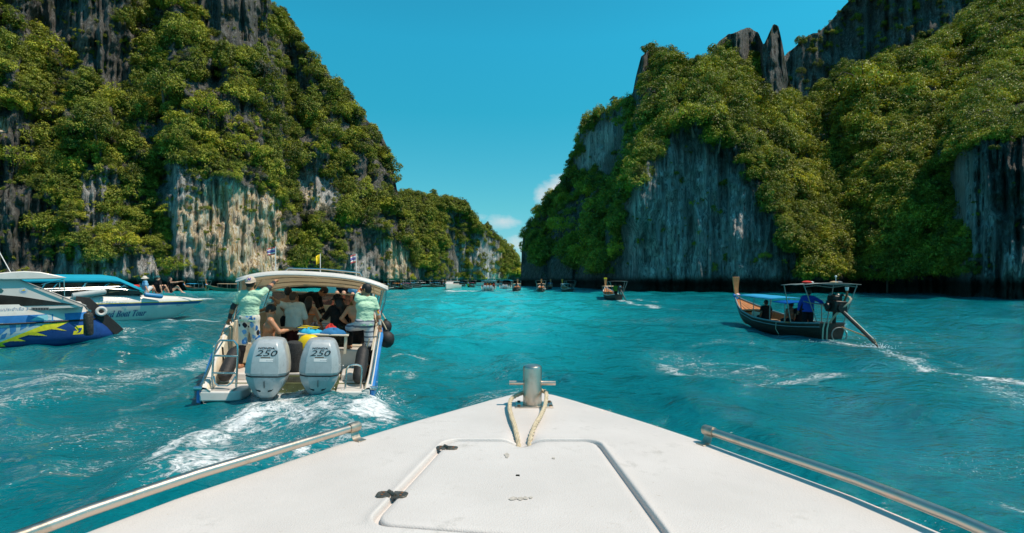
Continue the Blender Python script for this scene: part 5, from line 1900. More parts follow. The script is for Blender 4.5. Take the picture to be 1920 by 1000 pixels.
def loc_of(p, base, yaw):
    """a world point in the frame of a figure"""
    d = Vector(p) - Vector(base)
    return Matrix.Rotation(-yaw, 3, 'Z') @ d


def crew():
    IRID = mat('mirror_lens', (0.55, 0.10, 0.03), 0.15, 0.6, var=0.9, scale=30)
    # man in the cap holding the canopy
    b, yw = sb(-0.86, 1.52, 0.42), R(4)
    person('man in mint shirt, backwards beige cap and floral shorts holding the canopy', b, yw, 1.70, spine=(0.03, 0.05, 1), look=(R(8), 0.02), rh=loc_of(sb(-0.54, 2.02, 2.13), b, yw), lh=loc_of(sb(-1.36, 1.72, 1.16), b, yw),
           elbow=((-0.7, -0.5, 0.0), (1, -0.3, -0.3)), shirt=MINT, sleeve=0.72, hem=0.04, loose=0.012, shorts=FLORAL, slen=1.05, leggings=BLKCL, arms=GREYCL, cap=(CAPCL, 'cap'), brim_dir=-1, hair='short', grip=(0.6, 1), emblem='M',
           lf=(-0.14, -0.06, 0.07), rf=(0.12, 0.06, 0.07))
    # seated man with a phone
    b, yw = sb(-0.66, 2.35, 0.22), R(-62)
    person('shirtless bearded man seated looking down at a phone', b, yw, 1.72, pelvis=(0, 0, 0.56), spine=(0.0, 0.10, 1), look=(R(-14), -0.45), lh=(-0.02, 0.46, 0.86), rh=(0.06, 0.42, 0.84), skin=SKIN_M, hair='short',
           shorts=NAVYCL, slen=0.95, lf=(-0.12, 0.42, 0.08), rf=(0.14, 0.42, 0.08), elbow=((-0.8, -0.5, -0.8), (0.8, -0.5, -0.8)), grip=(0.5, 0.5))
    ph = MB().box((0, 0, 0), (0.075, 0.15, 0.01)).build('phone', BLACK, None, bevel=0.003)
    ph.matrix_world = Matrix.Translation(b) @ Matrix.Rotation(yw, 4, 'Z') @ Matrix.Translation((0.02, 0.58, 0.885)) @ Matrix.Rotation(0.5, 4, 'X')
    tag(ph, 'dark phone held by the seated shirtless man', 'phone')
    st = MB().box((0, 0, 0.13), (0.50, 0.46, 0.26)).build('seat_box', CREAM, None, bevel=0.02)
    st.matrix_world = SB_M @ Matrix.Translation((-0.66, 2.35, 0.205))
    tag(st, 'cream box seat under the man with the phone', 'seat')
    # white shirt
    b, yw = sb(-0.22, 2.95, 0.215), R(-6)
    person('man in rolled white linen shirt and maroon trousers reaching to the left', b, yw, 1.62, spine=(-0.04, 0.06, 1), look=(R(-25), -0.1), lh=loc_of(px(512, 560, 10.9), b, yw), elbow=((-0.2, -0.5, -1), (0.6, -0.4, -0.3)),
           rh=(0.33, 0.05, 0.72), skin=SKIN_T, hair='short', haircol=HAIR_B, shirt=WHTCL, sleeve=1.15, hem=0.06, loose=0.03, shorts=MAROON, slen=1.9)
    b, yw = sb(-0.46, 3.95, 0.215), R(10)
    person('shirtless dark-haired man standing beyond the man in white', b, yw, 1.70, spine=(-0.05, 0.05, 1), look=(R(20), 0), lh=loc_of(sb(-1.25, 3.6, 1.3), b, yw), skin=SKIN_T, shorts=NAVYCL, slen=0.9, res=0.02)
    b, yw = sb(0.02, 3.55, 0.215), R(-15)
    person('woman with long black hair in an orange bikini', b, yw, 1.52, spine=(0.02, 0.02, 1), skin=SKIN_M, hair='long', bikini=ORANGE, female=True, lh=(-0.1, 0.28, 0.95), rh=(0.22, 0.2, 0.82), res=0.02)
    lk = MB().box((0, 0, 0.26), (0.7, 0.5, 0.52)).build('locker', CREAM, None, bevel=0.02)
    lk.matrix_world = SB_M @ Matrix.Translation((-0.36, 4.75, 0.205))
    tag(lk, 'cream locker in front of the cabin bulkhead', 'locker')
    b, yw = sb(-0.36, 4.72, 0.735), R(-80)
    person('person in a black wetsuit bent double over the cabin locker', b, yw, 1.62, spine=(0.1, 0.9, 0.28), look=(0, -1.0), lh=(-0.2, 0.62, 0.42), rh=(0.2, 0.64, 0.40), shirt=BLKCL, sleeve=1.95, loose=0.012, shorts=BLKCL, slen=1.9, res=0.02)
    # black hat
    b, yw = sb(0.70, 2.85, 0.215), R(38)
    person('woman in black bucket hat and black rash top pointing down left', b, yw, 1.62, spine=(0.0, 0.03, 1), look=(R(25), -0.1), lh=(-0.30, 0.50, 0.95), rh=(0.26, 0.05, 0.74), skin=SKIN_M, hair='long', cap=(BLKCL, 'hat'),
           shirt=BLKCL, sleeve=1.95, hem=0.05, loose=0.014, shorts=CAMO, slen=1.0, female=True, res=0.018, elbow=((-0.3, -0.6, -0.8), (0.6, -0.6, -0.3)))
    # tattoo
    b, yw = sb(1.12, 2.62, 0.215), R(14)
    person('shirtless man with a dark tattoo on his back and black shorts', b, yw, 1.66, spine=(-0.02, 0.03, 1), look=(R(68), 0.0), lh=(-0.20, 0.20, 1.0), rh=(0.26, 0.10, 0.80), elbow=((-1, -0.4, -0.2), (0.8, -0.4, -0.2)), skin=SKIN_M, hair='short',
           shorts=BLKCL, slen=0.8, tattoo=((0.075, -0.10, 1.27), (0.062, 0.12, 0.125)), res=0.014)
    # mint shirt, right
    b, yw = sb(1.27, 1.50, 0.42), R(42)
    person('man in mint shirt, mirrored sunglasses and striped shorts with one knee raised', b, yw, 1.70, spine=(0.06, 0.02, 1), look=(R(38), 0.0), lh=loc_of(sb(1.12, 2.02, 2.10), b, yw), elbow=((-1, 0.3, -0.6), (0.8, -0.5, -0.2)), rh=(0.34, -0.02, 0.80),
           shirt=MINT, sleeve=0.75, hem=0.04, loose=0.012, shorts=STRIPED, slen=1.05, leggings=BLKCL, arms=SLEEVE, hair='short', glasses=IRID, grip=(1, 0), lf=loc_of(sb(0.95, 1.95, 0.84), b, yw), rf=(0.10, -0.05, 0.07), knee=((-0.3, 1, 0.5), (0, 1, 0.2)))
    b, yw = sb(1.2, 3.3, 0.215), R(0)
    person('curly-haired person in an olive shirt behind the raised arm', b, yw, 1.74, hair='curly', haircol=HAIR_B, shirt=OLVCL, sleeve=0.7, shorts=NAVYCL, slen=1.0, res=0.02)
    b, yw = sb(0.80, 3.6, 0.215), R(30)
    person('person in grey rash top and aqua printed shorts leaning left', b, yw, 1.62, spine=(-0.1, 0.45, 1), look=(R(10), -0.4), lh=(-0.36, 0.42, 1.06), shirt=GREYCL, sleeve=1.95, loose=0.014, shorts=AQUAPR, slen=0.95, res=0.02, skin=SKIN_L)
    # on the foredeck, seen through the canopy
    fd = MB()
    b = sb(0.62, 6.9, 1.42)
    person('person in a brown cap sitting on the foredeck seen under the canopy', b, R(175), 1.65, pelvis=(0, 0, 0.14), spine=(0, -0.1, 1), cap=(OLVCL, 'cap'), shirt=NAVYCL, sleeve=0.5, shorts=NAVYCL, slen=0.9, lf=(-0.14, 0.5, 0.06), rf=(0.14, 0.5, 0.06), knee=((0, 0.4, 1), (0, 0.4, 1)), res=0.022, skin=SKIN_L)
    b = sb(1.0, 6.6, 1.42)
    person('person in light blue on the foredeck right of the brown cap', b, R(190), 1.6, pelvis=(0, 0, 0.14), spine=(0, -0.1, 1), shirt=LBLUE, sleeve=0.7, shorts=AQUAPR, slen=0.9, lf=(-0.14, 0.5, 0.06), rf=(0.14, 0.5, 0.06), knee=((0, 0.4, 1), (0, 0.4, 1)), res=0.022, skin=SKIN_L)


crew()
# ------------------------------------------------------------------ boats on the left
class SideHull:
    """a hull whose rows run aft to stem at several heights; rows give (height, half breadth, stem position)"""

    def __init__(self, M, rows, s_aft, full=1.1):
        self.M, self.rows, self.s_aft, self.full = M, rows, s_aft, full

    def half(self, s, z):
        zs = [r[0] for r in self.rows]
        b = np.interp(z, zs, [r[1] for r in self.rows])
        st = np.interp(z, zs, [r[2] for r in self.rows])
        return b * (1 - math.exp(-max(0, st - s) / self.full)) ** 0.85

    def surf(self, s, z, off=0.0, side=1):
        return Vector((side * (self.half(s, z) + off), s, z))

    def build(self, name, m, parent, z0, z1, nz=8, ns=40, side=(1, -1), off=0.0, s0=None, s1=None, solid=0.0, sheer=None):
        mb = MB()
        for sd in side:
            grid = []
            for i in range(nz + 1):
                z = z0 + (z1 - z0) * i / nz
                st = np.interp(z, [r[0] for r in self.rows], [r[2] for r in self.rows])
                a = self.s_aft if s0 is None else s0
                e = st if s1 is None else min(s1, st)
                row = []
                for k in range(ns + 1):
                    t = k / ns
                    t = 1 - (1 - t) ** 1.6
                    s = a + (e - a) * t
                    zz = z + (sheer(s) if sheer else 0)
                    row.append((sd * (self.half(s, z) + off), s, zz))
                grid.append(row)
            mb.sheet(grid)
        return mb.build(name, m, parent, 40, solid=solid, weld=len(side) > 1)

    def pick(self, u, v, side=1, off=0.0):
        """the (s, z) of the hull side seen at a pixel of the photograph"""
        if not hasattr(self, '_g'):
            S = np.linspace(self.s_aft, max(r[2] for r in self.rows), 400)
            Z = np.linspace(self.rows[0][0], self.rows[-1][0], 90)
            pts, sz = [], []
            for s in S:
                for z in Z:
                    p = self.M @ Vector((side * self.half(s, z), s, z))
                    pts.append((960 + F_PX * p.x / p.y, HOR + F_PX * (CAM_H - p.z) / p.y))
                    sz.append((s, z))
            self._g, self._sz = np.array(pts), sz
        i = int(((self._g - np.array([u, v])) ** 2).sum(1).argmin())
        return self._sz[i]

    def patch(self, name, m, parent, poly_px, off=0.006, cell=0.011):
        """painted shape on the hull side, outlined by pixels of the photograph"""
        poly = [self.pick(u, v) for (u, v) in poly_px]
        ss, zz = [p[0] for p in poly], [p[1] for p in poly]
        S = np.arange(min(ss) - cell, max(ss) + 2 * cell, cell)
        Z = np.arange(min(zz) - cell, max(zz) + 2 * cell, cell)
        A, B = np.meshgrid(S, Z, indexing='ij')
        ins = poly_dist(A[:-1, :-1] + cell / 2, B[:-1, :-1] + cell / 2, poly) > 0
        mb = MB()
        vid = {}

        def vx(i, j):
            if (i, j) not in vid:
                vid[(i, j)] = len(mb.v)
                mb.v.append(tuple(self.surf(S[i], Z[j], off)))
            return vid[(i, j)]
        for i, j in np.argwhere(ins):
            mb.f.append((vx(i, j), vx(i + 1, j), vx(i + 1, j + 1), vx(i, j + 1)))
        if mb.f:
            return mb.build(name, m, parent)

    def text(self, name, body, size, m, parent, s, z, sx=1.0, shear=0.0, slope=0.0, off=0.01, bold=0.0, s_end=None):
        """lettering wrapped on the starboard side, reading aft to forward"""
        o = text_part(name, body, size, m, parent, (0, 0, 0), (0, 0, 0), shear, 1.0, 0.0, 'LEFT', bold)
        if s_end is not None:
            sx = (s_end - s) / max(v.co.x for v in o.data.vertices)
        for v in o.data.vertices:
            ss = s + v.co.x * sx
            v.co = self.surf(ss, min(max(z + v.co.y + slope * (ss - s), self.rows[0][0]), self.rows[-1][0]), off)
        return o


def local_ray(M, u, v, x0):
    """the point of the plane local x = x0 seen at a pixel"""
    Mi = M.inverted()
    c = Mi @ Vector((0, 0, CAM_H))
    d = (Mi @ px(u, v, 10.0)) - c
    t = (x0 - c.x) / d.x
    return c + d * t


def prism(M, name, m, parent, poly_px, x0, x1, bevel=0.01):
    pts = [local_ray(M, u, v, x0) for (u, v) in poly_px]
    return MB().loft([[(x0, p.y, p.z) for p in pts], [(x1, p.y, p.z) for p in pts]]).build(name, m, parent, bevel=bevel)


def boat_matrix(x, y, heading):
    """local y forward; heading measured clockwise from straight ahead"""
    return Matrix.Translation((x, y, 0)) @ Matrix.Rotation(-heading, 4, 'Z')


def build_blue_boat():
    M = boat_matrix(-15.74, 18.83, R(45))
    root = bpy.data.objects.new('tour_boat', None)
    link(root)
    root.matrix_world = M
    tag(root, 'blue and white tour boat with yellow flame graphics cut by the left edge', 'tour boat')
    H = SideHull(M, [(-0.35, 0.55, 0.5), (0.0, 0.95, 0.92), (0.12, 1.02, 0.95), (0.40, 1.12, 0.75), (0.72, 1.2, 0.42), (1.02, 1.24, 0.15), (1.34, 1.22, 0.0)], -9.0, 1.0)
    H.build('lower_hull', NAVY, root, -0.35, 0.70, 10)
    H.build('rubbing_strip', BLACK, root, 0.69, 0.74, 1, off=0.03, solid=0.03)
    H.build('blue_band', BLUE, root, 0.74, 0.98, 3)
    H.build('topsides', WHITE, root, 0.98, 1.34, 4)
    # foredeck
    g = []
    for k in range(30):
        s = -9 + 9 * (1 - (1 - k / 29) ** 1.6)
        h = H.half(s, 1.34)
        g.append([(x * h, s, 1.34 + 0.05 * (1 - x * x)) for x in (-1, -0.6, -0.2, 0.2, 0.6, 1)])
    MB().sheet(g).build('foredeck', WHITE, root, 60)
    Z = lambda pts: [(x / 5.883, 490 + y / 5.883) for (x, y) in pts]
    yel, aqu, pal = mat('flame_yellow', (0.62, 0.60, 0.02), 0.45, var=0.2, dirt=0.35, scale=12), mat('pale_aqua', (0.20, 0.52, 0.60), 0.45, var=0.2), mat('pale_grey_blue', (0.38, 0.50, 0.55), 0.45)
    mid = mat('mid_blue', (0.05, 0.22, 0.48), 0.4, var=0.25)
    H.patch('flame', yel, root, Z([(-300, 1010), (-100, 930), (500, 690), (775, 664), (620, 735), (742, 768), (570, 752), (400, 785), (520, 825), (310, 815), (200, 852), (292, 882), (110, 880), (25, 915), (62, 938), (-300, 990)]), 0.012)
    H.patch('pale_band', pal, root, Z([(-300, 700), (0, 688), (580, 672), (500, 690), (-100, 925), (-300, 1005)]), 0.006)
    for poly in ([(-40, 740), (90, 730), (20, 800), (-60, 830)], [(110, 705), (180, 700), (175, 770), (110, 810)], [(230, 690), (300, 688), (290, 730), (225, 760)], [(330, 685), (420, 680), (360, 715), (315, 735)], [(20, 815), (85, 790), (60, 850), (0, 870)]):
        H.patch('blue_panel', mid, root, Z(poly), 0.010)
    H.patch('aqua_band', aqu, root, Z([(-300, 950), (-100, 905), (560, 672), (590, 674), (500, 705), (-100, 945), (-300, 1000)]), 0.010)
    H.patch('aqua_flash', aqu, root, Z([(320, 655), (420, 600), (580, 580), (580, 652)]), 0.010)
    for poly in ([(520, 590), (575, 582), (565, 612), (530, 615)], [(535, 622), (575, 618), (570, 648), (520, 650)]):
        H.patch('light_panel', pal, root, Z(poly), 0.014)
    H.patch('white_panel', WHITE, root, Z([(585, 575), (705, 572), (722, 648), (588, 652)]), 0.010)
    em = H.patch('hull_emblem', yel, root, Z([(845, 715), (925, 705), (925, 800), (800, 812), (815, 770), (850, 768), (828, 735)]), 0.008)
    H.patch('emblem_core', NAVY, root, Z([(860, 735), (905, 730), (905, 750), (885, 780), (840, 795), (870, 765)]), 0.012)
    # cabin
    GREYW = mat('cabin_grey', (0.58, 0.555, 0.52), 0.4, var=0.06, scale=2)
    cab = prism(M, 'cabin', GREYW, root, [(-400, 548), (-400, 500), (0, 519), (38, 524), (163, 573), (150, 577), (-400, 600)], 1.02, -1.02)
    prism(M, 'cabin_window', DKGLASS, cab, [(-400, 530), (-100, 547), (0, 553), (40, 556.5), (90, 564), (139, 571.5), (-400, 585)], 1.035, 1.0, 0)
    prism(M, 'porthole', mat('teal_glass', (0.03, 0.12, 0.13), 0.1), cab, [(-14, 541), (2, 541), (7, 545), (4, 549), (-14, 550)], 1.033, 1.0, 0)
    rf = prism(M, 'cabin_roof', WHITE, root, [(-400, 497), (0, 512), (20, 510), (45, 508.5), (75, 510), (105, 516), (126, 521), (105, 523.5), (10, 525), (-400, 510)], 1.16, -1.16, 0.03)
    # rails
    P = lambda u, v, x=1.08: tuple(local_ray(M, u, v, x))
    MB().tube([P(38, 525), P(90, 546), P(130, 562), P(158, 573), P(165, 580)], 0.022, 6).build('bow_rail', GREYP, root)
    MB().tube([P(78, 534), P(100, 528), P(119, 524)], 0.014, 6).build('rail_strut', CHROME, root)
    MB().tube([P(120, 523), P(121, 555)], 0.014, 6).build('roof_post', CHROME, root)
    # vent grille
    vt = prism(M, 'vent', GREYP, root, [(59, 577), (92, 577), (92, 582), (59, 582)], 1.245, 1.15, 0)
    for k in range(6):
        prism(M, 'vent_slat', BLACK, vt, [(62 + 5 * k, 578), (65 + 5 * k, 578), (65 + 5 * k, 581), (62 + 5 * k, 581)], 1.25, 1.22, 0)
    s0, z0 = H.pick(-6, 580)
    H.text('crew_notice', '\u0e04\u0e19\u0e1b\u0e23\u0e30\u0e08\u0e33\u0e40\u0e23\u0e37\u0e2d 3 \u0e04\u0e19', 0.13, mat('blue_ink', (0.10, 0.20, 0.35), 0.5), root, s0, z0 - 0.02, 1.0, 0.25, 0.0, 0.012)
    # round badge with a sail
    lb = prism(M, 'badge', mat('badge_blue', (0.42, 0.50, 0.55), 0.4), cab, [(44 + 8 * math.cos(t), 545 + 6 * math.sin(t)) for t in [i * 6.283 / 18 for i in range(18)]], 1.026, 1.0, 0)
    prism(M, 'badge_sail', mat('sail_yellow', (0.65, 0.45, 0.05), 0.4), lb, [(40, 546), (46, 541.5), (47, 545.5)], 1.03, 1.02, 0)
    prism(M, 'badge_keel', BLUE, lb, [(39, 547), (49, 546.4), (47, 548.4), (41, 548.6)], 1.03, 1.02, 0)
    # rubber belt down the stem
    top = Vector((0.02, 0.05, 1.36))
    path = [Vector((0, -0.25, 1.40)), Vector((0, 0.06, 1.36)), Vector((0, 0.30, 1.08)), Vector((0, 0.56, 0.72)), Vector((0, 0.82, 0.42)), Vector((0, 1.03, 0.16))]
    rr = []
    for i, p in enumerate(path):
        d = (path[min(i + 1, 5)] - path[max(i - 1, 0)]).normalized()
        n = d.cross(Vector((1, 0, 0))).normalized()
        n = n if n.y > 0 else -n
        c = p + Vector((0.16, 0, 0))
        rr.append([c - n * 0.17, c + n * 0.16, c + n * 0.16 - Vector((0.06, 0, 0)), c - n * 0.17 - Vector((0.06, 0, 0))])
    MB().loft(rr).build('stem_belt', BLACK, root, bevel=0.01)
    prism(M, 'belt_clip', CHROME, root, [(165, 580), (172, 582), (171, 585), (164, 583)], 0.4, 0.2, 0)
    rl = MB()
    c = local_ray(M, 190, 584, 0.3)
    rl.tube([c + Vector((0, 0.13 * math.cos(t), 0.13 * math.sin(t))) for t in [i * 6.283 / 20 for i in range(21)]], 0.055, 8, False).build('fairlead_ring', WHITE, root)
    # mast with a small flag
    p = M @ local_ray(M, 20, 511, 0.4)
    flag('roof_flag', 'small flag on a raked white pole at the left edge of the picture', p, 0.72, 0.22, 0.14, 'thai', (-1, 0.2), -0.40)
    # hanging fender
    a, b = M @ local_ray(M, 165, 629, 1.16), M @ local_ray(M, 164.5, 589, 1.22)
    f = lathe('fender', [(0.03, 0.0), (0.11, 0.02), (0.14, 0.08), (0.14, 0.72), (0.12, 0.78), (0.05, 0.82), (0.04, 0.86)], mat('scuffed_fender', (0.03, 0.03, 0.028), 0.8, var=0.5, scale=7, dirt=0.9, dirtcol=(0.22, 0.19, 0.12)))
    put(f, a + Vector((0.12, -0.12, 0)), b + Vector((0.12, -0.12, 0)))
    tag(f, 'scuffed black fender hanging upright on the blue bow', 'fender')
    return M


build_blue_boat()


def build_lettered_boat():
    M = boat_matrix(-18.2, 30.2, R(42))
    root = bpy.data.objects.new('tour_boat', None)
    link(root)
    root.matrix_world = M
    tag(root, 'long white tour boat with blue canopy and large blue lettering on its side', 'tour boat')
    H = SideHull(M, [(-0.3, 0.7, -2.2), (0.0, 1.05, -1.6), (0.3, 1.2, -1.05), (0.6, 1.3, -0.5), (0.95, 1.36, 0.0)], -13.0, 2.2)
    H.build('hull', WHITE, root, -0.3, 0.78, 8)
    H.build('blue_stripe', mat('stripe_blue', (0.015, 0.10, 0.30), 0.35, var=0.15), root, 0.78, 0.93, 2)
    H.build('yellow_line', FL_YEL, root, 0.93, 0.965, 1, off=0.004)
    g = []
    for k in range(40):
        s = -13 + 13 * (1 - (1 - k / 39) ** 1.5)
        h = H.half(s, 0.95)
        up = 0.40 * (1 - math.exp(s / 1.6))
        row = []
        for x, f in ((1, 0), (0.985, 0.25), (0.9, 0.75), (0.8, 1.0), (0.4, 1.06), (0, 1.1)):
            row.append((x * h, s, 0.965 + up * f))
        g.append(row + [(-x, s_, z) for (x, s_, z) in row[::-1][1:]])
    MB().sheet(g).build('foredeck', WHITE, root, 60)
    ink = mat('letter_blue', (0.012, 0.07, 0.24), 0.4)
    s0, z0 = H.pick(274, 585)
    sa, za = H.pick(180, 589)
    H.text('side_lettering', ''.join({'S': '\U0001d47a', 'p': '\U0001d491', 'e': '\U0001d486', 'd': '\U0001d485', 'B': '\U0001d469', 'o': '\U0001d490', 'a': '\U0001d482', 't': '\U0001d495', 'T': '\U0001d47b', 'u': '\U0001d496', 'r': '\U0001d493', ' ': ' '}[c] for c in 'Speed Boat Tour'),
           0.50, ink, root, sa, 0.38, 1.0, 0.12, 0.0, 0.012, 0.0, s_end=s0)
    nm = mat('tel_ink', (0.10, 0.16, 0.30), 0.5)
    p = local_ray(M, 158, 561, 1.22)
    text_part('telephone', 'TEL : 06-5655-3952', 0.15, nm, root, (1.30, p.y, p.z - 0.02), (R(90) - 0.3, 0, R(90)), 0.25, 1.55, 0.002, 'LEFT')['kind'] = 'stuff'
    s1, z1 = H.pick(330, 573)
    H.text('bow_name', 'Bee 07', 0.13, nm, root, s1, z1, 1.0, 0.3, 0, 0.012)
    # dark sides under the canopy, windscreen frames
    prism(M, 'side_screen', DKGLASS, root, [(-120, 548), (60, 534), (150, 531), (238, 538), (262, 548), (262, 552), (-120, 566)], 1.02, 0.97, 0)
    prism(M, 'far_side_screen', DKGLASS, root, [(-120, 548), (60, 534), (150, 531), (238, 538), (262, 548), (262, 552), (-120, 566)], -1.02, -1.05, 0)
    prism(M, 'front_screen', DKGLASS, root, [(248, 543), (252, 541), (268, 550), (266, 554)], 1.0, -1.0, 0)
    cn = MB()
    prof = [local_ray(M, u, v, 1.25) for (u, v) in ((-200, 519), (58, 524), (120, 523.5), (200, 523.5), (225, 527), (250, 538), (270, 546))]
    grid = []
    for p in prof:
        grid.append([(x, p.y, p.z + 0.22 * (1 - (x / 1.3) ** 2)) for x in (-1.3, -0.9, -0.45, 0, 0.45, 0.9, 1.3)])
    cn = MB().sheet(grid).build('canopy', AQUA_A, root, 60, solid=0.02)
    MB().sheet([[(1.3, p.y, p.z) for p in prof], [(1.31, p.y, p.z - 0.16) for p in prof[:4]] + [(1.31, p.y, p.z - 0.05) for p in prof[4:]]]).build('canopy_skirt', AQUA_A, cn, 60, solid=0.012)
    P = lambda u, v, x=1.2: tuple(local_ray(M, u, v, x))
    for pts in ([(55, 548), (200, 541), (258, 545)], [(60, 543), (240, 537)], [(95, 547), (108, 531)], [(112, 543), (112, 530)], [(150, 543), (163, 530)], [(158, 541), (160, 531)], [(190, 541), (205, 531)], [(226, 540), (236, 533)], [(262, 532), (270, 550)], [(75, 546), (85, 532)]):
        MB().tube([P(u, v) for (u, v) in pts], 0.028, 6).build('canopy_strut', CHROME, root)
    for (u0, u1) in ((305, 330), (338, 372)):
        MB().tube([P(u0, 552, 0.75), P(u0 + 3, 549, 0.75), P(u1 - 3, 551 + (u1 - 330) * 0.12, 0.6), P(u1, 554 + (u1 - 330) * 0.12, 0.6)], 0.02, 6).build('deck_rail', CHROME, root)
    # seats in shade with life vests
    for k, (u, v) in enumerate([(176, 538), (215, 537), (250, 539)]):
        p = local_ray(M, u, v, 0.55)
        MB().box((p.x, p.y, p.z), (0.45, 0.5, 0.28)).build('vest_pile', REDCL if k != 1 else ORANGE, root, bevel=0.06)
    gp = local_ray(M, 156, 552, 1.3)
    bf = lathe('fender', [(0.05, 0), (0.15, 0.05), (0.16, 0.15), (0.16, 1.2), (0.14, 1.32), (0.05, 1.36)], mat('grey_vinyl', (0.40, 0.43, 0.43), 0.5))
    put(bf, M @ local_ray(M, 134, 556, 1.3), M @ local_ray(M, 174, 550, 1.3))
    tag(bf, 'grey fender lying along the side deck of the lettered boat', 'fender')
    bf = lathe('fender', [(0.04, 0), (0.11, 0.04), (0.12, 0.12), (0.12, 0.74), (0.10, 0.82), (0.04, 0.86)], mat('blue_vinyl', (0.02, 0.20, 0.42), 0.45))
    put(bf, M @ local_ray(M, 270, 552.5, 1.2), M @ local_ray(M, 296, 555.5, 1.2))
    tag(bf, 'blue fender on the side deck of the lettered boat below the hat', 'fender')
    # people on the foredeck
    Wd = lambda u, v, x: M @ local_ray(M, u, v, x)
    b = Wd(297, 549.5, 0.35)
    sit = dict(pelvis=(0, 0, 0.13), lf=(-0.14, 0.52, 0.05), rf=(0.14, 0.52, 0.05), knee=((0, 0.4, 1), (0, 0.4, 1)), res=0.024)
    person('man in black shirt and teal cap sitting with his back turned on the bow', b, R(-20), 1.72, spine=(0, -0.05, 1), look=(R(-20), 0), shirt=BLKCL, sleeve=0.7, shorts=NAVYCL, slen=0.9, cap=(TEALCL, 'cap'), brim_dir=-1, skin=SKIN_L, lh=(-0.3, -0.1, 0.12), rh=(0.32, -0.05, 0.12), **sit)
    b = Wd(321, 549.5, 0.2)
    person('woman in black swimsuit on the bow pointing to the right', b, R(-60), 1.62, spine=(0, -0.1, 1), look=(R(-20), 0.1), shirt=BLKCL, sleeve=0.1, loose=0.008, hair='long', female=True, skin=SKIN_L, rh=(0.30, 0.62, 0.66), lh=(-0.3, -0.2, 0.12), shorts=BLKCL, slen=0.15,
           elbow=((-0.6, -0.6, -0.6), (0.3, -0.3, -0.6)), **sit)
    b = Wd(273, 550.5, 0.25)
    person('person in pale floppy hat and light blue top by the windscreen', b, R(-40), 1.7, spine=(0, -0.05, 1), shirt=LBLUE, sleeve=0.8, cap=(STRAW, 'hat'), skin=SKIN_L, shorts=FL_WHT, slen=0.9, **sit)
    # arms and passengers under the canopy
    for k, (u, v, lb) in enumerate([(196, 552, 'shaded passenger in red vest leaning on the rail below the blue canopy'), (120, 555, 'shaded passenger under the rear of the blue canopy'), (228, 551, 'shaded passenger nearest the windscreen of the lettered boat')]):
        b = Wd(u, v, 0.62)
        b.z = 1.0
        person(lb, b, R(-40 + 15 * k), 1.68, spine=(0, 0, 1), shirt=(REDCL, NAVYCL, BLKCL)[k], sleeve=0.5, shorts=NAVYCL, slen=0.9, rh=(0.5, 0.35, 0.56), skin=SKIN_M, **{**sit, 'res': 0.028})


build_lettered_boat()
# ------------------------------------------------------------------ long-tail boats
WOOD_D = mat('tarred_wood', (0.035, 0.022, 0.014), 0.6, var=0.5, scale=4, stretch=(1, 0.2, 3), dirt=0.3, bump=0.4, bscale=20)
WOOD_O = mat('varnished_wood', (0.52, 0.20, 0.06), 0.45, var=0.3, scale=5, stretch=(3, 0.4, 1), dirt=0.25, bump=0.2, bscale=20)
WOOD_P = mat('pale_wood', (0.45, 0.30, 0.16), 0.6, var=0.25, scale=5, stretch=(3, 0.4, 1), dirt=0.3)
GUNW = mat('grey_blue_gunwale', (0.20, 0.27, 0.29), 0.5, var=0.25, scale=6, dirt=0.4)
GREENH = mat('green_hull', (0.03, 0.13, 0.08), 0.5, var=0.3, scale=4)
BLUEAWN = thin_canvas('blue_awning', (0.06, 0.42, 0.72), 0.25)
BLUEAWN2 = thin_canvas('deep_blue_awning', (0.01, 0.13, 0.48), 0.3)
CREAMAWN = thin_canvas('sand_awning', (0.62, 0.50, 0.34), 0.3)
IRON = mat('oily_iron', (0.03, 0.03, 0.03), 0.45, 0.6, var=0.5, scale=14, dirt=0.4, dirtcol=(0.15, 0.08, 0.04))
GALV = mat('galvanised_tube', (0.30, 0.29, 0.27), 0.45, 0.7, var=0.3, scale=10, dirt=0.3)
RIBBONS = [mat('ribbon_' + n, c, 0.7) for n, c in (('pink', (0.70, 0.18, 0.28)), ('blue', (0.05, 0.25, 0.60)), ('white', (0.72, 0.68, 0.66)), ('orange', (0.80, 0.28, 0.03)))]


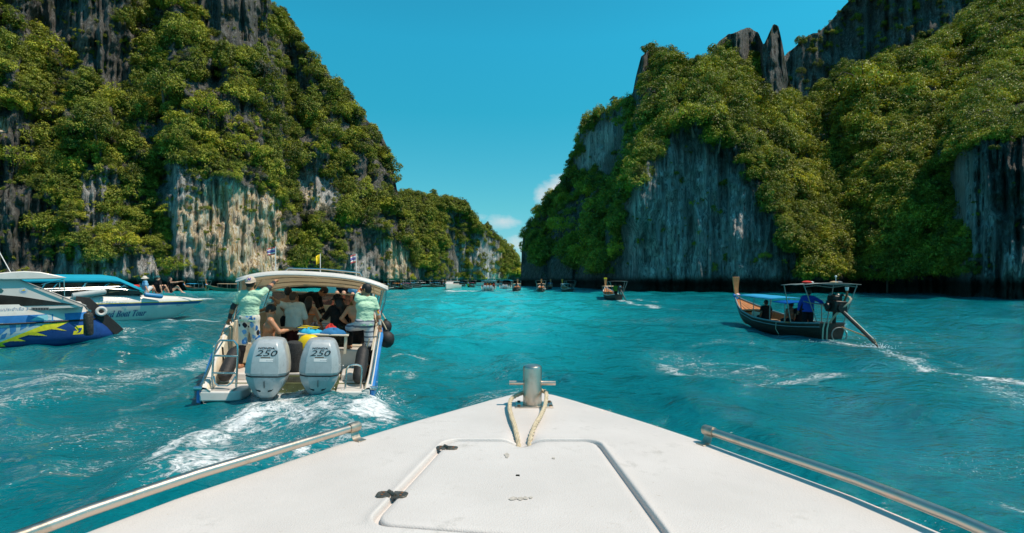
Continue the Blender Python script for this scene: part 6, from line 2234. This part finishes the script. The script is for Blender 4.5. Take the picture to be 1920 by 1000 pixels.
def longtail(label, M, near=False, hull=WOOD_D, awning=CREAMAWN, prow=WOOD_O, prow_top=None, gun=GUNW, inner=WOOD_O, aft_roof=True, ribbon=(0, 1, 2), scale=1.0, group=None, hang=None):
    root = bpy.data.objects.new('longtail_boat', None)
    link(root)
    root.matrix_world = M @ Matrix.Scale(scale, 4)
    tag(root, label, 'longtail boat', group)
    hb = interp([(0, 0.44), (1, 0.64), (2.5, 0.80), (4.5, 0.84), (6.0, 0.70), (7.0, 0.46), (7.8, 0.22), (8.3, 0.07)])
    sh = interp([(0, 0.62), (1.5, 0.50), (3.0, 0.46), (4.5, 0.52), (6.0, 0.70), (7.0, 0.90), (7.8, 1.10), (8.3, 1.24)])
    kl = interp([(0, -0.12), (3, -0.2), (5.5, -0.15), (6.8, 0.1), (7.8, 0.6), (8.3, 0.95)])
    ys = [0, 0.5, 1, 1.75, 2.5, 3.5, 4.5, 5.25, 6.0, 6.5, 7.0, 7.4, 7.8, 8.1, 8.3]
    rings, inr = [], []
    for y in ys:
        b, s, k = float(hb(y)), float(sh(y)), float(kl(y))
        half = [(b, s), (b * 0.985, s - 0.06 * (s - k)), (b * 0.93, k + (s - k) * 0.6), (b * 0.78, k + (s - k) * 0.28), (b * 0.45, k + (s - k) * 0.07), (0, k)]
        rings.append([(x, y, z) for (x, z) in half] + [(-x, y, z) for (x, z) in half[::-1][1:]])
        half = [(b - 0.03, s - 0.01), (b * 0.9 - 0.03, k + (s - k) * 0.6), (b * 0.72, max(k + 0.12, min(0.08, s - 0.1))), (0, max(k + 0.12, min(0.06, s - 0.1)))]
        inr.append([(x, y, z) for (x, z) in half] + [(-x, y, z) for (x, z) in half[::-1][1:]])
    hm = MB().loft(rings, closed=False)
    n = len(rings[0])
    hm.f.append(tuple(range(n)))
    hm.build('hull', hull, root, 40)
    MB().loft(inr, closed=False).build('inner_planking', inner, root, 40)
    for sg in (-1, 1):
        MB().tube([(sg * float(hb(y)), y, float(sh(y)) + 0.01) for y in ys], 0.035, 6).build('gunwale', gun, root)
        if near:
            MB().tube([(sg * (float(hb(y)) * 0.985 + 0.01), y, float(sh(y)) - 0.13) for y in ys[:-1]], 0.02, 6).build('rubbing_strake', gun, root)
    # foredeck planks
    npl = 6 if near else 2
    for k in range(npl):
        t0, t1 = -1 + 2 * k / npl, -1 + 2 * (k + 0.94) / npl
        grid = []
        for y in (6.1, 6.5, 7.0, 7.4, 7.8, 8.05):
            b = float(hb(y)) - 0.035
            grid.append([(t0 * b, y, float(sh(y)) - 0.05 + 0.03 * (1 - t0 * t0)), (t1 * b, y, float(sh(y)) - 0.05 + 0.03 * (1 - t1 * t1))])
        MB().sheet(grid).build('deck_plank', WOOD_O, root, solid=0.02)
    MB().box((0, 6.08, 0.50), (1.26, 0.04, 0.26)).build('fore_bulkhead', WOOD_O, root)
    # tall prow board
    pr = MB().loft([[(-w, y - t, z), (w, y - t, z), (w, y + t, z), (-w, y + t, z)] for (w, y, z, t) in ((0.075, 8.22, 0.95, 0.06), (0.085, 8.33, 1.3, 0.055), (0.11, 8.40, 1.7, 0.05), (0.15, 8.42, 2.05, 0.045), (0.175, 8.42, 2.30, 0.045))]).build('prow', prow, root, bevel=0.01)
    if prow_top:
        MB().box((0, 8.42, 2.33), (0.37, 0.10, 0.16)).build('prow_cap', prow_top, pr, bevel=0.01)
    g = random.Random(int(abs(M[0][3]) * 100) + 5)
    for k in range(9 if near else 3):
        a = k * 2.4
        MB().ball((0.13 * math.cos(a) * g.uniform(0.7, 1.1), 8.33 + 0.10 * math.sin(a), 1.27 + g.uniform(-0.12, 0.16)), g.uniform(0.07, 0.10) if near else 0.12, 8, 6).build('ribbon', RIBBONS[ribbon[k % len(ribbon)]], pr)
    if hang is not None:
        MB().loft([[(-0.10, 8.42, 1.2), (0.10, 8.42, 1.2), (0.10, 8.47, 1.2), (-0.10, 8.47, 1.2)], [(-0.07, 8.36, 0.5), (0.07, 8.36, 0.5), (0.07, 8.40, 0.5), (-0.07, 8.40, 0.5)]]).build('prow_sash', hang, pr)
    # awning on thin posts
    def roof(nm, y0, y1, w, z0, z1, m, posts):
        grid = [[(x * w, y0 + (y1 - y0) * j / 5, z0 + (z1 - z0) * j / 5 + 0.06 * (1 - x * x) + 0.008 * math.sin(j * 2.5)) for x in (-1, -0.6, 0, 0.6, 1)] for j in range(6)]
        c = MB().sheet(grid).build(nm, m, root, 60, solid=0.015)
        for y in posts:
            zt = z0 + (z1 - z0) * (y - y0) / (y1 - y0)
            for sg in (-1, 1):
                MB().tube([(sg * (float(hb(y)) - 0.03), y, float(sh(y)) - 0.05), (sg * w * 0.97, y, zt)], 0.018 if near else 0.03, 6).build('post', GALV, c)
        return c
    roof('awning', 2.9, 6.3, 0.78, 1.36, 1.42, awning, (3.0, 4.5, 6.1))
    if near:
        roof('rear_awning', 1.75, 2.95, 0.72, 1.22, 1.26, BLUEAWN2, (1.9,))
    if aft_roof:
        ar = roof('helm_roof', -0.1, 1.7, 0.95, 1.98, 1.95, GREYP if not near else mat('faded_roof', (0.22, 0.26, 0.25), 0.7, var=0.3, scale=5, dirt=0.4), (0.1, 1.5))
        if near:
            for (x, y, s, m) in ((-0.6, 0.5, 0.12, REDCL), (-0.2, 1.0, 0.08, FL_WHT), (0.3, 0.4, 0.1, WOOD_P), (0.7, 0.8, 0.09, GREYP)):
                MB().ball((x, y, 2.06), (s * 1.6, s, s * 0.5), 8, 5).build('roof_clutter', m, ar)
            MB().tube([(0.25, 0.2, 2.0), (0.25, 0.2, 2.25)], 0.012, 6).ball((0.25, 0.2, 2.27), 0.04, 8, 5).build('roof_lamp', FL_WHT, ar)
            for sg in (-1, 1):
                MB().tube([(sg * 0.92, 0.1, 1.9), (sg * 0.5, 0.08, 1.95), (0, 0.06, 1.88)], 0.02, 6).build('roof_brace', GALV, ar)
    # car engine on its pivot, tiller and long propeller shaft
    en = MB().box((0.12, -0.05, 1.22), (0.42, 0.62, 0.40), ry=0.06).build('engine', IRON, root, bevel=0.04)
    MB().box((0.12, 0.05, 1.50), (0.30, 0.46, 0.20), ry=0.1).build('engine_cover', IRON, en, bevel=0.05)
    MB().tube([(0.12, 0.1, 0.5), (0.12, 0.05, 1.05)], 0.06, 10).build('pivot', IRON, en)
    if near:
        MB().cyl((-0.12, 0.0, 1.22), (-0.20, 0.0, 1.22), 0.13, 14).build('flywheel', IRON, en)
        MB().cyl((0.12, -0.36, 1.18), (0.12, -0.44, 1.18), 0.15, 14).build('gearbox', IRON, en)
        MB().tube([(0.30, -0.2, 1.40), (0.36, -0.25, 1.62), (0.36, -0.25, 1.78)], 0.035, 8).build('exhaust_pipe', mat('rusty_pipe', (0.22, 0.08, 0.03), 0.8), en)
        MB().cyl((0.36, -0.25, 1.78), (0.36, -0.25, 1.90), 0.045, 8, 0.065).build('exhaust_cup', FL_WHT, en)
        for k in range(4):
            MB().ball((0.0 + 0.08 * k, 0.12 - 0.1 * k, 1.62), (0.06, 0.06, 0.05), 8, 5).build('filter', (GREYP, IRON, GALV, BLACK)[k], en)
        for dx in (0.0, 0.04):
            MB().tube([(-0.08 + dx, 0.15, 0.55), (0.0 + dx, -0.2, 0.95), (0.1 + dx, -0.42, 1.18), (0.28 + dx, -0.45, 1.35), (0.38 + dx, -0.42, 1.48), (0.40 + dx, -0.3, 1.56), (0.32, -0.1, 1.62)], 0.018, 8).build('frame_tube', mat('tan_hose', (0.50, 0.42, 0.30), 0.6), en)
        MB().tube([(0.02, 0.3, 1.25), (-0.35, 0.75, 1.3), (-0.48, 0.95, 1.36)], 0.022, 8).build('tiller', GALV, en)
    sf = MB().tube([(0.15, -0.35, 1.05), (0.28, -1.15, 0.5), (0.36, -1.65, 0.14)], [0.055, 0.045, 0.038], 8).build('shaft_housing', IRON, root)
    MB().tube([(0.36, -1.65, 0.14), (0.42, -2.05, -0.14)], 0.022, 8).build('propeller_shaft', IRON, sf)
    MB().tube([(0.15, -0.35, 1.12), (0.29, -1.15, 0.57), (0.37, -1.6, 0.25)], 0.02, 6).build('shaft_stay', GALV, sf)
    if near:
        # thwarts, floor boards, side boards
        for y in (1.3, 2.4, 3.4, 4.4, 5.3):
            MB().box((0, y, 0.34), (1.25, 0.24, 0.035)).build('thwart', WOOD_P, root, bevel=0.006)
        MB().box((-0.45, 4.9, 0.55), (0.05, 1.1, 0.34), ry=0.2).build('side_board', CREAM, root, bevel=0.01)
        MB().tube([(0.22 + 0.26 * math.cos(t), -0.05, 0.22 + 0.26 * math.sin(t)) for t in [i * 6.283 / 22 for i in range(23)]], 0.022, 6, False).build('steel_hoop', GALV, root)
        MB().tube([(0.3, -0.05, 0.5), (0.7, -0.35, 0.30), (1.0, -0.7, 0.12), (1.05, -0.75, -0.05)], 0.02, 6).build('stern_guard', mat('worn_orange', (0.45, 0.22, 0.08), 0.6), root)
        for dx in (-0.34, -0.20):
            MB().tube([(dx + 0.1, 0.02, 0.66), (dx, -0.06, 0.45), (dx - 0.03, -0.08, 0.1), (dx + 0.02, -0.08, -0.06)], 0.025, 6).build('hose', mat('tan_hose', (0.50, 0.42, 0.30), 0.6), root)
        MB().tube([(-0.80, 2.4, 0.47), (-0.86, 2.3, 0.2), (-0.84, 2.1, 0.02)], 0.012, 6).build('trailing_line', ROPE, root)
        MB().box((-0.78, 1.55, 0.53), (0.10, 0.30, 0.03)).build('rope_chock', WOOD_O, root)
    return root


LT = boat_matrix(11.25, 18.0, R(2))
longtail('dark wooden longtail boat with blue awnings and orange prow in the right foreground', LT, True, awning=BLUEAWN, ribbon=(0, 1, 2))
b = LT @ Vector((-0.32, 0.95, 0.10))
person('boatman in a royal blue long-sleeved shirt standing at the longtail engine', b, R(-25), 1.68, spine=(0.03, 0.08, 1), look=(R(25), 0.0), rh=(0.46, -0.20, 1.18), lh=(-0.34, 0.12, 0.80), elbow=((-1, -0.3, 0), (1, 0.0, -0.6)), shirt=ROYAL, sleeve=1.95, hem=0.05, shorts=NAVYCL, slen=1.95, skin=SKIN_D, res=0.02, grip=(0, 0.8))
sit = dict(pelvis=(0, 0, 0.12), lf=(-0.12, 0.4, -0.22), rf=(0.12, 0.4, -0.22), res=0.026)
for (x, y, lb, sh_, sk, hc) in ((-0.30, 4.4, 'dark-haired passenger sitting farthest forward under the light blue awning', BLKCL, SKIN_D, 'short'), (-0.22, 2.42, 'bare-shouldered passenger sitting under the rear blue awning', None, SKIN_D, 'short'),
                                (0.12, 2.38, 'passenger in black sitting just in front of the boatman', BLKCL, SKIN_D, 'long')):
    person(lb, LT @ Vector((x, y, 0.36)), R(10), 1.66, spine=(0, -0.03, 1), shirt=sh_, sleeve=0.6, shorts=NAVYCL, slen=0.9, skin=sk, hair=hc, **sit)


def lt_at(u, v, heading):
    """boat matrix with the stern waterline at a pixel of the photograph"""
    p = at_z(u, v)
    return boat_matrix(p.x, p.y, heading)


MB_ = lt_at(1160, 563.5, R(1))
longtail('longtail boat with a sand awning and yellow-topped orange prow near the cliff', MB_, False, prow_top=FL_YEL, gun=FL_WHT, inner=WOOD_P, ribbon=(0, 2))
person('boatman in green at the stern of the sand-awning longtail', MB_ @ Vector((-0.15, 0.9, 0.1)), 0.0, 1.62, shirt=cloth('leaf_green', (0.10, 0.22, 0.02)), sleeve=0.7, shorts=NAVYCL, slen=1.9, skin=SKIN_D, res=0.04)
eb = MB().ball((0, 0, 0), (0.2, 0.25, 0.22), 10, 7).build('engine_tarp', CYANCL)
eb.location = MB_ @ Vector((0.12, -0.12, 1.25))
tag(eb, 'blue rag over the engine of the sand-awning longtail', 'cloth')
far = [  # u, v of the stern waterline, heading, label, options
    (1014, 548.0, 4, 'small longtail with orange prow just left of the shaded cliff foot', dict(gun=FL_WHT, inner=WOOD_P)), (1025, 543.6, 10, 'tiny longtail half hidden behind the one at the cliff foot', dict(awning=BLUEAWN)),
    (1071, 548.2, -5, 'small longtail with white awning against the dark shaded cliff', dict(awning=FL_WHT, gun=FL_WHT, inner=WOOD_P, prow=RIBBONS[3])), (967, 547.0, 3, 'tiny dark longtail seen from astern in mid channel', dict(awning=CREAMAWN)),
    (735, 544.6, 205, 'moored longtail with sand awning nearest the speedboat canopy', dict(gun=FL_WHT)), (754, 542.8, 188, 'moored longtail with an orange roof edge second from the speedboat', dict(awning=RIBBONS[3], hang=RIBBONS[3])),
    (770, 542.4, 183, 'moored longtail with a long orange sash third from the speedboat', dict(awning=RIBBONS[0], hang=RIBBONS[3])), (788, 540.2, 200, 'moored longtail with a blue roof and orange sash fourth from the speedboat', dict(awning=BLUEAWN, hang=RIBBONS[3])),
    (808, 538.4, 215, 'moored longtail with a pale awning under the dark trees', dict(awning=FL_WHT)), (820, 538.0, 160, 'moored longtail with a red-brown awning under the dark trees', dict(awning=WOOD_P)),
    (829, 538.8, 195, 'moored longtail with an aqua awning under the dark trees', dict(awning=BLUEAWN)), (838, 538.0, 175, 'moored longtail with sand awning left of the white cruiser', dict()),
    (888, 539.2, 186, 'longtail with a pink bundle between the cruiser and the canopy boat', dict(awning=RIBBONS[0], hang=FL_YEL)), (871, 537.6, 190, 'far moored longtail with blue awning right of the white cruiser', dict(awning=BLUEAWN)),
    (388, 546.4, -58, 'longtail with aqua awning under the left cliff beyond the lettered boat', dict(awning=BLUEAWN, hull=GREENH)), (478, 546.6, -100, 'green-hulled longtail with an orange sash left of the speedboat canopy', dict(hull=GREENH, gun=GREENH, hang=RIBBONS[3], aft_roof=False)),
]
for (u, v, hd, lb, op) in far:
    longtail(lb, lt_at(u, v, R(hd)), False, group='longtail boats in the distance', **op)


# ------------------------------------------------------------------ speedboats and cruisers farther up the channel
def small_speedboat(label, M, roof=WHITE, cabin=False, length=8.5, beam=2.6, engines=2, vests=(), name='speedboat', rz=2.0):
    root = bpy.data.objects.new(name, None)
    link(root)
    root.matrix_world = M
    tag(root, label, 'speedboat' if not cabin else 'cruiser')
    L, B = length, beam / 2
    rings = []
    for t in (0, 0.15, 0.35, 0.55, 0.7, 0.82, 0.92, 1.0):
        y = t * L
        b = B * (1 - max(0, (t - 0.45) / 0.56) ** 2.2)
        g = 0.95 + 0.35 * t
        half = [(b, g), (b, g - 0.12), (b * 0.93, 0.35), (b * 0.8, 0.05 + 0.3 * max(0, t - 0.7)), (0, -0.3 + 1.2 * max(0, t - 0.6) ** 1.3)]
        rings.append([(x, y, z) for (x, z) in half] + [(-x, y, z) for (x, z) in half[::-1][1:]])
    hm = MB().loft(rings, closed=False)
    hm.build('hull', WHITE, root, 35)
    MB().box((0, 0.05, 0.45), (beam * 0.86, 0.08, 0.8)).build('transom', WHITE, root)
    d = [[(x * r[0][0], r[0][1], r[0][2] - 0.02) for x in (-1, -0.5, 0, 0.5, 1)] for r in rings[4:]]
    MB().sheet(d).build('foredeck', WHITE, root, 50)
    MB().sheet([[(x * r[0][0] * 0.95, r[0][1], 0.42) for x in (-1, 0, 1)] for r in rings[:5]]).build('cockpit_floor', CREAM, root)
    if cabin:
        cb = MB().loft([[(-B * 0.82, 1.4, 0.9), (B * 0.82, 1.4, 0.9), (B * 0.7, 6.6, 1.15), (-B * 0.7, 6.6, 1.15)], [(-B * 0.78, 1.5, 1.75), (B * 0.78, 1.5, 1.75), (B * 0.66, 5.2, 1.75), (-B * 0.66, 5.2, 1.75)]]).build('cabin', WHITE, root, bevel=0.05)
        MB().loft([[(-B * 0.815, 1.6, 1.3), (B * 0.815, 1.6, 1.3), (B * 0.705, 6.05, 1.35), (-B * 0.705, 6.05, 1.35)], [(-B * 0.80, 1.6, 1.6), (B * 0.80, 1.6, 1.6), (B * 0.69, 5.55, 1.6), (-B * 0.69, 5.55, 1.6)]]).build('cabin_window', DKGLASS, cb)
        MB().box((0, 3.2, 1.82), (beam * 0.86, 4.2, 0.10)).build('cabin_roof', WHITE, cb, bevel=0.04)
        for x in (-0.8, 0.8):
            MB().tube([(x, 2.0, 1.86), (x, 2.0, 2.5)], 0.03, 6).build('mast', FL_WHT, cb)
    else:
        c = MB().sheet([[(x * B * 1.02, y, rz + 0.14 * (1 - x * x)) for x in (-1, -0.5, 0, 0.5, 1)] for y in (0.9, 2.2, 3.6, 5.2)]).build('canopy', roof, root, 60, solid=0.05)
        for y in (1.0, 3.0, 5.1):
            for sg in (-1, 1):
                MB().tube([(sg * B * 0.98, y, 0.95), (sg * B * 0.98, y, rz + 0.02)], 0.035, 6).build('post', CHROME, c)
        MB().box((0, 5.4, 1.35), (beam * 0.8, 0.04, 0.5), rx=-0.4).build('windscreen', DKGLASS, root)
    for k in range(engines):
        x = (k - (engines - 1) / 2) * 0.62
        MB().loft([[(x + a * 0.8, -0.35 + 0.3 * b_, z) for (a, b_) in ((-0.3, -1), (0.3, -1), (0.36, 0), (0.3, 1), (-0.3, 1), (-0.36, 0))] for z in (0.5,)] + [[(x + a * 0.85 * f, -0.35 + 0.32 * b_ * f, z) for (a, b_) in ((-0.3, -1), (0.3, -1), (0.36, 0), (0.3, 1), (-0.3, 1), (-0.36, 0))] for (z, f) in ((0.6, 1), (0.95, 0.95), (1.1, 0.7))]).build('outboard_engine', SILVER, root, bevel=0.02)
        MB().box((x, -0.3, 0.2), (0.16, 0.28, 0.7)).build('drive_leg', GREYP, root)
    return root


W_ = lt_at(915, 546.0, R(2))
small_speedboat('tour speedboat with blue canopy and three outboards seen from astern up the channel', W_, AQUA_A, engines=3, beam=2.7)
for k, (x, y, m) in enumerate(((-0.75, 1.6, REDCL), (-0.2, 1.3, ORANGE), (0.4, 1.4, ORANGE), (0.95, 1.8, REDCL))):
    person(('leftmost passenger in a red vest on the far blue-canopy boat', 'left passenger in an orange vest on the far blue-canopy boat', 'right passenger in an orange vest on the far blue-canopy boat', 'rightmost passenger in a red vest on the far blue-canopy boat')[k], W_ @ Vector((x, y, 0.43)), 0.3 * k, 1.25, shirt=m, sleeve=0.2, shorts=NAVYCL, slen=0.9, skin=SKIN_M, res=0.05)
flag('roof_flag', 'tiny yellow flag over the far blue-canopy boat', W_ @ Vector((-0.3, 2.5, 2.12)), 0.55, 0.3, 0.3, 'yellow', (-1, 0))
small_speedboat('far speedboat with blue canopy beside the tiny dark longtail', lt_at(947, 543.2, R(6)), AQUA_A, engines=2)
small_speedboat('white cabin cruiser heading toward the camera among the moored boats', lt_at(856, 541.6, R(190)), cabin=True, name='cabin_cruiser')
small_speedboat('distant white cruiser lying along the foot of the far headland', lt_at(938, 537.0, R(-75)), cabin=True, name='cabin_cruiser')
small_speedboat('white speedboat crossing beyond the speedboat windscreen', lt_at(690, 556.0, R(-62)), WHITE, cabin=True, length=7.5, name='cabin_cruiser')
# ------------------------------------------------------------------ trees that stand out from the jungle
def trunk_mesh(name, seed):
    g = random.Random(seed)
    mb = MB()
    top = Vector((g.uniform(-0.1, 0.1), g.uniform(-0.1, 0.05), 0.55))
    mid = Vector((g.uniform(-0.08, 0.08), -0.03, 0.15))
    mb.tube([Vector((0, 0.1, -0.7)), mid, top], [0.055, 0.042, 0.026], 8)
    for k in range(6):
        a = k * 1.05 + g.uniform(-0.3, 0.3)
        s = mid.lerp(top, 0.15 + 0.13 * k)
        e = s + Vector((math.cos(a) * 0.55, math.sin(a) * 0.55, 0.22 + 0.04 * k))
        mb.tube([s, s.lerp(e, 0.5) + Vector((0, 0, 0.07)), e], [0.022, 0.014, 0.006], 6)
    me = bpy.data.meshes.new(name)
    me.from_pydata([tuple(p) for p in mb.v], [], mb.f)
    for p in me.polygons:
        p.use_smooth = True
    me.materials.append(BARK)
    return me


TRUNKS = [trunk_mesh('trunk', k) for k in range(4)]
BIG = [crown_mesh('crown_tree', 31, 60, 3000, 0.8, 0.86, 0.085), crown_mesh('crown_tree', 32, 40, 2800, 0.8, 0.8, 0.085), crown_mesh('crown_tree', 33, 60, 3000, 0.75, 0.9, 0.085, material=LEAF_B),
       crown_mesh('crown_tree', 34, 40, 2600, 0.75, 0.82, 0.085, material=LEAF_B), crown_mesh('crown_tree', 35, 34, 2400, 0.7, 0.8, 0.08, material=LEAF_G)]


def tree(cl, u, v, r_px, kind, label, lean=0.15, group=None):
    C = CLIFFS[cl]
    c = int(np.abs(C['U'] - u).argmin())
    r = int(np.abs(C['V'][:, c] - v).argmin())
    p = Vector(C['P'][r, c])
    s = r_px / F_PX * p.y
    g = random.Random(int(u * 7 + v))
    root = empty('jungle_tree', p + Vector((0, -0.35 * s, -0.1 * s)), g.uniform(0, 6.28))
    tag(root, label, 'tree', group)
    for (nm, me, k) in (('trunk', TRUNKS[int(u) % 4], 1.0), ('crown', BIG[kind], 1.0)):
        o = bpy.data.objects.new(nm, me)
        link(o, root)
        o.scale = (s, s, s * g.uniform(0.85, 1.15))
    return root


GL, GR = 'distinct trees on the left cliff', 'distinct trees on the right cliff'
for a in [
    ('right_cliff', 1600, 185, 62, 2, 'broad bright yellow-green tree at the skyline below the high ridge'), ('right_cliff', 1690, 300, 46, 0, 'wide dark green tree halfway up the wooded gully'),
    ('right_cliff', 1545, 275, 42, 4, 'pale grey-green tree high in the wooded gully'), ('right_cliff', 1612, 375, 44, 2, 'vivid lime tree in the middle of the wooded gully'),
    ('right_cliff', 1735, 420, 44, 2, 'lime tree beside the rock buttress at far right'), ('right_cliff', 1655, 520, 34, 3, 'tree with low boughs hanging over the water below the gully'),
    ('right_cliff', 1432, 482, 14, 3, 'single small shrub high on the bare shaded wall'), ('right_cliff', 1290, 232, 44, 2, 'bright golden tree on the brow above the shaded wall'),
    ('right_cliff', 1345, 262, 36, 2, 'golden tree just right of the brow above the shaded wall'), ('right_cliff', 1232, 118, 28, 1, 'dark tree crowning the square-topped tower of rock'),
    ('right_cliff', 1405, 190, 38, 0, 'dense tree below the notch beside the rock spire'), ('right_cliff', 1092, 478, 34, 3, 'fresh green tree low on the left shoulder of the right cliff'),
    ('right_cliff', 1052, 425, 30, 3, 'green tree halfway up the left shoulder of the right cliff'), ('right_cliff', 1160, 470, 30, 3, 'green tree at the left edge of the shaded wall'),
    ('right_cliff', 1010, 468, 24, 3, 'leafy tree near the left end of the right cliff'), ('right_cliff', 1480, 350, 36, 2, 'yellow-green tree on the right rim of the shaded wall'),
    ('right_cliff', 1530, 450, 42, 3, 'large leafy tree low down right of the shaded wall'), ('right_cliff', 1850, 190, 46, 0, 'dark tree on top of the rock buttress at far right'),
    ('right_cliff', 1770, 160, 44, 2, 'sunlit tree high on the slope at upper right'), ('right_cliff', 1330, 170, 36, 1, 'rounded tree on the slope under the saddle of the right cliff'),
]:
    tree(*a, group=GR)
for a in [
    ('left_cliff', 110, 110, 52, 3, 'bright green tree on the upper left ledge beside the dark rock'), ('left_cliff', 355, 75, 40, 0, 'dark bushy tree high between the two bare rock faces'), ('left_cliff', 318, 175, 44, 1, 'rounded tree right of the upper dark rock'),
    ('left_cliff', 455, 290, 48, 3, 'bright tree overhanging the top of the ochre wall'), ('left_cliff', 545, 300, 42, 0, 'dark tree at the right end of the ochre wall top'), ('left_cliff', 335, 500, 30, 3, 'bright bush at the waterline beneath the ochre wall'),
    ('left_cliff', 235, 455, 36, 3, 'sunny bush low on the cliff above the white cabin roof'), ('left_cliff', 95, 425, 36, 0, 'spreading tree low at far left above the cabin roof'), ('left_cliff', 560, 452, 30, 3, 'green tree right of the ochre wall near the flags'),
    ('left_cliff', 700, 262, 22, 1, 'small tree on the right-hand skyline of the left cliff'), ('left_cliff', 548, 72, 26, 1, 'tree on the skyline near the top edge of the picture'), ('left_cliff', 500, 140, 34, 4, 'grey-leaved tree high on the left cliff'),
    ('left_cliff', 190, 250, 46, 0, 'broad tree in the middle of the left slope'), ('left_cliff', 400, 210, 42, 3, 'bright tree in the centre of the left cliff'), ('left_cliff', 45, 300, 38, 3, 'bright spreading bush at the left edge halfway up'),
    ('left_cliff', 620, 255, 34, 0, 'dark tree on the right flank of the left cliff'),
]:
    tree(*a, group=GL)


# ------------------------------------------------------------------ spray thrown up by the engines
def spray(name, label, boxes, seed):
    g = np.random.default_rng(seed)
    V, F = [], []
    base = np.array([(1, 0, 0), (-1, 0, 0), (0, 1, 0), (0, -1, 0), (0, 0, 1), (0, 0, -1)], float)
    tri = np.array([(0, 2, 4), (2, 1, 4), (1, 3, 4), (3, 0, 4), (2, 0, 5), (1, 2, 5), (3, 1, 5), (0, 3, 5)])
    o = 0
    for (c, sx, sy, sz, n, r) in boxes:
        p = g.normal(size=(n, 3)) * np.array([sx, sy, 0.0]) + np.array(c)
        p[:, 2] = np.abs(g.exponential(sz, n)) + c[2]
        rr = r * g.uniform(0.35, 1.0, n) ** 2 + 0.003
        for k in range(n):
            V.append(p[k] + base * rr[k] * g.uniform(0.7, 1.3, (6, 1)))
            F.append(tri + o)
            o += 6
    me = mesh_np(name, np.concatenate(V), np.concatenate(F), True)
    me.materials.append(mat('white_spray', (0.82, 0.84, 0.85), 0.4, var=0.05))
    ob = link(bpy.data.objects.new(name, me))
    tag(ob, label, 'spray', kind='stuff')


P1, P2, P3 = at_z(520, 765), at_z(620, 752), at_z(690, 752)
spray('wake_spray', 'white spray and droplets behind the twin outboards', [((P1.x, P1.y, 0.02), 0.3, 0.22, 0.035, 700, 0.013), ((P2.x, P2.y, 0.03), 0.42, 0.26, 0.05, 1200, 0.014), ((P3.x - 0.2, P3.y - 0.1, 0.0), 0.22, 0.25, 0.03, 400, 0.012),
      (tuple(at_z(430, 815)), 0.4, 0.6, 0.02, 500, 0.016), (tuple(at_z(350, 870)), 0.3, 0.5, 0.02, 300, 0.012)], 3)
Q1 = at_z(1640, 652)
spray('tail_spray', 'white spray where the longtail propeller enters the water', [((Q1.x, Q1.y, 0.0), 0.22, 0.18, 0.04, 350, 0.016), (tuple(at_z(1545, 641)), 0.3, 0.15, 0.01, 150, 0.014)], 4)
